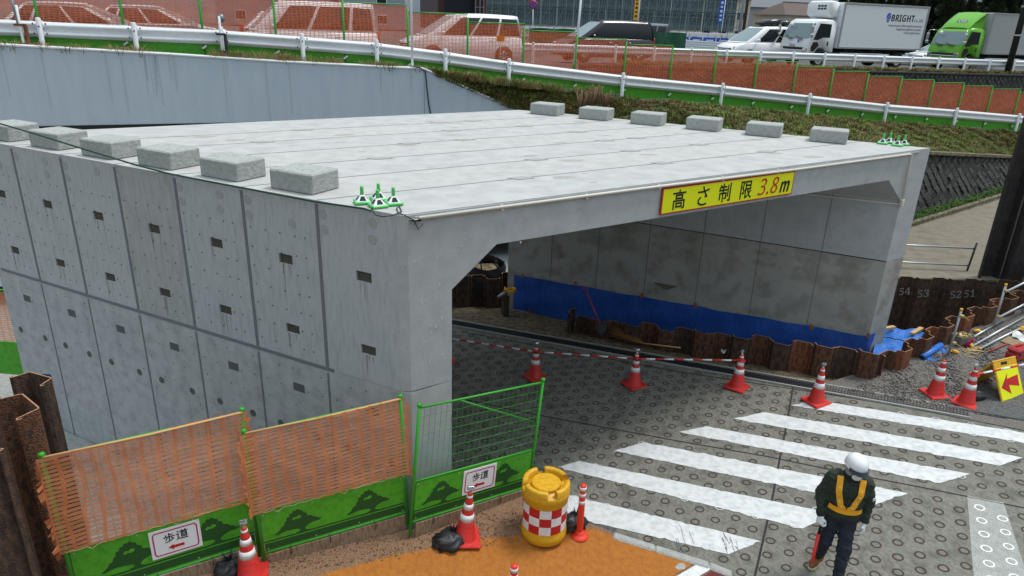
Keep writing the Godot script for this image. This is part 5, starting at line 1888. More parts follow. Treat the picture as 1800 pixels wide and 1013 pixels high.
	for q in [[Vector3(0, 0.02, 0), Vector3(0.36, 0.02, 0.26)], [Vector3(0, 0.1, 0.125), Vector3(0.36, 0.16, 0.015)], [Vector3(0, 0.1, -0.125), Vector3(0.36, 0.16, 0.015)], [Vector3(0.175, 0.1, 0), Vector3(0.015, 0.16, 0.24)], [Vector3(-0.175, 0.1, 0), Vector3(0.015, 0.16, 0.24)]]:
		box(st, T(q[0]), q[1], 0.004)
	part("bin", st, mat("crate_grey", C(112, 112, 100), 0.7), o)
	st = mb()
	for i in 16:
		box(st, Transform3D(Basis.from_euler(Vector3(rng.randf() * 3, rng.randf() * 3, rng.randf() * 3)), Vector3(rng.randf_range(-0.14, 0.14), rng.randf_range(0.08, 0.18), rng.randf_range(-0.09, 0.09))), Vector3(0.08, 0.05, 0.05), 0.01)
	part("clamps", st, clamp_m, o)
	o = thing("spray_can", "small red and white spray can beside the crate", "can", on_road(1696, 612) + UP * 0.03)
	o.rotation = Vector3(0.3, 0, -0.35)
	st = mb(true)
	lathe(st, Transform3D.IDENTITY, [Vector2(0, 0), Vector2(0.033, 0), Vector2(0.033, 0.16), Vector2(0.02, 0.18)], 12)
	part("can", st, M.magenta, o)
	st = mb(true)
	lathe(st, Transform3D.IDENTITY, [Vector2(0.027, 0.18), Vector2(0.027, 0.22), Vector2(0, 0.222)], 12)
	part("cap", st, M.sign_red, o)
	var gl_n := 0
	for q in [[1715, 586, "curled over by the tubes"], [1705, 611, "crumpled beside the spray can"], [1678, 623, "flat near the blue roll"], [1795, 581, "lying by the shovel sheet"]]:
		var lump := thing("work_glove", "yellow work glove %s" % q[2], "glove", on_road(q[0], q[1]) + UP * 0.03, gl_n * 1.3)
		st = mb(true)
		tube(st, [Vector3(-0.06, 0.015, 0), Vector3(0.0, 0.03, 0), Vector3(0.05, 0.025, 0)], 0.032, 8, true, 0.045)
		part("palm", st, M.yellow_cap, lump)
		for k in 4:
			st = mb(true)
			tube(st, [Vector3(0.05, 0.025, -0.03 + 0.02 * k), Vector3(0.1, 0.03, -0.04 + 0.025 * k), Vector3(0.125, 0.012, -0.04 + 0.027 * k)], 0.012, 6)
			part("finger", st, M.yellow_cap, lump)
		gl_n += 1
	st = mb(true)
	for j in 7:
		var pts := []
		var c2 := on_road(1712 + rng.randf_range(-18, 14), 622 + rng.randf_range(-6, 8)) + UP * 0.03
		var rr := rng.randf_range(0.06, 0.18)
		for k in 15: pts.append(c2 + Vector3(cos(k * 0.45) * rr, 0.01 * sin(k * 1.7), sin(k * 0.45) * rr * 0.7))
		tube(st, pts, 0.008, 4)
	var rp_ := part("chain_coil", st, clamp_m, self)
	tag(rp_, "tangled pale brass chain coiled on the gravel below the scaffold tubes", "chain")
	# square shovel on the gravel
	o = thing("shovel", "square shovel with red handle lying on the gravel", "shovel", on_road(1770, 606) + UP * 0.03)
	var h0 := on_road(1737, 622) + UP * 0.05 - o.position
	var h1 := on_road(1770, 608) + UP * 0.05 - o.position
	st = mb(true)
	tube(st, [h0, h1], 0.016, 7)
	part("handle", st, mat("handle_red", C(150, 54, 40), 0.6), o)
	st = mb()
	var sd := (h1 - h0).normalized()
	var ss := sd.cross(UP).normalized()
	slab(st, [h1 - ss * 0.14, h1 + sd * 0.34 - ss * 0.17, h1 + sd * 0.34 + ss * 0.17, h1 + ss * 0.14], 0.012)
	part("blade", st, mat("blade", C(136, 116, 92), 0.8), o)
	st = mb(true)
	grid(st, 5, 5, func(u: float, v: float): return on_road(1778 + 26 * u, 587 + 12 * v + 5 * u) + UP * (0.05 + 0.04 * sin(u * 5.0 + v * 7.0)))
	var pl := part("plastic_film", st, M.plastic_clear, self)
	tag(pl, "crumpled pale plastic film behind the square shovel", "plastic film")
	# pipe rail on the terrace
	o = thing("terrace_rail", "low rail of two scaffold tubes on the terrace above the numbered piles", "handrail")
	var ra := on_y(1700, 476, 1.2); var rb := on_y(1560, 470, 1.15)
	st = mb(true)
	tube(st, [ra, ra + UP * 0.75 + Vector3(0.05, 0, 0)], 0.0245, 8)
	part("post", st, M.dark_metal, o)
	for y in [0.6, 0.14]:
		st = mb(true)
		tube(st, [ra + UP * y, rb + UP * (y + 0.03) + Vector3(-1.0, 0, 0)], 0.0245, 8)
		part("rail", st, M.steel, o)
	# shovel and broom against the inner piles
	o = thing("shovel", "pointed shovel with red D handle leaning on the inner sheet piles", "shovel", on_road(1055, 592))
	var top := Vector3(-0.35, 0.95, -0.32)
	st = mb(true)
	tube(st, [Vector3(-0.02, 0.3, 0), top], 0.016, 7)
	for k in [-0.06, 0.06]: tube(st, [top, top + Vector3(k - 0.05, 0.1, 0)], 0.011, 6)
	tube(st, [top + Vector3(-0.11, 0.1, 0), top + Vector3(0.01, 0.1, 0)], 0.012, 6)
	part("handle", st, mat("handle_pink", C(170, 50, 60), 0.5), o)
	st = mb(true)
	grid(st, 6, 5, func(u: float, v: float):
		var wd := 0.13 * (1.0 - pow(maxf(0.0, v - 0.4) / 0.6, 2.0))
		return Vector3((u - 0.5) * 2.0 * wd, 0.33 - 0.33 * v, 0.06 * v + 0.03 * (1.0 - pow(2.0 * u - 1.0, 2.0))))
	part("blade", st, M.dark_metal, o)
	o = thing("broom", "straw broom with pale bamboo handle lying on the earth verge", "broom", on_road(1130, 606) + UP * 0.03)
	var ba := Vector3.ZERO
	var bb := on_road(1196, 616) + UP * 0.06 - o.position
	var bc := on_road(1080, 588) + UP * 0.05 - o.position
	st = mb(true)
	tube(st, [ba, bb], 0.014, 7)
	part("handle", st, M.wood, o)
	st = mb(true)
	for i in 90:
		var sp := Vector3(rng.randf_range(-0.22, 0.22), rng.randf_range(0.0, 0.16), rng.randf_range(-0.22, 0.22))
		tube(st, [ba + sp * 0.1, ba.lerp(bc, 0.5) + sp * 0.55, ba.lerp(bc, rng.randf_range(0.8, 1.0)) + sp], 0.005, 3, false)
	part("bristles", st, M.straw, o)
	st = mb(true)
	grid(st, 5, 5, func(u: float, v: float): return on_road(1267 + 9 * u, 617 + 6 * v) + UP * (0.04 + 0.03 * sin(u * 6.0 + v * 8.0)))
	var pb := part("litter_bag", st, M.white, self)
	tag(pb, "crumpled white scrap of plastic below the inner sheet piles", "litter")
	# bulk bags at the far opening
	for q in [[Vector3(-1.75, -0.35, -17.7), "black bulk bag of earth with clear plastic on top at the far opening"], [Vector3(-0.75, -0.4, -17.75), "black bulk bag of earth with loose lifting loops at the far opening"]]:
		o = thing("bulk_bag", q[1], "bulk bag", q[0], 0.2)
		st = mb(true)
		var n := FastNoiseLite.new()
		n.seed = int(q[0].x * 50)
		n.frequency = 2.2
		grid(st, 24, 10, func(u: float, v: float):
			var a := TAU * u
			var r := 0.52 * pow(pow(absf(cos(a)), 4.0) + pow(absf(sin(a)), 4.0), -0.25)
			var y := v * 1.12
			r *= 1.0 + 0.1 * sin(v * PI) + 0.1 * n.get_noise_3d(cos(a) * 1.0, y * 2.0, sin(a)) - 0.1 * maxf(0.0, v - 0.85)
			return Vector3(cos(a) * r, y + 0.06 * sin(a * 3.0) * v, sin(a) * r))
		part("bag", st, M.bag_black, o)
		st = mb(true)
		grid(st, 8, 8, func(u: float, v: float): return Vector3((u - 0.5) * 0.86, 0.9 + 0.1 * sin(u * PI) * sin(v * PI) + 0.03 * sin(u * 20.0 + v * 17.0), (v - 0.5) * 0.86))
		part("earth_fill", st, M.dirt, o)
		for k in 4:
			var a := TAU * (k + 0.5) / 4
			st = mb(true)
			var cpt := Vector3(cos(a), 0, sin(a)) * 0.5
			tube(st, [cpt + Vector3(0.0, 0.95, 0), cpt * 0.8 + Vector3(-0.08, 1.2, 0.05), cpt * 0.6 + Vector3(0.05, 1.22, 0.02), cpt * 0.7 + Vector3(0.12, 1.0, 0)], 0.022, 5)
			part("lifting_loop", st, M.bag_black, o)
	st = mb(true)
	grid(st, 8, 8, func(u: float, v: float): return Vector3(-2.0 + 0.5 * u, 0.72 + 0.28 * sin(u * PI) * sin(v * PI) + 0.04 * sin(u * 19.0 + v * 13.0), -17.55 - 0.4 * v))
	var cl := part("plastic_film", st, M.plastic_clear, self)
	tag(cl, "crumpled clear plastic film lying over the bulk bag", "plastic film")
	o = thing("hose_end", "yellow hose end with steel coupling on the far dark pile", "hose", Vector3(-0.05, 0.42, -16.4))
	st = mb(true)
	var ring := []
	for k in 22: ring.append(Vector3(cos(k * 0.7) * 0.14, 0.02 * (k % 5), sin(k * 0.7) * 0.1))
	tube(st, ring, 0.025, 6)
	part("coil", st, M.yellow_cap, o)
	st = mb(true)
	tube(st, [Vector3(-0.1, 0.0, 0.06), Vector3(-0.3, -0.12, 0.14)], 0.04, 8)
	part("coupling", st, M.steel, o)

# ================================================================ vehicles (x forward, y up, z to the right-hand side)
func bevel_prism(st: SurfaceTool, poly: Array, hw: float, bev: float, inset: float) -> void:
	var c := Vector2.ZERO
	for q in poly: c += Vector2(q[0], q[1])
	c /= poly.size()
	var rings := []
	for z in [[-hw, 1], [-hw + bev, 0], [hw - bev, 0], [hw, 1]]:
		var r := []
		for q in poly:
			var p := Vector2(q[0], q[1])
			if z[1] == 1:
				var d := c - p
				p += d.normalized() * minf(inset, d.length() * 0.3)
			r.append(Vector3(p.x, p.y, z[0]))
		rings.append(r)
	var n := poly.size()
	for k in 3:
		for i in n:
			quad(st, rings[k][i], rings[k][(i + 1) % n], rings[k + 1][(i + 1) % n], rings[k + 1][i])
	for k in [0, 3]:
		var pl := PackedVector2Array()
		for p in rings[k]: pl.append(Vector2(p.x, p.y))
		var t := Geometry2D.triangulate_polygon(pl)
		for i in range(0, t.size(), 3): tri(st, rings[k][t[i]], rings[k][t[i + 1]], rings[k][t[i + 2]])
func wheel(parent: Node, at: Vector3, r: float, w: float, spokes := true) -> void:
	var o := Node3D.new()
	o.name = "wheel"
	parent.add_child(o, true)
	o.position = at
	var s := 1.0 if at.z > 0 else -1.0
	var xf := Transform3D(Basis(Vector3.RIGHT, Vector3(0, 0, s), Vector3(0, -s, 0)), Vector3.ZERO)
	var st := mb(true)
	lathe(st, xf, [Vector2(0, -w * 0.5), Vector2(r * 0.92, -w * 0.5), Vector2(r, -w * 0.38), Vector2(r, w * 0.38), Vector2(r * 0.93, w * 0.5), Vector2(r * 0.66, w * 0.5), Vector2(r * 0.62, w * 0.4)], 24)
	part("tyre", st, M.tyre, o)
	st = mb(true)
	lathe(st, xf, [Vector2(r * 0.64, w * 0.42), Vector2(r * 0.58, w * 0.36), Vector2(r * 0.2, w * 0.4), Vector2(0, w * 0.44)], 20)
	if spokes:
		for k in 8:
			var a := TAU * k / 8
			bar(st, xf * Vector3(cos(a) * r * 0.1, w * 0.46, sin(a) * r * 0.1), xf * Vector3(cos(a) * r * 0.6, w * 0.43, sin(a) * r * 0.6), 0.05, 0.03)
	part("rim", st, M.steel, o)
func car(called: String, label: String, at: Vector3, turn: float, kind: String, paint: Material, box_on_roof := false) -> Node3D:
	var o := thing(called, label, "car", at, turn)
	var L: float; var W: float; var lo: Array; var gh: Array; var wins: Array; var wx: Array; var hr := 0.33
	if kind == "minivan":
		L = 4.75; W = 1.74
		lo = [[0.06, 0.3], [0.0, 0.6], [0.03, 1.02], [0.3, 1.06], [3.6, 1.06], [4.2, 0.99], [4.6, 0.82], [4.74, 0.55], [4.7, 0.28], [4.4, 0.22], [0.3, 0.22]]
		gh = [0.05, 3.98, 0.22, 2.75, 1.03, 1.82]
		wins = [[0.03, 0.26], [0.29, 0.55], [0.58, 0.86]]
		wx = [0.85, 3.75]
	elif kind == "van":
		L = 4.7; W = 1.7
		lo = [[0.04, 0.3], [0.0, 0.6], [0.02, 1.05], [3.9, 1.08], [4.35, 0.95], [4.66, 0.7], [4.7, 0.4], [4.5, 0.25], [0.2, 0.25]]
		gh = [0.03, 4.1, 0.15, 3.2, 1.05, 1.95]
		wins = [[0.04, 0.22], [0.25, 0.56], [0.59, 0.86]]
		wx = [0.8, 3.85]
	else:
		L = 4.5; W = 1.76
		lo = [[0.08, 0.3], [0.0, 0.55], [0.06, 0.98], [0.5, 1.0], [3.3, 0.98], [4.0, 0.88], [4.38, 0.72], [4.5, 0.5], [4.45, 0.28], [4.2, 0.2], [0.3, 0.2]]
		gh = [0.12, 3.5, 0.75, 2.3, 0.97, 1.52]
		wins = [[0.05, 0.2], [0.23, 0.53], [0.56, 0.85]]
		wx = [0.85, 3.55]
	var st := mb(true)
	bevel_prism(st, lo, W * 0.5, 0.09, 0.07)
	part("body", st, paint, o)
	# cabin
	var hb := W * 0.5 - 0.03
	var ht := W * 0.5 - 0.22
	var f := func(u: float, v: float, s: float) -> Vector3:
		var bulge := 0.05 * sin(v * PI)
		return Vector3(lerpf(lerpf(gh[0], gh[1], u), lerpf(gh[2], gh[3], u), v), lerpf(gh[4], gh[5], v) + 0.03 * sin(u * PI) * v, s * (lerpf(hb, ht, v) + bulge))
	st = mb(true)
	for s in [-1.0, 1.0]:
		grid(st, 10, 5, func(u: float, v: float): return f.call(u, v, s))
	grid(st, 10, 4, func(u: float, v: float):
		var p: Vector3 = f.call(u, 1.0, 1.0)
		return Vector3(p.x, p.y + 0.04 * sin(v * PI), lerpf(-p.z, p.z, v)))
	for u in [0.0, 1.0]:
		grid(st, 6, 5, func(a: float, v: float):
			var p: Vector3 = f.call(u, v, 1.0)
			return Vector3(p.x + (0.1 if u > 0.5 else -0.06) * sin(a * PI) * (1.0 - 0.4 * v), p.y, lerpf(-p.z, p.z, a)))
	var cabin := part("cabin", st, paint, o)
	for s in [-1.0, 1.0]:
		for w in wins:
			st = mb(true)
			grid(st, 5, 4, func(u: float, v: float):
				var uu := lerpf(w[0], w[1], u)
				var p: Vector3 = f.call(uu, lerpf(0.08, 0.86, v), s)
				return p + Vector3(0, 0, s * 0.008))
			part("side_window", st, M.glass, cabin)
	for u in [0.0, 1.0]:
		st = mb(true)
		grid(st, 8, 5, func(a: float, v: float):
			var aa := lerpf(0.06, 0.94, a)
			var vv := lerpf(0.08, 0.92, v)
			var p: Vector3 = f.call(u, vv, 1.0)
			return Vector3(p.x + ((0.1 if u > 0.5 else -0.06) * sin(aa * PI) * (1.0 - 0.4 * vv)) + (0.012 if u > 0.5 else -0.012), p.y + 0.006, lerpf(-p.z, p.z, aa)))
		part("windscreen" if u > 0.5 else "rear_window", st, M.glass_light if u > 0.5 else M.glass, cabin)
	for s in [-1, 1]:
		for x in wx:
			st = mb(true)
			lathe(st, Transform3D(Basis(Vector3.RIGHT, Vector3(0, 0, s), Vector3(0, -s, 0)), Vector3(x, hr + 0.02, s * (W * 0.5 - 0.05))), [Vector2(0, 0.055), Vector2(hr + 0.05, 0.055), Vector2(hr + 0.05, 0.0)], 20)
			part("wheel_arch", st, M.black, o)
			wheel(o, Vector3(x, hr, s * (W * 0.5 - 0.1)), hr, 0.24)
		st = mb()
		box(st, TY(Vector3(L - 0.28, 0.78, s * (W * 0.5 - 0.22)), s * 0.45), Vector3(0.3, 0.14, 0.36), 0.05)
		part("headlamp", st, M.chrome, o)
		st = mb()
		box(st, T(Vector3(gh[1] - 0.62, gh[4] + 0.13, s * (W * 0.5 + 0.12))), Vector3(0.12, 0.14, 0.2), 0.04)
		part("mirror", st, paint, o)
		st = mb()
		box(st, T(Vector3(0.04, 0.95, s * (W * 0.5 - 0.1))), Vector3(0.1, 0.35, 0.16), 0.03)
		part("tail_lamp", st, M.sign_red, o)
		st = mb()
		for x in [0.34, 0.6]: box(st, T(Vector3(lerpf(gh[0], gh[1], x), gh[4] - 0.14, s * (W * 0.5 + 0.0))), Vector3(0.16, 0.03, 0.03), 0.008)
		part("door_handle", st, paint, o)
	st = mb()
	for k in 4: box(st, T(Vector3(L - 0.035 + 0.002 * k, 0.42 + 0.085 * k, 0)), Vector3(0.06, 0.045, W * 0.58), 0.012)
	part("grille", st, M.chrome, o)
	st = mb()
	box(st, T(Vector3(L - 0.07, 0.55, 0)), Vector3(0.06, 0.4, W * 0.6), 0.01)
	part("grille_mesh", st, M.black, o)
	if box_on_roof:
		var rb := thing("roof_box", "black roof box carried on the white minivan", "roof box", at, turn)
		st = mb(true)
		bevel_prism(st, [[0.9, 1.92], [0.95, 2.14], [1.6, 2.24], [2.3, 2.2], [2.75, 2.0], [2.7, 1.92]], 0.42, 0.12, 0.08)
		part("shell", st, M.car_black, rb)
		st = mb()
		for x in [1.3, 2.2]: bar(st, Vector3(x, 1.89, -0.55), Vector3(x, 1.89, 0.55), 0.06, 0.06)
		part("crossbar", st, M.black, rb)
	return o
func lorry(label: String, at: Vector3, turn: float, blen: float, paint: Material, side_m: Material, kind: int) -> Node3D:
	# origin: ground below the front bumper centre; the lorry extends to -x
	var o := thing("lorry", label, "lorry", at, turn)
	var st := mb(true)
	var hw := 1.08
	bevel_prism(st, [[-1.8, 0.75], [-1.8, 2.25], [-1.55, 2.4], [-0.75, 2.42], [-0.5, 2.3], [-0.12, 1.5], [-0.02, 1.1], [0.0, 0.62], [-0.05, 0.45], [-0.45, 0.45], [-0.55, 0.75], [-0.75, 0.95], [-1.15, 0.95], [-1.35, 0.75]], hw, 0.12, 0.06)
	var cab := part("cab", st, paint, o)
	st = mb(true)
	grid(st, 8, 5, func(u: float, v: float):
		var y := lerpf(1.46, 2.2, v)
		var x := lerpf(-0.105, -0.465, v) + 0.012 + 0.05 * sin(u * PI)
		return Vector3(x, y, lerpf(-0.98, 0.98, u)))
	part("windscreen", st, M.glass_light, cab)
	for s in [-1, 1]:
		var xf := Transform3D(Basis.IDENTITY, Vector3(0, 0, s * (hw + 0.004)))
		st = mb()
		flat(st, xf, PackedVector2Array([Vector2(-1.42, 1.5), Vector2(-1.4, 2.18), Vector2(-0.62, 2.2), Vector2(-0.32, 1.38), Vector2(-0.6, 1.36), Vector2(-0.95, 1.5)]))
		part("side_window", st, M.glass, cab)
		st = mb()
		flat(st, xf, PackedVector2Array([Vector2(-0.75, 1.1), Vector2(-0.62, 1.28), Vector2(-0.34, 1.26), Vector2(-0.22, 0.98), Vector2(-0.28, 0.78), Vector2(-0.45, 0.8)]))
		part("lower_window", st, M.glass, cab)
		st = mb()
		box(st, T(Vector3(-1.32, 1.2, s * (hw + 0.01))), Vector3(0.09, 0.22, 0.03), 0.01)
		part("door_handle", st, M.black, cab)
		st = mb()
		box(st, T(Vector3(-0.06, 0.85, s * 0.86)), Vector3(0.14, 0.34, 0.34), 0.05)
		part("headlamp", st, M.chrome, cab)
		st = mb(true)
		tube(st, [Vector3(-0.35, 2.25, s * 1.0), Vector3(-0.05, 2.25, s * 1.22), Vector3(0.02, 2.1, s * 1.26), Vector3(0.0, 1.5, s * 1.22), Vector3(-0.2, 1.4, s * 1.05)], 0.02, 6)
		part("mirror_arm", st, M.chrome, cab)
		st = mb()
		box(st, T(Vector3(0.0, 1.9, s * 1.26)), Vector3(0.1, 0.36, 0.2), 0.04)
		box(st, T(Vector3(0.0, 1.58, s * 1.26)), Vector3(0.12, 0.2, 0.22), 0.05)
		part("mirror", st, M.chrome, cab)
	st = mb(true)
	lathe(st, Transform3D(Basis(Vector3.UP, Vector3.RIGHT, Vector3.BACK), Vector3(-0.2, 2.1, 0.55)), [Vector2(0, 0.1), Vector2(0.1, 0.07), Vector2(0.12, 0.0)], 14)
	part("round_mirror", st, M.white_gloss, cab)
	for k in [-0.5, 0.25]:
		st = mb()
		bar(st, Vector3(-0.02, 1.42, k), Vector3(-0.08, 1.56, k + 0.5), 0.02, 0.02)
		bar(st, Vector3(-0.0, 1.38, k - 0.15), Vector3(-0.0, 1.38, k + 0.25), 0.03, 0.03)
		part("wiper", st, M.black, cab)
	st = mb()
	box(st, T(Vector3(0.0, 0.92, 0)), Vector3(0.06, 0.14, 1.5), 0.02)
	part("grille", st, M.black, cab)
	st = mb()
	box(st, T(Vector3(0.03, 0.83, 0)), Vector3(0.06, 0.05, 1.56), 0.015)
	box(st, T(Vector3(0.03, 0.62, 0)), Vector3(0.12, 0.16, 2.1), 0.05)
	box(st, T(Vector3(0.03, 0.46, 0)), Vector3(0.1, 0.1, 2.0), 0.03)
	part("bumper", st, M.chrome if kind == 1 else M.white, cab)
	var fx := Transform3D(Basis(Vector3(0, 0, -1), UP, Vector3.RIGHT), Vector3(0.035, 1.07, 0.05))
	text("maker_lettering", "ISUZU", 0.17, fx, M.chrome if kind == 1 else M.car_grey, cab)
	# cargo box
	var bx := -1.95
	var y0 := 0.98
	var y1 := 3.28
	var bw := 1.15
	st = mb()
	box(st, T(Vector3(bx - blen * 0.5, (y0 + y1) * 0.5, 0)), Vector3(blen, y1 - y0, bw * 2), 0.03)
	var bb := part("cargo_box", st, side_m, o)
	st = mb()
	for s in [-1, 1]:
		var z: float = s * (bw + 0.008)
		for y in [y0 + 0.04, y1 - 0.05]: box(st, T(Vector3(bx - blen * 0.5, y, z)), Vector3(blen, 0.1, 0.03), 0.008)
		for x in [bx - 0.06, bx - blen + 0.05]: box(st, T(Vector3(x, (y0 + y1) * 0.5, z)), Vector3(0.12, y1 - y0, 0.034), 0.008)
	part("edge_trim", st, M.steel, bb)
	st = mb()
	for z in [-0.35, 0.35]: box(st, T(Vector3(-1.0 - blen * 0.5, 0.82, z)), Vector3(blen + 1.4, 0.22, 0.09))
	for x in [bx - 0.8, bx - blen * 0.45, bx - blen + 0.7]: box(st, T(Vector3(x, 0.9, 0)), Vector3(0.12, 0.14, 1.9))
	part("chassis", st, M.black, o)
	st = mb()
	for s in [-1, 1]:
		for y in [0.5, 0.72]: bar(st, Vector3(-2.3, y, s * 1.08), Vector3(-1.6 - blen * 0.6, y, s * 1.08), 0.03, 0.07)
	part("side_guard", st, M.white, o)
	for s in [-1, 1]:
		wheel(o, Vector3(-0.95, 0.42, s * 0.94), 0.42, 0.26, false)
		wheel(o, Vector3(bx - blen + 1.55, 0.42, s * 0.92), 0.42, 0.4, false)
	if kind == 0:
		st = mb(true)
		bevel_prism(st, [[bx + 0.01, 2.5], [bx + 0.01, 3.3], [bx + 0.5, 3.36], [bx + 0.66, 3.25], [bx + 0.66, 2.66], [bx + 0.45, 2.5]], 0.85, 0.14, 0.07)
		var rf := part("cooling_unit", st, M.white, o)
		for r in 2:
			for c in 3:
				st = mb()
				box(st, T(Vector3(bx + 0.665, 2.95 + 0.14 * r, -0.5 + 0.22 * c)), Vector3(0.012, 0.09, 0.17))
				part("vent", st, M.dark_metal, rf)
		for c in 3:
			st = mb()
			box(st, T(Vector3(bx + 0.64, 2.68, -0.5 + 0.24 * c)), Vector3(0.03, 0.04, 0.14))
			part("vent", st, M.ink, rf)
		# lettering, both sides
		for s in [-1.0, 1.0]:
			var z: float = s * (bw + 0.004)
			var X := func(x: float, y: float) -> Transform3D: return Transform3D(Basis(Vector3.RIGHT * -1.0, UP, Vector3.FORWARD) if s < 0 else Basis.IDENTITY, Vector3(x, y, z))
			var lx := bx - blen + 1.85
			text("company_name", "BRIGHT", 0.48, X.call(lx, 2.62), M.ink, bb)
			text("company_suffix", "Co.,Ltd.", 0.21, X.call(lx + s * 1.22, 2.54), M.ink, bb, false)
			text("slogan", "A person prize safety together and prize", 0.14, X.call(lx + s * 0.3, 2.24), M.ink, bb, false)
			text("slogan", "happiness together in people.", 0.14, X.call(lx + s * 0.62, 2.06), M.ink, bb, false)
			text("slogan", "To the bright future.", 0.14, X.call(lx + s * 0.9, 1.88), M.ink, bb, false)
			var lc := Vector2(lx - s * 1.06, 2.62)
			for q in [[[-0.02, 0.27], [0.13, 0.2], [-0.14, -0.02], [-0.16, 0.12]], [[0.15, 0.17], [0.17, 0.06], [-0.05, -0.06], [-0.13, -0.04]], [[0.16, 0.02], [0.13, -0.08], [-0.14, -0.08], [0.0, -0.05]], [[0.12, -0.11], [-0.1, -0.11], [-0.02, -0.25], [0.04, -0.22]]]:
				st = mb()
				var pl := PackedVector2Array()
				for p in q: pl.append(lc + Vector2(p[0] * -1.0 if s < 0 else p[0], p[1]))
				prism(st, T(Vector3(0, 0, z)), pl, 0.004 * s)
				part("emblem_facet", st, M.blue, bb)
		st = mb()
		prism(st, fx.translated_local(Vector3(0.42, 0.22, -0.01)), PackedVector2Array([Vector2(-0.05, 0.06), Vector2(0.05, 0.06), Vector2(0.06, -0.02), Vector2(0, -0.09), Vector2(-0.06, -0.02)]), 0.01)
		part("emblem", st, M.blue, cab)
		st = mb(true)
		tube(st, [Vector3(-1.85, 1.7, 0.7), Vector3(-1.95, 1.2, 0.75), Vector3(-1.9, 0.9, 0.7)], 0.04, 6)
		part("air_hose", st, M.black, o)
	else:
		st = mb(true)
		var dk: Material = paint
		grid(st, 8, 6, func(u: float, v: float):
			var zz := lerpf(-0.98, 0.98, u)
			var x := lerpf(-0.55, -1.62, v)
			var y := 2.42 + 0.88 * pow(v, 0.75) - 0.1 * pow(absf(2.0 * u - 1.0), 4.0)
			return Vector3(x, y, zz * lerpf(0.95, 1.0, v)))
		for s in [0.0, 1.0]:
			grid(st, 6, 2, func(u: float, w: float):
				var v := u
				var x := lerpf(-0.55, -1.62, v)
				var y := 2.42 + (0.88 * pow(v, 0.75) - 0.1) * w
				return Vector3(x, y, (-0.98 if s == 0.0 else 0.98) * lerpf(0.95, 1.0, v)))
		var df := part("wind_deflector", st, dk, o)
		var tilt := Transform3D(Basis(Vector3(0, 0, -1), Vector3(-0.62, 0.78, 0).normalized(), Vector3(0.78, 0.62, 0).normalized()), Vector3(-0.86, 2.76, -0.15))
		st = mb()
		box(st, tilt.translated_local(Vector3(0, 0, 0.03)), Vector3(0.62, 0.2, 0.02), 0.02)
		part("name_plate", st, M.white, df)
		text("plate_lettering", "SAISO", 0.24, tilt.translated_local(Vector3(0, 0, 0.044)), M.ink, df)
		st = mb()
		for z in [-0.75, 0.75]: box(st, T(Vector3(bx + 0.01, 3.2, z)), Vector3(0.03, 0.05, 0.2))
		part("marker_lamp", st, M.post_red, bb)
		st = mb()
		box(st, T(Vector3(bx + 0.02, 2.85, 0.85)), Vector3(0.05, 0.45, 0.36), 0.01)
		part("box_hatch", st, M.truck_side, bb)
		st = mb()
		for k in 68: box(st, T(Vector3(bx - blen * 0.5, y0 + 0.14 + 0.062 * (k % 34), (bw + 0.003) * (1 if k < 34 else -1))), Vector3(blen - 0.3, 0.03, 0.012), 0.004)
		part("side_ribs", st, side_m, bb)
	return o
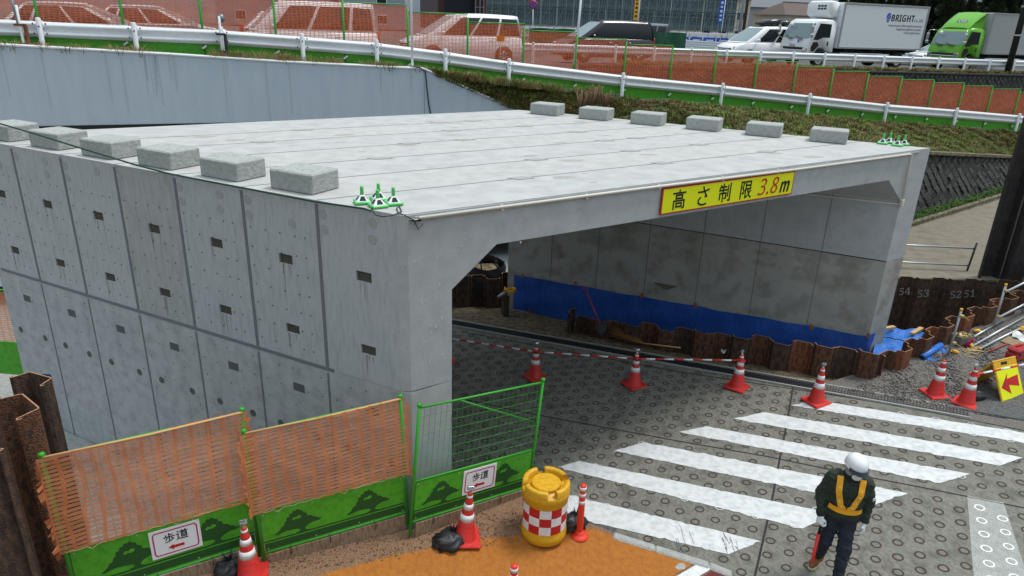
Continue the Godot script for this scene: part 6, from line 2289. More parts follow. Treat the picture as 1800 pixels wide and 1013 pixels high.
func build_vehicles() -> void:
	var d2 := Vector3(0.9307, 0, -0.3657)
	var n2 := Vector3(0.3657, 0, 0.9307)
	var base := Vector3(9.85, 0, -35.14)
	# heading towards -d2; near side of each vehicle faces the camera
	var turn := atan2(-(-d2).z, (-d2).x)
	var front := func(px: float, off: float, half: float) -> Vector3:
		var p := on_vert(px, 100, base - n2 * off, d2) - n2 * half
		p.y = main_y(p.x)
		return p
	lorry("white refrigerated lorry with BRIGHT lettering behind the guardrail", front.call(1416, 1.9, 1.08), turn, 6.15, M.white_gloss, M.truck_side, 0)
	lorry("bright green lorry with wind deflector and grey ribbed box", front.call(1684, 1.9, 1.08), turn, 6.2, M.truck_green, M.truck_grey, 1)
	# the car origin is its tail: place by the nose
	var nose := func(px: float, off: float, half: float, L: float) -> Vector3:
		var p: Vector3 = front.call(px, off, half) + d2 * L
		p.y = main_y(p.x)
		return p
	var wv := car("minivan", "white minivan with a black roof box ahead of the refrigerated lorry", nose.call(1287, 4.3, 0.9, 5.1), turn, "minivan", M.car_white, true)
	wv.scale = Vector3.ONE * 1.07
	find_child("roof_box", false, false).scale = Vector3.ONE * 1.07
	car("minivan", "black minivan with dark windows behind the end of the orange net", nose.call(992, 1.6, 0.87, 4.75), turn, "minivan", M.car_black)
	car("estate_car", "pale estate car glimpsed between the two lorries", nose.call(1628, 5.2, 0.88, 4.5), turn, "hatch", M.car_white)
	# cars on the lane nearest the net fence
	var lane := func(px: float, off: float, half: float, back: float) -> Vector3:
		var p := on_vert(px, 60, GLP - GLN * off, GLD) - GLN * half + GLD * back
		p.y = main_y(p.x) - 0.05
		return p
	var tl := atan2(-(-GLD).z, (-GLD).x)
	var tr := atan2(-GLD.z, GLD.x)
	car("hatchback", "white hatchback behind the net fence by the tall white pole", lane.call(722, 6.6, 0.88, 4.6), tl, "minivan", M.car_white)
	car("sedan", "long white car behind the net at the guardrail's marker posts", lane.call(300, 4.6, 0.88, -4.5), tr, "hatch", M.car_white)
	car("van", "boxy white van behind the net beside the round reflector disc", lane.call(410, 4.8, 0.85, 4.7), tl, "van", M.car_white)
	car("hatchback", "white car behind the boxy van and the orange net", lane.call(640, 8.6, 0.88, -4.5), tr, "hatch", M.car_white)
	car("sedan", "white car half hidden between the long car and the boxy van behind the net", lane.call(405, 8.0, 0.88, -4.5), tr, "hatch", M.car_white)
	car("van", "grey van parked in front of the teal scaffold", Vector3(11.2, main_y(11) - 0.1, -56.0), 2.9, "van", M.car_grey)
	# dark lorry cut by the top of the frame
	var p := on_y(792, 70, 5.1)
	p = eye() + ray(792, 30) * (44.0 / ray(792, 30).length())
	p.y = main_y(p.x)
	var o := thing("dark_lorry", "dark maroon lorry with black panels at the top of the net fence", "lorry", p, 0.3)
	var st := mb()
	box(st, T(Vector3(0, 2.3, 0)), Vector3(2.6, 2.6, 6.0), 0.08)
	part("body", st, M.maroon, o)
	st = mb()
	box(st, T(Vector3(-0.1, 2.6, 3.01)), Vector3(1.7, 1.5, 0.04), 0.05)
	part("window", st, M.glass, o)
	st = mb()
	for x in [0.75, 1.0, 1.22]: bar(st, Vector3(x, 1.2, 3.06), Vector3(x, 3.6, 3.06), 0.05, 0.05)
	for y in [1.5, 2.2, 2.9]: bar(st, Vector3(0.7, y, 3.06), Vector3(1.26, y, 3.06), 0.04, 0.04)
	part("rack", st, M.car_grey, o)
	for s in [-1, 1]:
		for z in [-2.0, 2.0]:
			st = mb(true)
			lathe(st, Transform3D(Basis(Vector3.UP, Vector3.RIGHT, Vector3.BACK), Vector3(s * 1.1, 0.5, z)), [Vector2(0, -0.14), Vector2(0.5, -0.14), Vector2(0.5, 0.14), Vector2(0, 0.14)], 18)
			part("wheel", st, M.tyre, o)

# ================================================================ background
func build_block_walls() -> void:
	# lower dark block wall at the terrace
	var o := thing("block_wall", "dark diamond-pattern concrete block wall with coping below the grass bank", "wall")
	var ca := LCA; var cb := LCB
	var b0 := LWA - UP * 0.1; var b1 := LWB - UP * 0.1
	block_face(o, ca, cb, b0, b1, 40, 5)
	var st := mb()
	bar(st, ca + UP * 0.04, cb + UP * 0.04, 0.3, 0.12, Vector3.ZERO, 0.02)
	part("coping", st, M.old_conc, o)
	# kerb along the terrace
	st = mb()
	var k0 := b0 + Vector3(0.3, 0.13, 0.5); var k1 := b1 + Vector3(0.3, 0.13, 0.5)
	bar(st, k0, k1, 0.16, 0.22, Vector3.ZERO, 0.02)
	var k := part("kerb", st, M.old_conc, self)
	tag(k, "weathered concrete kerb at the foot of the dark block wall", "kerb")
	# upper block wall under the main road guardrail
	o = thing("block_wall", "dark diamond-pattern block wall under the main road guardrail", "wall")
	var t0 := GLP + GLD * 16.0 - GLN * 7.05; var t1 := GLP + GLD * 54.0 - GLN * 7.05
	t0.y = main_y(t0.x); t1.y = main_y(t1.x)
	var g0 := gl(16.0, -6.8, -0.05); var g1 := gl(54.0, -6.8, -0.05)
	g0.y = minf(g0.y, t0.y - 0.4)
	block_face(o, t0, t1, g0, g1, 104, 7)
	st = mb()
	bar(st, t0 + UP * 0.02, t1 + UP * 0.02, 0.22, 0.08, Vector3.ZERO, 0.01)
	part("coping", st, M.block_stone, o)
func block_face(o: Node, ta: Vector3, tb: Vector3, ba: Vector3, bb: Vector3, nu: int, nv: int) -> void:
	var nrm := (tb - ta).cross(ba - ta).normalized()
	if nrm.z < 0: nrm = -nrm
	var at := func(u: float, v: float) -> Vector3: return ta.lerp(tb, u).lerp(ba.lerp(bb, u), v)
	var st := mb()
	quad(st, ta - nrm * 0.05, tb - nrm * 0.05, bb - nrm * 0.05, ba - nrm * 0.05)
	part("backing", st, M.joint_dark, o)
	var count := 0
	var rest := mb()
	for j in range(0, nv * 2):
		for i in nu:
			var u0 := (i + (0.5 if j % 2 else 0.0)) / nu
			var v0 := (j + 0.0) / (nv * 2.0)
			var q := [Vector2(u0, v0 - 0.5 / nv), Vector2(u0 + 0.47 / nu, v0), Vector2(u0, v0 + 0.5 / nv), Vector2(u0 - 0.47 / nu, v0)]
			var c := Vector2(u0, v0)
			var pts := []
			for p in q:
				var pp: Vector2 = c + (p - c) * 0.93
				pts.append(at.call(clampf(pp.x, 0.0, 1.0), clampf(pp.y, 0.0, 1.0)))
			var pc: Vector3 = at.call(clampf(u0, 0.0, 1.0), clampf(v0, 0.0, 1.0))
			var proud := rng.randf_range(0.02, 0.07)
			var rel := pc - eye()
			var sx := 900.0 + FPX * rel.dot(AX) / -rel.dot(AZ)
			var seen := sx > 1420 and sx < 1840 and count < 298
			var s2 := mb() if seen else rest
			var tilt := nrm * rng.randf_range(-0.015, 0.03)
			for k in 4:
				var a: Vector3 = pts[k]; var b: Vector3 = pts[(k + 1) % 4]
				var ai := a.lerp(pc, 0.16) + nrm * proud + tilt * (1 if k < 2 else -1)
				var bi := b.lerp(pc, 0.16) + nrm * proud + tilt * (1 if k < 1 or k == 3 else -1)
				quad(s2, a - nrm * 0.04, b - nrm * 0.04, bi, ai)
				tri(s2, pc + nrm * proud, ai, bi)
			if seen:
				count += 1
				part("block", s2, M.block_stone, o)
	var r := part("blocks_far", rest, M.block_stone, o)
	stuff(r)
func build_background() -> void:
	var st := mb()
	# scaffold hung with teal sheets
	var o := thing("scaffold", "long teal-sheeted construction scaffold across the far side of the road", "scaffold")
	var z := -96.0
	var gy := 4.9
	var sheets := mb()
	var n := 0
	for i in 17:
		for j in 3:
			var x := -8.0 + 2.1 * i
			if i >= 14 and j == 2: continue
			st = mb(true)
			var seed := rng.randf() * 6.0
			grid(st, 42, 1, func(u: float, v: float): return Vector3(x + 2.06 * u, gy + 1.5 + 2.2 * (j + v * 0.98), z - 1.2 + 0.14 * sin(u * 44.0 + seed)))
			part("sheet", st, M.teal_sheet, o)
			n += 1
	st = mb(true)
	for i in 36:
		var x := -8.0 + 1.05 * i
		tube(st, [Vector3(x, gy - 0.2, z), Vector3(x, gy + 8.2, z)], 0.05, 5, false)
	for j in 9:
		tube(st, [Vector3(-8, gy + 1.0 * j, z), Vector3(29, gy + 1.0 * j, z)], 0.03, 5, false)
	for i in 18:
		for j in 4:
			var x := -8.0 + 2.1 * i
			tube(st, [Vector3(x, gy + 2.0 * j, z + 0.03), Vector3(x + 1.05, gy + 2.0 * j + 1.8, z + 0.03)], 0.03, 4, false)
	part("poles", st, M.scaffold_tube, o)
	st = mb()
	for j in 4: box(st, T(Vector3(10.4, gy + 1.45 + 2.2 * j, z - 0.4)), Vector3(37.0, 0.06, 0.9))
	part("deck", st, M.dark_metal, o)
	# white hoarding with small pictures
	o = thing("hoarding", "white roadside hoarding panels with small pictures below the scaffold", "hoarding")
	for i in 18:
		st = mb()
		box(st, T(Vector3(-9.0 + 2.4 * i, gy + 0.65, z + 3.0)), Vector3(2.34, 1.2, 0.08), 0.02)
		part("panel", st, M.white, o)
	st = mb()
	for i in 40:
		var x := rng.randf_range(12.0, 33.0)
		box(st, T(Vector3(x, gy + 0.6 + rng.randf_range(-0.25, 0.3), z + 3.045)), Vector3(rng.randf_range(0.1, 0.3), rng.randf_range(0.1, 0.35), 0.01))
	stuff(part("pictures", st, mat("pics", C(196, 160, 110), 0.8), o))
	# rail of brown tubes
	o = thing("site_barrier_rail", "brown tube barrier rail in front of the scaffold", "railing")
	st = mb(true)
	for i in 9: tube(st, [Vector3(-7.0 + 2.2 * i, gy - 0.2, z + 6.0), Vector3(-7.0 + 2.2 * i, gy + 1.0, z + 6.0)], 0.05, 6)
	part("posts", st, M.rust_orange, o)
	st = mb(true)
	for y in [0.5, 0.98]: tube(st, [Vector3(-7.2, gy + y, z + 6.0), Vector3(11.0, gy + y, z + 6.0)], 0.05, 6)
	part("rails", st, M.rust_orange, o)
	# blue water barriers
	var wb: Node3D = null
	for i in 11:
		var p := Vector3(19.0 + 1.55 * i, gy - 0.1, z + 9.0)
		if wb == null:
			wb = thing("water_barrier", "blue plastic water barrier in the row across the road", "barrier", p, 0.1, "blue water barriers")
			st = mb()
			prism(st, T(Vector3(-0.72, 0, -0.2)), PackedVector2Array([Vector2(0, 0), Vector2(0, 0.3), Vector2(0.1, 0.9), Vector2(1.34, 0.9), Vector2(1.44, 0.3), Vector2(1.44, 0)]), 0.4)
			part("tank", st, M.blue, wb)
			st = mb()
			box(st, T(Vector3(0, 0.6, 0.205)), Vector3(0.9, 0.14, 0.02))
			part("band", st, M.white, wb)
		else:
			copy_of(wb, "", p, 0.1, "blue water barriers")
	# green sheeted site wall
	o = thing("green_sheet_fence", "dark green sheeted site fence behind the orange net", "fence")
	for i in 7:
		st = mb(true)
		var x := 0.6 + 1.6 * i
		grid(st, 6, 4, func(u: float, v: float): return Vector3(x + 1.56 * u, main_y(5) + 1.25 * v + (0.05 * sin(u * PI) if v > 0.9 else 0.0), -49.0 - 0.35 * (x + u) + 0.06 * sin(u * 9.0 + v * 3.0)))
		part("sheet", st, M.green_tarp, o)
	st = mb(true)
	for i in 8: tube(st, [Vector3(0.58 + 1.6 * i, main_y(5), -49.0 - 0.35 * (0.58 + 1.6 * i) + 0.1), Vector3(0.58 + 1.6 * i, main_y(5) + 1.35, -49.0 - 0.35 * (0.58 + 1.6 * i) + 0.1)], 0.035, 6)
	part("posts", st, M.dark_metal, o)
	# median barrier
	o = thing("median_barrier", "pale steel median barrier between the minivans", "barrier")
	var ma := on_y(1130, 82, main_y(10)); var mz := on_y(1300, 94, main_y(15))
	mz = ma + (mz - ma) * 3.0
	st = mb(true)
	wbeam(st, ma + UP * 0.4, mz + UP * 0.4, Vector3(0.3, 0, 0.9))
	wbeam(st, ma + UP * 0.05, mz + UP * 0.05, Vector3(0.3, 0, 0.9))
	part("beam", st, M.galv, o)
	st = mb()
	for i in 12:
		var p := ma.lerp(mz, i / 11.0)
		box(st, T(p + UP * 0.35), Vector3(0.14, 0.75, 0.1), 0.01)
	part("posts", st, M.galv, o)
	# houses
	house(Vector3(43.0, 4.6, -118.0), Vector3(9.5, 4.4, 8.0), 1.9, 0.3, M.cloth_wall, M.roof_tile, "cream house with brown hipped roof behind the site", 2)
	house(Vector3(53.5, 4.6, -124.0), Vector3(8.0, 3.6, 7.0), 1.6, 0.25, mat("wall_tan", C(168, 146, 124), 0.9), mat("roof_brown", C(104, 62, 56), 0.85), "tan house with reddish brown gable roof beside the cream house", 1)
	house(Vector3(31.5, 4.6, -122.0), Vector3(8.0, 6.6, 8.0), 1.2, 0.1, mat("wall_cream", C(206, 196, 176), 0.9), mat("roof_grey", C(110, 114, 120), 0.85), "tall cream house with dark windows right of the scaffold", 3)
	house(Vector3(50.0, 4.8, -150.0), Vector3(16.0, 6.0, 9.0), 3.0, 0.2, M.grey_blue, M.roof_grey, "large house with slate grey roof behind the small houses", 3)
	house(Vector3(70.0, 5.0, -175.0), Vector3(15.0, 6.5, 9.0), 3.0, -0.1, M.wall_cream, M.roof_grey, "distant house with grey roof above the refrigerated lorry", 3)
	house(Vector3(92.0, 5.0, -180.0), Vector3(15.0, 7.0, 9.0), 3.0, 0.2, M.grey_blue, M.roof_tile, "distant pale blue-grey house behind the conifers", 3)
	house(Vector3(-30.0, 5.0, -110.0), Vector3(26.0, 9.0, 10.0), 2.0, 0.1, M.grey_blue, M.roof_grey, "large grey building beyond the cars on the upper road", 4)
	# poles and signs
	pole("utility_pole", "black utility pole with steel bands at the end of the main road guardrail", on_plane(1771, 126, GLP - GLN * 7.6, GLN), 9.0, 0.17, M.black, "pole", [1.9, 3.4])
	pole("white_pole", "slim white pole standing at the bend of the retaining wall", on_vert(725, 118, GLP + GLN * 0.3, GLD), 4.5, 0.035, M.white, "pole", [])
	var tp := eye() + ray(1308, 45) * (78.0 / ray(1308, 45).length())
	pole("utility_pole", "brown timber utility pole in front of the cream house", Vector3(tp.x, 4.9, tp.z), 9.0, 0.16, M.rust_dark, "pole", [])
	tp = eye() + ray(1301, 45) * (82.0 / ray(1301, 45).length())
	pole("utility_pole", "pale concrete utility pole beside the cream house gable", Vector3(tp.x, 4.9, tp.z), 10.0, 0.17, M.grey_blue, "pole", [])
	for q in [[841, "blue-black steel column beside the rusty column"], [851, "rusty brown steel column at the end of the scaffold"]]:
		tp = eye() + ray(q[0], 28) * (52.0 / ray(q[0], 28).length())
		var oo := thing("steel_column", q[1], "column", Vector3(tp.x, 5.0, tp.z))
		st = mb()
		for s in [-1, 1]: box(st, T(Vector3(s * 0.13, 2.5, 0)), Vector3(0.03, 5.6, 0.3))
		box(st, T(Vector3(0, 2.5, 0)), Vector3(0.26, 5.6, 0.03))
		part("flanges", st, M.dark_metal if q[0] == 841 else M.rust_orange, oo)
	# no parking sign
	tp = eye() + ray(937, 8) * (60.0 / ray(937, 8).length())
	o = thing("no_parking_sign", "round blue no parking sign with red cross on a white post", "sign", Vector3(tp.x, 5.0, tp.z))
	st = mb(true)
	tube(st, [Vector3(0.1, 0, 0), Vector3(0, tp.y - 5.0, 0)], 0.04, 6)
	part("post", st, M.white, o)
	var c := Vector3(0, tp.y - 5.0, 0.06)
	st = mb(true)
	lathe(st, Transform3D(Basis(Vector3.RIGHT, Vector3.BACK, Vector3.DOWN), c), [Vector2(0.34, -0.01), Vector2(0.34, 0.01), Vector2(0, 0.012)], 22)
	part("rim", st, M.sign_red, o)
	st = mb(true)
	disc(st, Transform3D(Basis(Vector3.RIGHT, Vector3.BACK, Vector3.DOWN), c + Vector3(0, 0, 0.018)), 0.27, 20)
	part("disc", st, M.blue, o)
	st = mb()
	for a in [0.785, -0.785]: box(st, Transform3D(Basis(Vector3.BACK, a), c + Vector3(0, 0, 0.024 + 0.002 * a)), Vector3(0.56, 0.07, 0.004))
	part("cross", st, M.sign_red, o)
	# round red sign on the white post beside the black minivan
	var sp := on_vert(1013, 78, Vector3(9.85, 0, -35.14) - Vector3(0.3657, 0, 0.9307) * 0.8, Vector3(0.9307, 0, -0.3657))
	o = thing("speed_sign", "white post with a round red sign in front of the black minivan", "sign", Vector3(sp.x, main_y(sp.x), sp.z))
	st = mb(true)
	tube(st, [Vector3.ZERO, Vector3(0.1, 3.2, 0)], 0.05, 8)
	part("post", st, M.white, o)
	st = mb(true)
	lathe(st, Transform3D(Basis(Vector3.RIGHT, Vector3.BACK, Vector3.DOWN), Vector3(0.1, 3.1, 0.06)), [Vector2(0.3, -0.01), Vector2(0.3, 0.01), Vector2(0, 0.012)], 22)
	part("disc", st, M.sign_red, o)
	# banners on poles
	for q in [[1119, 14, M.yellow_cap, "tall narrow yellow banner with dark writing on a pole by the scaffold", 70.0], [1268, 20, M.blue, "tall narrow blue banner with white writing beside the houses", 70.0]]:
		tp = eye() + ray(q[0], q[1]) * (q[4] / ray(q[0], q[1]).length())
		o = thing("banner", q[3], "banner", Vector3(tp.x, 4.9, tp.z))
		st = mb(true)
		tube(st, [Vector3(0.25, 0, 0), Vector3(0.25, tp.y - 4.9 + 1.2, 0)], 0.03, 6)
		part("pole", st, M.galv, o)
		st = mb()
		box(st, T(Vector3(0, tp.y - 4.9, 0)), Vector3(0.42, 2.1, 0.02))
		part("cloth", st, q[2], o)
		st = mb()
		for k in 5: box(st, T(Vector3(0, tp.y - 4.9 + 0.72 - 0.36 * k, 0.012)), Vector3(0.2, 0.2 - 0.05 * (k % 2), 0.004))
		part("writing", st, M.ink if q[0] == 1119 else M.white, o)
	# small orange notice tied to the net
	tp = on_vert(880, 71, GLP - GLN * 0.15, GLD)
	o = thing("notice_board", "small orange notice board on a stick behind the net by the white hatchback", "sign", tp - UP * 0.8)
	st = mb(true)
	tube(st, [Vector3.ZERO, Vector3(0, 0.8, 0)], 0.015, 6)
	part("stick", st, M.wood, o)
	st = mb()
	box(st, T(Vector3(0, 0.85, 0.02)), Vector3(0.24, 0.17, 0.02))
	part("board", st, mat("notice", C(226, 120, 30), 0.6), o)
func house(at: Vector3, size: Vector3, roof_h: float, turn: float, wall: Material, roof: Material, label: String, nwin: int) -> void:
	var o := thing("house", label, "house", at, turn)
	var st := mb()
	box(st, T(Vector3(0, size.y * 0.5, 0)), size)
	part("wall", st, wall, o)
	st = mb()
	var e := 0.5
	var x := size.x * 0.5 + e
	var zz := size.z * 0.5 + e
	var y := size.y - 0.05
	var r0 := Vector3(-size.x * 0.28, y + roof_h, 0); var r1 := Vector3(size.x * 0.28, y + roof_h, 0)
	var q := [Vector3(-x, y, zz), Vector3(x, y, zz), Vector3(x, y, -zz), Vector3(-x, y, -zz)]
	quad(st, q[0], q[1], r1, r0); quad(st, q[2], q[3], r0, r1); tri(st, q[1], q[2], r1); tri(st, q[3], q[0], r0)
	quad(st, q[0], q[1], q[2], q[3])
	var rf := part("roof", st, roof, o)
	st = mb()
	bar(st, r0, r1, 0.3, 0.18)
	part("ridge", st, roof, rf)
	for i in nwin:
		for j in (2 if size.y > 5.0 else 1):
			var c := Vector3(size.x * ((i + 0.5) / nwin - 0.5), 1.3 + 2.7 * j + (0.8 if size.y < 5.0 else 0.0), size.z * 0.5)
			st = mb()
			box(st, T(c + Vector3(0, 0, 0.02)), Vector3(1.5, 1.3, 0.1), 0.01)
			var w := part("window", st, M.white, o)
			st = mb()
			box(st, T(c + Vector3(0, 0, 0.05)), Vector3(1.3, 1.1, 0.06))
			part("pane", st, M.glass, w)
func pole(called: String, label: String, at: Vector3, h: float, r: float, m: Material, cat: String, bands: Array) -> void:
	var o := thing(called, label, cat, at)
	var st := mb(true)
	tube(st, [Vector3(0, -0.3, 0), Vector3(0, h, 0)], r, 12, true, r * 0.85)
	part("shaft", st, m, o)
	for b in bands:
		st = mb(true)
		lathe(st, T(Vector3(0, b, 0)), [Vector2(r, 0), Vector2(r + 0.02, 0.01), Vector2(r + 0.02, 0.08), Vector2(r, 0.09)], 12)
		part("band", st, M.steel, o)

# ================================================================ vegetation
func blade_clump(n: int, h: float, spread: float, w: float, seed_: int) -> ArrayMesh:
	var r := RandomNumberGenerator.new()
	r.seed = seed_
	var st := mb()
	for i in n:
		var a := r.randf() * TAU
		var b := Vector3(cos(a), 0, sin(a)) * spread * r.randf() * 0.5
		var lean := Vector3(cos(a), 0, sin(a)) * spread * r.randf_range(0.3, 1.0)
		var hh := h * r.randf_range(0.5, 1.1)
		var s := Vector3(-sin(a), 0, cos(a)) * w
		var m := b + lean * 0.5 + UP * hh * 0.7
		var t := b + lean + UP * hh * r.randf_range(0.7, 1.0)
		st.set_color(Color.WHITE)
		quad(st, b - s, b + s, m + s * 0.8, m - s * 0.8)
		tri(st, m - s * 0.8, m + s * 0.8, t)
	return fin(st)
func scatter(called: String, label: String, cat: String, mesh: ArrayMesh, m: Material, xfs: Array, cols: Array) -> void:
	var mm := MultiMesh.new()
	mm.transform_format = MultiMesh.TRANSFORM_3D
	mm.use_colors = true
	mm.mesh = mesh
	mm.instance_count = xfs.size()
	for i in xfs.size():
		mm.set_instance_transform(i, xfs[i])
		mm.set_instance_color(i, cols[i])
	var o := MultiMeshInstance3D.new()
	o.name = numbered(called)
	o.multimesh = mm
	o.material_override = m
	add_child(o)
	tag(o, label, cat)
	stuff(o)
func lin(r: float, g: float, b: float) -> Color:
	return Color(r / 255.0, g / 255.0, b / 255.0).srgb_to_linear()
func build_vegetation() -> void:
	var vm := mat("leafy", Color.WHITE, 0.9)
	vm.vertex_color_use_as_albedo = true
	var r := RandomNumberGenerator.new()
	r.seed = 77
	var clump := blade_clump(14, 0.16, 0.16, 0.012, 5)
	var xs := []
	var cs := []
	var n := FastNoiseLite.new()
	n.seed = 8
	n.frequency = 0.9
	for i in 9000:
		var t := r.randf_range(7.5, 42.0)
		var s := r.randf_range(0.02, 0.98)
		var p := bank_pt(t, s)
		p.y += 0.05 * sin(t * 5.1) * sin(s * PI) + 0.06 * sin(s * PI) - 0.02
		var k := n.get_noise_2d(p.x, p.z)
		var sc := r.randf_range(0.6, 1.25) * (1.0 + 0.4 * k)
		xs.append(Transform3D(Basis(UP, r.randf() * TAU).scaled(Vector3(sc, sc * r.randf_range(0.6, 1.2), sc)), p))
		var g := lin(84, 104, 42).lerp(lin(118, 108, 66), clampf(0.5 + k * 1.4 + r.randf_range(-0.4, 0.4), 0, 1))
		if r.randf() < 0.12: g = lin(116, 146, 52)
		if r.randf() < 0.12: g = lin(110, 84, 56)
		cs.append(g)
	scatter("bank_plants", "low green and brown ground cover all over the bank", "ground cover", clump, vm, xs, cs)
	# broad-leaved weeds in patches
	var lf := mb()
	var lr := RandomNumberGenerator.new()
	lr.seed = 61
	for i in 16:
		var a := lr.randf() * TAU
		var c := Vector3(cos(a), 0, sin(a)) * lr.randf_range(0.02, 0.2) + UP * lr.randf_range(0.03, 0.2)
		var d := Vector3(cos(a), lr.randf_range(-0.2, 0.6), sin(a)).normalized()
		var s := d.cross(UP).normalized()
		var l := lr.randf_range(0.05, 0.1)
		lf.set_color(Color.WHITE)
		quad(lf, c - d * l * 0.5, c + s * l * 0.3, c + d * l * 0.6 - UP * l * 0.15, c - s * l * 0.3)
	var leafy := fin(lf)
	xs = []; cs = []
	for i in 3600:
		var t := r.randf_range(7.5, 42.0)
		var s := r.randf_range(0.0, 0.98)
		var p := bank_pt(t, s)
		var k := n.get_noise_2d(p.x * 0.6 + 40.0, p.z * 0.6)
		if k < 0.02 - 0.25 * (1.0 - s): continue
		p.y += 0.05 * sin(t * 5.1) * sin(s * PI) + 0.06 * sin(s * PI)
		xs.append(Transform3D(Basis(UP, r.randf() * TAU).scaled(Vector3(1.0, 0.55, 1.0) * r.randf_range(0.5, 1.1)), p))
		cs.append(lin(78, 98, 42).lerp(lin(116, 116, 66), r.randf()) if r.randf() < 0.7 else lin(126, 92, 58))
	scatter("bank_weeds", "patches of broad-leaved green weeds on the bank below the guardrail", "weeds", leafy, vm, xs, cs)
	xs = []; cs = []
	var tall := blade_clump(26, 0.34, 0.34, 0.008, 15)
	for i in 430:
		var t := r.randf_range(-6.0, 13.0)
		var dens := n.get_noise_2d(t * 1.3, 4.0)
		if dens < -0.12: continue
		var p := gl(t, r.randf_range(0.05, 0.42), 0.0)
		if t < 7.3: p.y = minf(p.y, ret_top(t) - 0.03)
		var sc := r.randf_range(0.5, 1.0)
		xs.append(Transform3D(Basis(UP, r.randf() * TAU).scaled(Vector3.ONE * sc), p))
		cs.append(lin(150, 128, 88).lerp(lin(92, 112, 48), clampf(r.randf() - 0.25 + dens, 0, 1)))
	scatter("dry_grass", "tufts of dry straw-coloured and green grass along the retaining wall top", "grass", tall, vm, xs, cs)
	xs = []; cs = []
	var short := blade_clump(16, 0.12, 0.16, 0.01, 25)
	for i in 2200:
		var t := r.randf_range(18.5, 50.0)
		var p := GLP + GLD * t - GLN * r.randf_range(7.1, 8.8)
		p.y = main_y(p.x) + 0.06
		xs.append(Transform3D(Basis(UP, r.randf() * TAU).scaled(Vector3.ONE * r.randf_range(0.7, 1.6)), p))
		cs.append(lin(104, 104, 58).lerp(lin(128, 112, 72), r.randf()))
	scatter("verge_grass", "thin dry verge grass under the main road guardrail", "grass", short, vm, xs, cs)
	xs = []; cs = []
	for i in 1100:
		var p := LWA.lerp(LWB, r.randf_range(0.15, 1.0)) + Vector3(0.28, 0.02, 0.42) * r.randf_range(0.0, 1.05)
		xs.append(Transform3D(Basis(UP, r.randf() * TAU).scaled(Vector3.ONE * r.randf_range(0.8, 1.6)), p))
		cs.append(lin(52, 84, 30).lerp(lin(74, 104, 40), r.randf()))
	scatter("wall_foot_grass", "bright green grass strip at the foot of the dark block wall", "grass", short, vm, xs, cs)
	# cut shrub stumps near the first roof block
	for q in [[1037, 178], [1047, 176], [1062, 180], [1022, 184]]:
		var p := on_vert(q[0], q[1] + 8, GLP + GLN * 1.6, GLD)
		var o := thing("cut_shrub", "bare cut-back shrub stems on the bank behind the roof blocks", "shrub", p, r.randf() * 3.0, "cut-back shrubs on the bank")
		for k in 5:
			var st := mb(true)
			var a := TAU * k / 5
			tube(st, [Vector3(cos(a), 0, sin(a)) * 0.05, Vector3(cos(a) * 0.18, r.randf_range(0.35, 0.6), sin(a) * 0.18)], 0.035, 6, true, 0.025)
			part("stem", st, mat("bark", C(118, 94, 72), 0.95), o)
	# conifers behind the lorries
	var leaf := StandardMaterial3D.new()
	leaf.albedo_color = Color.WHITE
	leaf.vertex_color_use_as_albedo = true
	leaf.roughness = 0.9
	leaf.cull_mode = BaseMaterial3D.CULL_DISABLED
	var variants := []
	for v in 3:
		var rr := RandomNumberGenerator.new()
		rr.seed = 100 + v
		var st := mb()
		var H := 5.2
		for i in 5200:
			var h := pow(rr.randf(), 0.8)
			var rad := 1.15 * pow(1.0 - h, 0.75) * (0.75 + 0.3 * sin(h * 31.0 + v)) + 0.05
			var a := rr.randf() * TAU
			rad *= 0.85 + 0.25 * sin(a * 3.0 + h * 9.0 + v)
			var k := sqrt(rr.randf())
			var p := Vector3(cos(a) * rad * k, 0.4 + h * H, sin(a) * rad * k)
			var d := Vector3(cos(a), rr.randf_range(0.2, 1.4), sin(a)).normalized()
			var s := d.cross(Vector3(rr.randf() - 0.5, rr.randf() - 0.5, rr.randf() - 0.5)).normalized() * 0.05
			var l := rr.randf_range(0.14, 0.34)
			st.set_color(lin(34, 46, 30).lerp(lin(58, 72, 42), rr.randf()))
			tri(st, p - s, p + s, p + d * l)
		variants.append(fin(st))
	var tp := RandomNumberGenerator.new()
	tp.seed = 5
	for i in 22:
		var px := 1470.0 + i * 17.0 + tp.randf_range(-6, 6)
		var dist := 64.0 + tp.randf_range(-3, 5)
		var d := ray(px, 60)
		var p := eye() + d * (dist / d.length())
		p.y = 4.7
		var h := tp.randf_range(0.78, 1.12)
		var o := thing("conifer", "dark evergreen conifer in the row behind the lorries", "tree", p, tp.randf() * TAU, "conifers behind the lorries")
		o.scale = Vector3(1.1, h, 1.1)
		var st := mb(true)
		tube(st, [Vector3.ZERO, Vector3(0.05, 2.5, 0), Vector3(0, 5.2, 0.05)], 0.14, 6, true, 0.02)
		for k in 8:
			var a := k * 2.4
			tube(st, [Vector3(0, 0.6 + 0.5 * k, 0), Vector3(cos(a) * 0.7 * (1.0 - k / 9.0), 0.9 + 0.5 * k, sin(a) * 0.7 * (1.0 - k / 9.0))], 0.035, 4, false, 0.01)
		part("trunk", st, M.bark, o)
		part("crown", variants[i % 3], leaf, o)

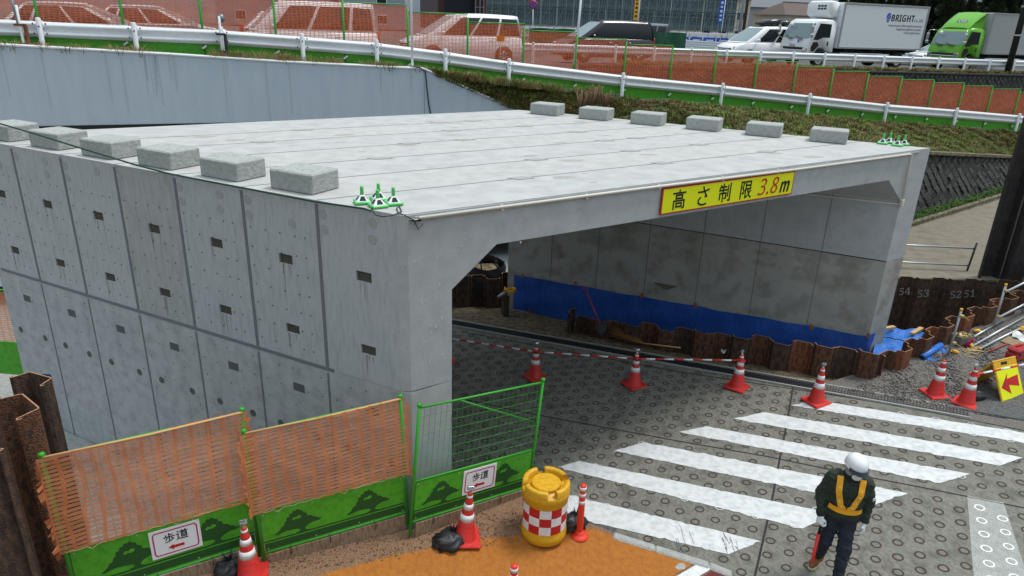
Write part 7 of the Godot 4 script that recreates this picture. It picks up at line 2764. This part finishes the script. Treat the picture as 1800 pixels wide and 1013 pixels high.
# ================================================================ person
# bones: [a, b, radius a, radius b, colour]; exponential smooth union, meshed as surface nets
func body_field(bones: Array, cell: float, k: float, wrinkle := 0.0) -> Dictionary:
	var wn := FastNoiseLite.new()
	wn.seed = 31
	wn.frequency = 1.0
	wn.fractal_octaves = 3
	var lo := Vector3(1e9, 1e9, 1e9)
	var hi := -lo
	for b in bones:
		var m: float = maxf(b[2], b[3]) + cell * 3.0
		for q in [b[0], b[1]]:
			lo = lo.min(q - Vector3.ONE * m)
			hi = hi.max(q + Vector3.ONE * m)
	var nx := int((hi.x - lo.x) / cell) + 2
	var ny := int((hi.y - lo.y) / cell) + 2
	var nz := int((hi.z - lo.z) / cell) + 2
	var sum := PackedFloat32Array(); sum.resize(nx * ny * nz)
	var best := PackedFloat32Array(); best.resize(nx * ny * nz); best.fill(9.0)
	var who := PackedInt32Array(); who.resize(nx * ny * nz); who.fill(0)
	for bi in bones.size():
		var b: Array = bones[bi]
		var a: Vector3 = b[0]
		var d: Vector3 = b[1] - a
		var dd := maxf(d.length_squared(), 1e-8)
		var mr: float = maxf(b[2], b[3]) + cell * 2.5 + 0.03
		var l0 := ((a.min(b[1]) - Vector3.ONE * mr - lo) / cell).floor()
		var l1 := ((a.max(b[1]) + Vector3.ONE * mr - lo) / cell).ceil()
		for z in range(maxi(0, int(l0.z)), mini(nz, int(l1.z) + 1)):
			for y in range(maxi(0, int(l0.y)), mini(ny, int(l1.y) + 1)):
				for x in range(maxi(0, int(l0.x)), mini(nx, int(l1.x) + 1)):
					var p := lo + Vector3(x, y, z) * cell
					var t := clampf((p - a).dot(d) / dd, 0.0, 1.0)
					var ds: float = p.distance_to(a + d * t) - lerpf(b[2], b[3], t)
					if wrinkle > 0.0 and p.y < 1.46 and ds < 0.04: ds += wrinkle * wn.get_noise_3d(p.x * 9.0 + p.y * 5.0, p.y * 17.0 + bi * 5.0, p.z * 9.0)
					var id := x + nx * (y + ny * z)
					sum[id] += exp(-k * ds)
					if ds < best[id]:
						best[id] = ds
						who[id] = bi
	return {"lo": lo, "nx": nx, "ny": ny, "nz": nz, "sum": sum, "who": who, "cell": cell, "k": k}
func field_mesh(st: SurfaceTool, F: Dictionary, bones: Array) -> void:
	var nx: int = F.nx; var ny: int = F.ny; var nz: int = F.nz
	var sum: PackedFloat32Array = F.sum
	var cell: float = F.cell
	var lo: Vector3 = F.lo
	var vid := {}
	var cols := {}
	var offs := [Vector3i(0, 0, 0), Vector3i(1, 0, 0), Vector3i(0, 1, 0), Vector3i(1, 1, 0), Vector3i(0, 0, 1), Vector3i(1, 0, 1), Vector3i(0, 1, 1), Vector3i(1, 1, 1)]
	var step := [0, 1, nx, nx + 1, nx * ny, nx * ny + 1, nx * ny + nx, nx * ny + nx + 1]
	var edges := [[0, 1], [2, 3], [4, 5], [6, 7], [0, 2], [1, 3], [4, 6], [5, 7], [0, 4], [1, 5], [2, 6], [3, 7]]
	for z in nz - 1:
		for y in ny - 1:
			for x in nx - 1:
				var id := x + nx * (y + ny * z)
				var inn := 0
				for c in 8:
					if sum[id + step[c]] > 1.0: inn += 1
				if inn == 0 or inn == 8: continue
				var acc := Vector3.ZERO
				var cnt := 0
				for e in edges:
					var s0: float = sum[id + step[e[0]]]
					var s1: float = sum[id + step[e[1]]]
					if (s0 > 1.0) == (s1 > 1.0): continue
					var v0 := -log(maxf(s0, 1e-9)); var v1 := -log(maxf(s1, 1e-9))
					var t := v0 / (v0 - v1)
					acc += Vector3(offs[e[0]]).lerp(Vector3(offs[e[1]]), t)
					cnt += 1
				vid[id] = lo + (Vector3(x, y, z) + acc / cnt) * cell
				cols[id] = bones[F.who[id]][4]
	for z in range(1, nz - 1):
		for y in range(1, ny - 1):
			for x in range(1, nx - 1):
				var id := x + nx * (y + ny * z)
				var s0 := sum[id] > 1.0
				for ax in 3:
					var o: int = [1, nx, nx * ny][ax]
					if s0 == (sum[id + o] > 1.0): continue
					var u: int = [nx, nx * ny, 1][ax]
					var w: int = [nx * ny, 1, nx][ax]
					var q := [id - u - w, id - w, id, id - u]
					if not (vid.has(q[0]) and vid.has(q[1]) and vid.has(q[2]) and vid.has(q[3])): continue
					if s0: q.reverse()
					for i in [0, 1, 2, 0, 2, 3]:
						st.set_color(cols[q[i]])
						st.add_vertex(vid[q[i]])
func hand_bones(w: Vector3, dir: Vector3, side: Vector3, palm_n: Vector3, curl: float, col: Color) -> Array:
	# w wrist, dir towards the fingers, side towards the thumb, palm_n out of the palm
	var out := []
	var kn := w + dir * 0.085
	for i in 4:
		var o := side * (0.032 - 0.021 * i)
		out.append([w + o * 0.5, kn + o, 0.018, 0.015, col])
		var l: float = [0.072, 0.08, 0.075, 0.058][i]
		var d1 := (dir * cos(curl * 0.6) + palm_n * sin(curl * 0.6)).normalized()
		var d2 := (dir * cos(curl * 1.5) + palm_n * sin(curl * 1.5)).normalized()
		var d3 := (dir * cos(curl * 2.3) + palm_n * sin(curl * 2.3)).normalized()
		var p1 := kn + o + d1 * l * 0.48
		var p2 := p1 + d2 * l * 0.32
		var p3 := p2 + d3 * l * 0.24
		out.append([kn + o, p1, 0.0105, 0.0095, col])
		out.append([p1, p2, 0.0095, 0.009, col])
		out.append([p2, p3, 0.009, 0.0075, col])
	var t0 := w + dir * 0.025 + side * 0.025
	var t1 := t0 + (side * 0.7 + dir * 0.6 + palm_n * 0.4).normalized() * 0.04
	var t2 := t1 + (dir * 0.8 + palm_n * 0.7 - side * 0.2).normalized() * 0.032
	out.append([t0, t1, 0.014, 0.012, col])
	out.append([t1, t2, 0.012, 0.009, col])
	return out
func build_person() -> void:
	var foot := on_road(1446, 988)
	var to_cam := Vector3(-foot.x, 0, -foot.z).normalized()
	var at := foot + to_cam * 0.14 + Vector3(0.06, 0, 0.05)
	at.y = road_y(at.x)
	var turn := atan2(to_cam.x, to_cam.z) + 0.22
	var o := thing("person", "person in white helmet, dark green jacket and orange safety vest on the road", "person", at, turn)
	var jk := lin(40, 50, 42)
	var nv := lin(30, 34, 48)
	var gv := lin(222, 224, 226)
	var sk := lin(140, 96, 72)
	var gr := lin(120, 128, 136)
	var B := [
		[Vector3(-0.08, 0.9, 0.0), Vector3(-0.12, 0.5, 0.05), 0.098, 0.072, nv], [Vector3(-0.12, 0.5, 0.05), Vector3(-0.11, 0.1, -0.15), 0.073, 0.058, nv],
		[Vector3(0.08, 0.9, 0.0), Vector3(0.09, 0.5, 0.13), 0.1, 0.075, nv], [Vector3(0.09, 0.5, 0.13), Vector3(0.07, 0.09, 0.24), 0.075, 0.06, nv],
		[Vector3(-0.06, 0.92, 0), Vector3(0.06, 0.92, 0), 0.125, 0.125, nv],
		[Vector3(-0.055, 0.98, 0.0), Vector3(0.055, 0.98, 0.0), 0.142, 0.142, jk], [Vector3(-0.06, 1.12, 0.0), Vector3(0.06, 1.12, 0.0), 0.142, 0.142, jk],
		[Vector3(-0.08, 1.28, 0.0), Vector3(0.08, 1.28, 0.0), 0.14, 0.14, jk], [Vector3(-0.14, 1.4, -0.005), Vector3(0.14, 1.4, -0.005), 0.088, 0.088, jk],
		[Vector3(0, 1.42, 0.0), Vector3(0.0, 1.52, 0.02), 0.075, 0.06, lin(22, 22, 26)],
		[Vector3(-0.19, 1.4, -0.005), Vector3(-0.265, 1.14, -0.02), 0.075, 0.062, jk], [Vector3(-0.265, 1.14, -0.02), Vector3(-0.25, 0.9, 0.09), 0.062, 0.046, jk],
		[Vector3(0.19, 1.4, -0.005), Vector3(0.265, 1.14, -0.03), 0.075, 0.062, jk], [Vector3(0.265, 1.14, -0.03), Vector3(0.26, 0.89, 0.03), 0.062, 0.046, jk],
		[Vector3(0.01, 1.555, 0.035), Vector3(0.015, 1.64, 0.03), 0.076, 0.09, sk], [Vector3(0.045, 1.56, 0.075), Vector3(0.05, 1.62, 0.08), 0.05, 0.055, sk]]
	var st := mb(true)
	var F := body_field(B, 0.0135, 60.0, 0.022)
	field_mesh(st, F, B)
	var hr := hand_bones(Vector3(-0.248, 0.88, 0.1), Vector3(0.05, -0.94, 0.3).normalized(), Vector3(0.75, 0.05, 0.6).normalized(), Vector3(0.55, 0.15, -0.35).normalized(), 1.0, gv)
	field_mesh(st, body_field(hr, 0.0055, 160.0), hr)
	var hl := hand_bones(Vector3(0.26, 0.87, 0.035), Vector3(0.0, -0.98, 0.15).normalized(), Vector3(-0.2, 0.1, 0.95).normalized(), Vector3(-0.95, 0.0, -0.2).normalized(), 0.45, gv)
	field_mesh(st, body_field(hl, 0.0055, 160.0), hl)
	var bm := mat("person_cloth", Color.WHITE, 0.85)
	bm.vertex_color_use_as_albedo = true
	part("body", st, bm, o)
	# surface of the torso seen from the front or the back
	var dist := func(p: Vector3) -> float:
		var s := 0.0
		for i in range(4, 14):
			var b: Array = B[i]
			var d: Vector3 = b[1] - b[0]
			var t := clampf((p - b[0]).dot(d) / d.length_squared(), 0.0, 1.0)
			s += exp(-60.0 * (p.distance_to(b[0] + d * t) - lerpf(b[2], b[3], t)))
		return -log(maxf(s, 1e-12)) / 60.0
	var front := func(x: float, y: float, sg: float) -> Vector3:
		var z := 0.35
		for i in 14:
			var dd: float = dist.call(Vector3(x, y, z * sg))
			z -= maxf(dd - 0.017, -0.02)
			if dd < 0.018: break
		return Vector3(x, y, z * sg)
	var strap := func(sm: SurfaceTool, pts: Array, w: float, sg: float) -> void:
		var n := 18
		var rows := []
		for i in n + 1:
			var k := float(i) / n * (pts.size() - 1)
			var j := mini(int(k), pts.size() - 2)
			var p: Vector2 = pts[j].lerp(pts[j + 1], k - j)
			var d: Vector2 = (pts[j + 1] - pts[j]).normalized()
			var nn := Vector2(-d.y, d.x) * w * 0.5
			var row := []
			for m in 5:
				var q := p + nn * (m / 2.0 - 1.0)
				row.append(front.call(q.x, q.y, sg))
			rows.append(row)
		for i in n:
			for m in 4: quad(sm, rows[i][m], rows[i][m + 1], rows[i + 1][m + 1], rows[i + 1][m])
	st = mb(true)
	for sg in [1.0, -1.0]:
		strap.call(st, [Vector2(-0.125, 1.475), Vector2(-0.12, 1.3), Vector2(-0.07, 1.12), Vector2(-0.01, 1.06)], 0.068, sg)
		strap.call(st, [Vector2(0.125, 1.475), Vector2(0.12, 1.3), Vector2(0.07, 1.12), Vector2(0.01, 1.06)], 0.068, sg)
		strap.call(st, [Vector2(-0.185, 1.06), Vector2(0.0, 1.04), Vector2(0.185, 1.06)], 0.07, sg)
	part("safety_vest", st, mat("vest", C(236, 164, 20), 0.5), o)
	st = mb(true)
	for q in [[-0.12, 1.35], [-0.115, 1.27], [-0.09, 1.18], [-0.06, 1.11], [0.12, 1.35], [0.115, 1.27], [0.09, 1.18], [0.06, 1.11]]:
		var p: Vector3 = front.call(q[0], q[1], 1.0)
		lathe(st, Transform3D(Basis(Vector3.RIGHT, Vector3.BACK, Vector3.DOWN), p + Vector3(0, 0, 0.003)), [Vector2(0.008, 0), Vector2(0.005, 0.004), Vector2(0, 0.005)], 8)
	part("vest_studs", st, M.lamp_glass, o)
	st = mb(true)
	for y in [1.2, 1.225]: tube(st, [Vector3(0.315, y + 0.01, -0.04), Vector3(0.31, y, 0.02), Vector3(0.28, y - 0.005, 0.045)], 0.006, 5)
	part("sleeve_stripe", st, M.cone_band, o)
	st = mb(true)
	var zp := []
	for i in 12: zp.append(front.call(0.002 * sin(i * 2.0), 1.08 + 0.033 * i, 1.0) + Vector3(0, 0, 0.001))
	tube(st, zp, 0.006, 5)
	part("zip", st, M.dark_metal, o)
	for q in [[Vector3(-0.252, 0.915, 0.083), Vector3(-0.249, 0.885, 0.098)], [Vector3(0.26, 0.905, 0.027), Vector3(0.26, 0.872, 0.035)]]:
		st = mb(true)
		tube(st, [q[0], q[1]], 0.05, 12, true, 0.044)
		part("cuff", st, mat("cuff_green", C(30, 38, 32), 0.95), o)
	# head gear: turned to the wearer's left
	var hx := Transform3D(Basis(UP, 0.55) * Basis(Vector3.RIGHT, 0.18), Vector3(0.018, 1.625, 0.035))
	st = mb(true)
	grid(st, 24, 10, func(u: float, v: float):
		var a := TAU * u
		var ph := v * PI * 0.56
		return hx * Vector3(sin(ph) * cos(a) * 0.121, 0.03 + cos(ph) * 0.128, sin(ph) * sin(a) * 0.14))
	lathe(st, hx * T(Vector3(0, 0.008, 0)).scaled_local(Vector3(1, 1, 1.16)), [Vector2(0.117, 0.012), Vector2(0.126, 0.0), Vector2(0.124, -0.012), Vector2(0.115, -0.008)], 24)
	part("helmet", st, M.white_gloss, o)
	st = mb(true)
	grid(st, 14, 3, func(u: float, v: float):
		var a := lerpf(0.25, PI - 0.25, u)
		return hx * Vector3(cos(a) * 0.128, 0.03 - 0.05 * v, sin(a) * (0.148 + 0.028 * v)))
	part("visor", st, mat("visor", C(58, 70, 80), 0.15), o)
	st = mb(true)
	grid(st, 14, 5, func(u: float, v: float):
		var a := lerpf(-0.9, PI + 0.9, u)
		return hx * Vector3(cos(a) * lerpf(0.106, 0.09, v), 0.0 - 0.12 * v, sin(a) * lerpf(0.108, 0.085, v) if sin(a) < 0.55 else 0.06))
	part("head_cloth", st, mat("grey_cloth", C(136, 146, 156), 0.9), o)
	st = mb(true)
	for s in [-1, 1]:
		lathe(st, hx * Transform3D(Basis(Vector3.RIGHT, Vector3.BACK, Vector3.DOWN), Vector3(0.034 * s, -0.028, 0.103)), [Vector2(0.027, -0.02), Vector2(0.028, 0.0), Vector2(0.02, 0.004), Vector2(0, 0.006)], 12)
	part("goggles", st, M.glass, o)
	st = mb(true)
	tube(st, [hx * Vector3(0, -0.035, 0.1), hx * Vector3(0, -0.062, 0.122), hx * Vector3(0, -0.066, 0.108)], 0.012, 8)
	part("nose", st, mat("skin", C(140, 96, 72), 0.7), o)
	st = mb(true)
	grid(st, 12, 6, func(u: float, v: float):
		var a := lerpf(0.55, PI - 0.55, u)
		return hx * Vector3(cos(a) * 0.078, -0.06 - 0.075 * v, sin(a) * (0.112 + 0.016 * sin(v * PI)) ))
	part("face_mask", st, M.white, o)
	st = mb(true)
	lathe(st, T(Vector3(0.006, 1.475, 0.015)), [Vector2(0.098, -0.035), Vector2(0.102, 0.0), Vector2(0.092, 0.04), Vector2(0.08, 0.06)], 18)
	part("neck_warmer", st, mat("neck_black", C(26, 26, 30), 0.95), o)
	# boots
	for q in [[Vector3(-0.11, 0.0, -0.15), -0.5], [Vector3(0.07, 0.0, 0.24), 0.05]]:
		var bt := Node3D.new()
		bt.name = "boot"
		o.add_child(bt, true)
		bt.position = q[0]
		bt.rotation.y = q[1]
		bt.position.y = road_y(0.0) + 0.1 * (o.transform * q[0]).x - at.y
		var bb := [[Vector3(0, 0.1, -0.02), Vector3(0, 0.06, -0.04), 0.05, 0.05, sk], [Vector3(0, 0.06, -0.04), Vector3(0, 0.05, 0.1), 0.048, 0.045, sk], [Vector3(0, 0.05, 0.1), Vector3(0, 0.045, 0.17), 0.045, 0.04, sk]]
		st = mb(true)
		field_mesh(st, body_field(bb, 0.012, 80.0), bb)
		part("upper", st, mat("boot_brown", C(122, 82, 46), 0.8), bt)
		st = mb()
		var sole := PackedVector2Array([Vector2(-0.04, -0.09), Vector2(0.04, -0.09), Vector2(0.05, 0.05), Vector2(0.052, 0.15), Vector2(0.03, 0.21), Vector2(-0.03, 0.21), Vector2(-0.052, 0.15), Vector2(-0.05, 0.05)])
		prism(st, Transform3D(Basis(Vector3.RIGHT, Vector3.BACK, UP), Vector3(0, 0.002, 0)), sole, 0.03)
		part("sole", st, mat("sole", C(200, 186, 160), 0.8), bt)
	# baton held in the right hand
	var bo := thing("signal_baton", "red signal baton with black grip held by the person", "baton", at, turn)
	var g0 := Vector3(-0.222, 0.84, 0.118)
	var dn := Vector3(-0.02, -1.0, 0.1).normalized()
	st = mb(true)
	tube(st, [g0, g0 + dn * 0.2], 0.015, 10)
	part("grip", st, M.ink, bo)
	st = mb(true)
	tube(st, [g0 + dn * 0.2, g0 + dn * 0.58, g0 + dn * 0.6], 0.021, 12)
	part("tube", st, mat("baton_red", C(214, 48, 40), 0.35), bo)

func _ready() -> void:
	rng.seed = 4242
	var cp_ := cos(PITCH); var sp := sin(PITCH); var cr := cos(ROLL); var sr := sin(ROLL)
	AX = Vector3(cr, sr * cp_, -sr * sp)
	AY = Vector3(-sr, cr * cp_, -cr * sp)
	AZ = Vector3(0, sp, cp_)
	var cam := Camera3D.new()
	cam.name = "camera"
	cam.transform = Transform3D(Basis(AX, AY, AZ), eye())
	cam.fov = rad_to_deg(2.0 * atan(506.25 / FPX))
	cam.far = 1500.0
	add_child(cam)
	var we := WorldEnvironment.new()
	we.name = "environment"
	var env := Environment.new()
	env.background_mode = Environment.BG_SKY
	var sky := Sky.new()
	var sm := ProceduralSkyMaterial.new()
	sm.sky_top_color = Color(0.90, 0.96, 1.0)
	sm.sky_horizon_color = Color(0.39, 0.43, 0.47)
	sm.sky_curve = 0.5
	sm.ground_bottom_color = Color(0.3, 0.3, 0.3)
	sm.ground_horizon_color = Color(0.4, 0.4, 0.4)
	sm.ground_curve = 0.05
	sm.sun_angle_max = 1.0
	sky.sky_material = sm
	env.sky = sky
	env.background_energy_multiplier = 0.8
	env.tonemap_mode = Environment.TONE_MAPPER_LINEAR
	env.tonemap_exposure = 1.7
	env.sdfgi_enabled = true
	env.ssao_enabled = true
	env.ssil_enabled = true
	we.environment = env
	add_child(we)
	var sun := DirectionalLight3D.new()
	sun.name = "sun"
	sun.light_energy = 0.5
	sun.light_color = Color(1.0, 0.985, 0.965)
	sun.light_angular_distance = 18.0
	sun.shadow_enabled = true
	sun.rotation_degrees = Vector3(-66, 110, 0)
	add_child(sun)
	materials()
	gl_setup()
	rw_setup()
	lower_wall_setup()
	build_walkway()
	build_ground()
	build_road()
	build_retaining()
	build_culvert()
	build_guardrails()
	build_net_fence()
	build_roof_things()
	build_piles()
	build_near_fence()
	build_cones()
	build_drain()
	build_yard()
	build_vehicles()
	build_block_walls()
	build_background()
	build_vegetation()
	build_person()
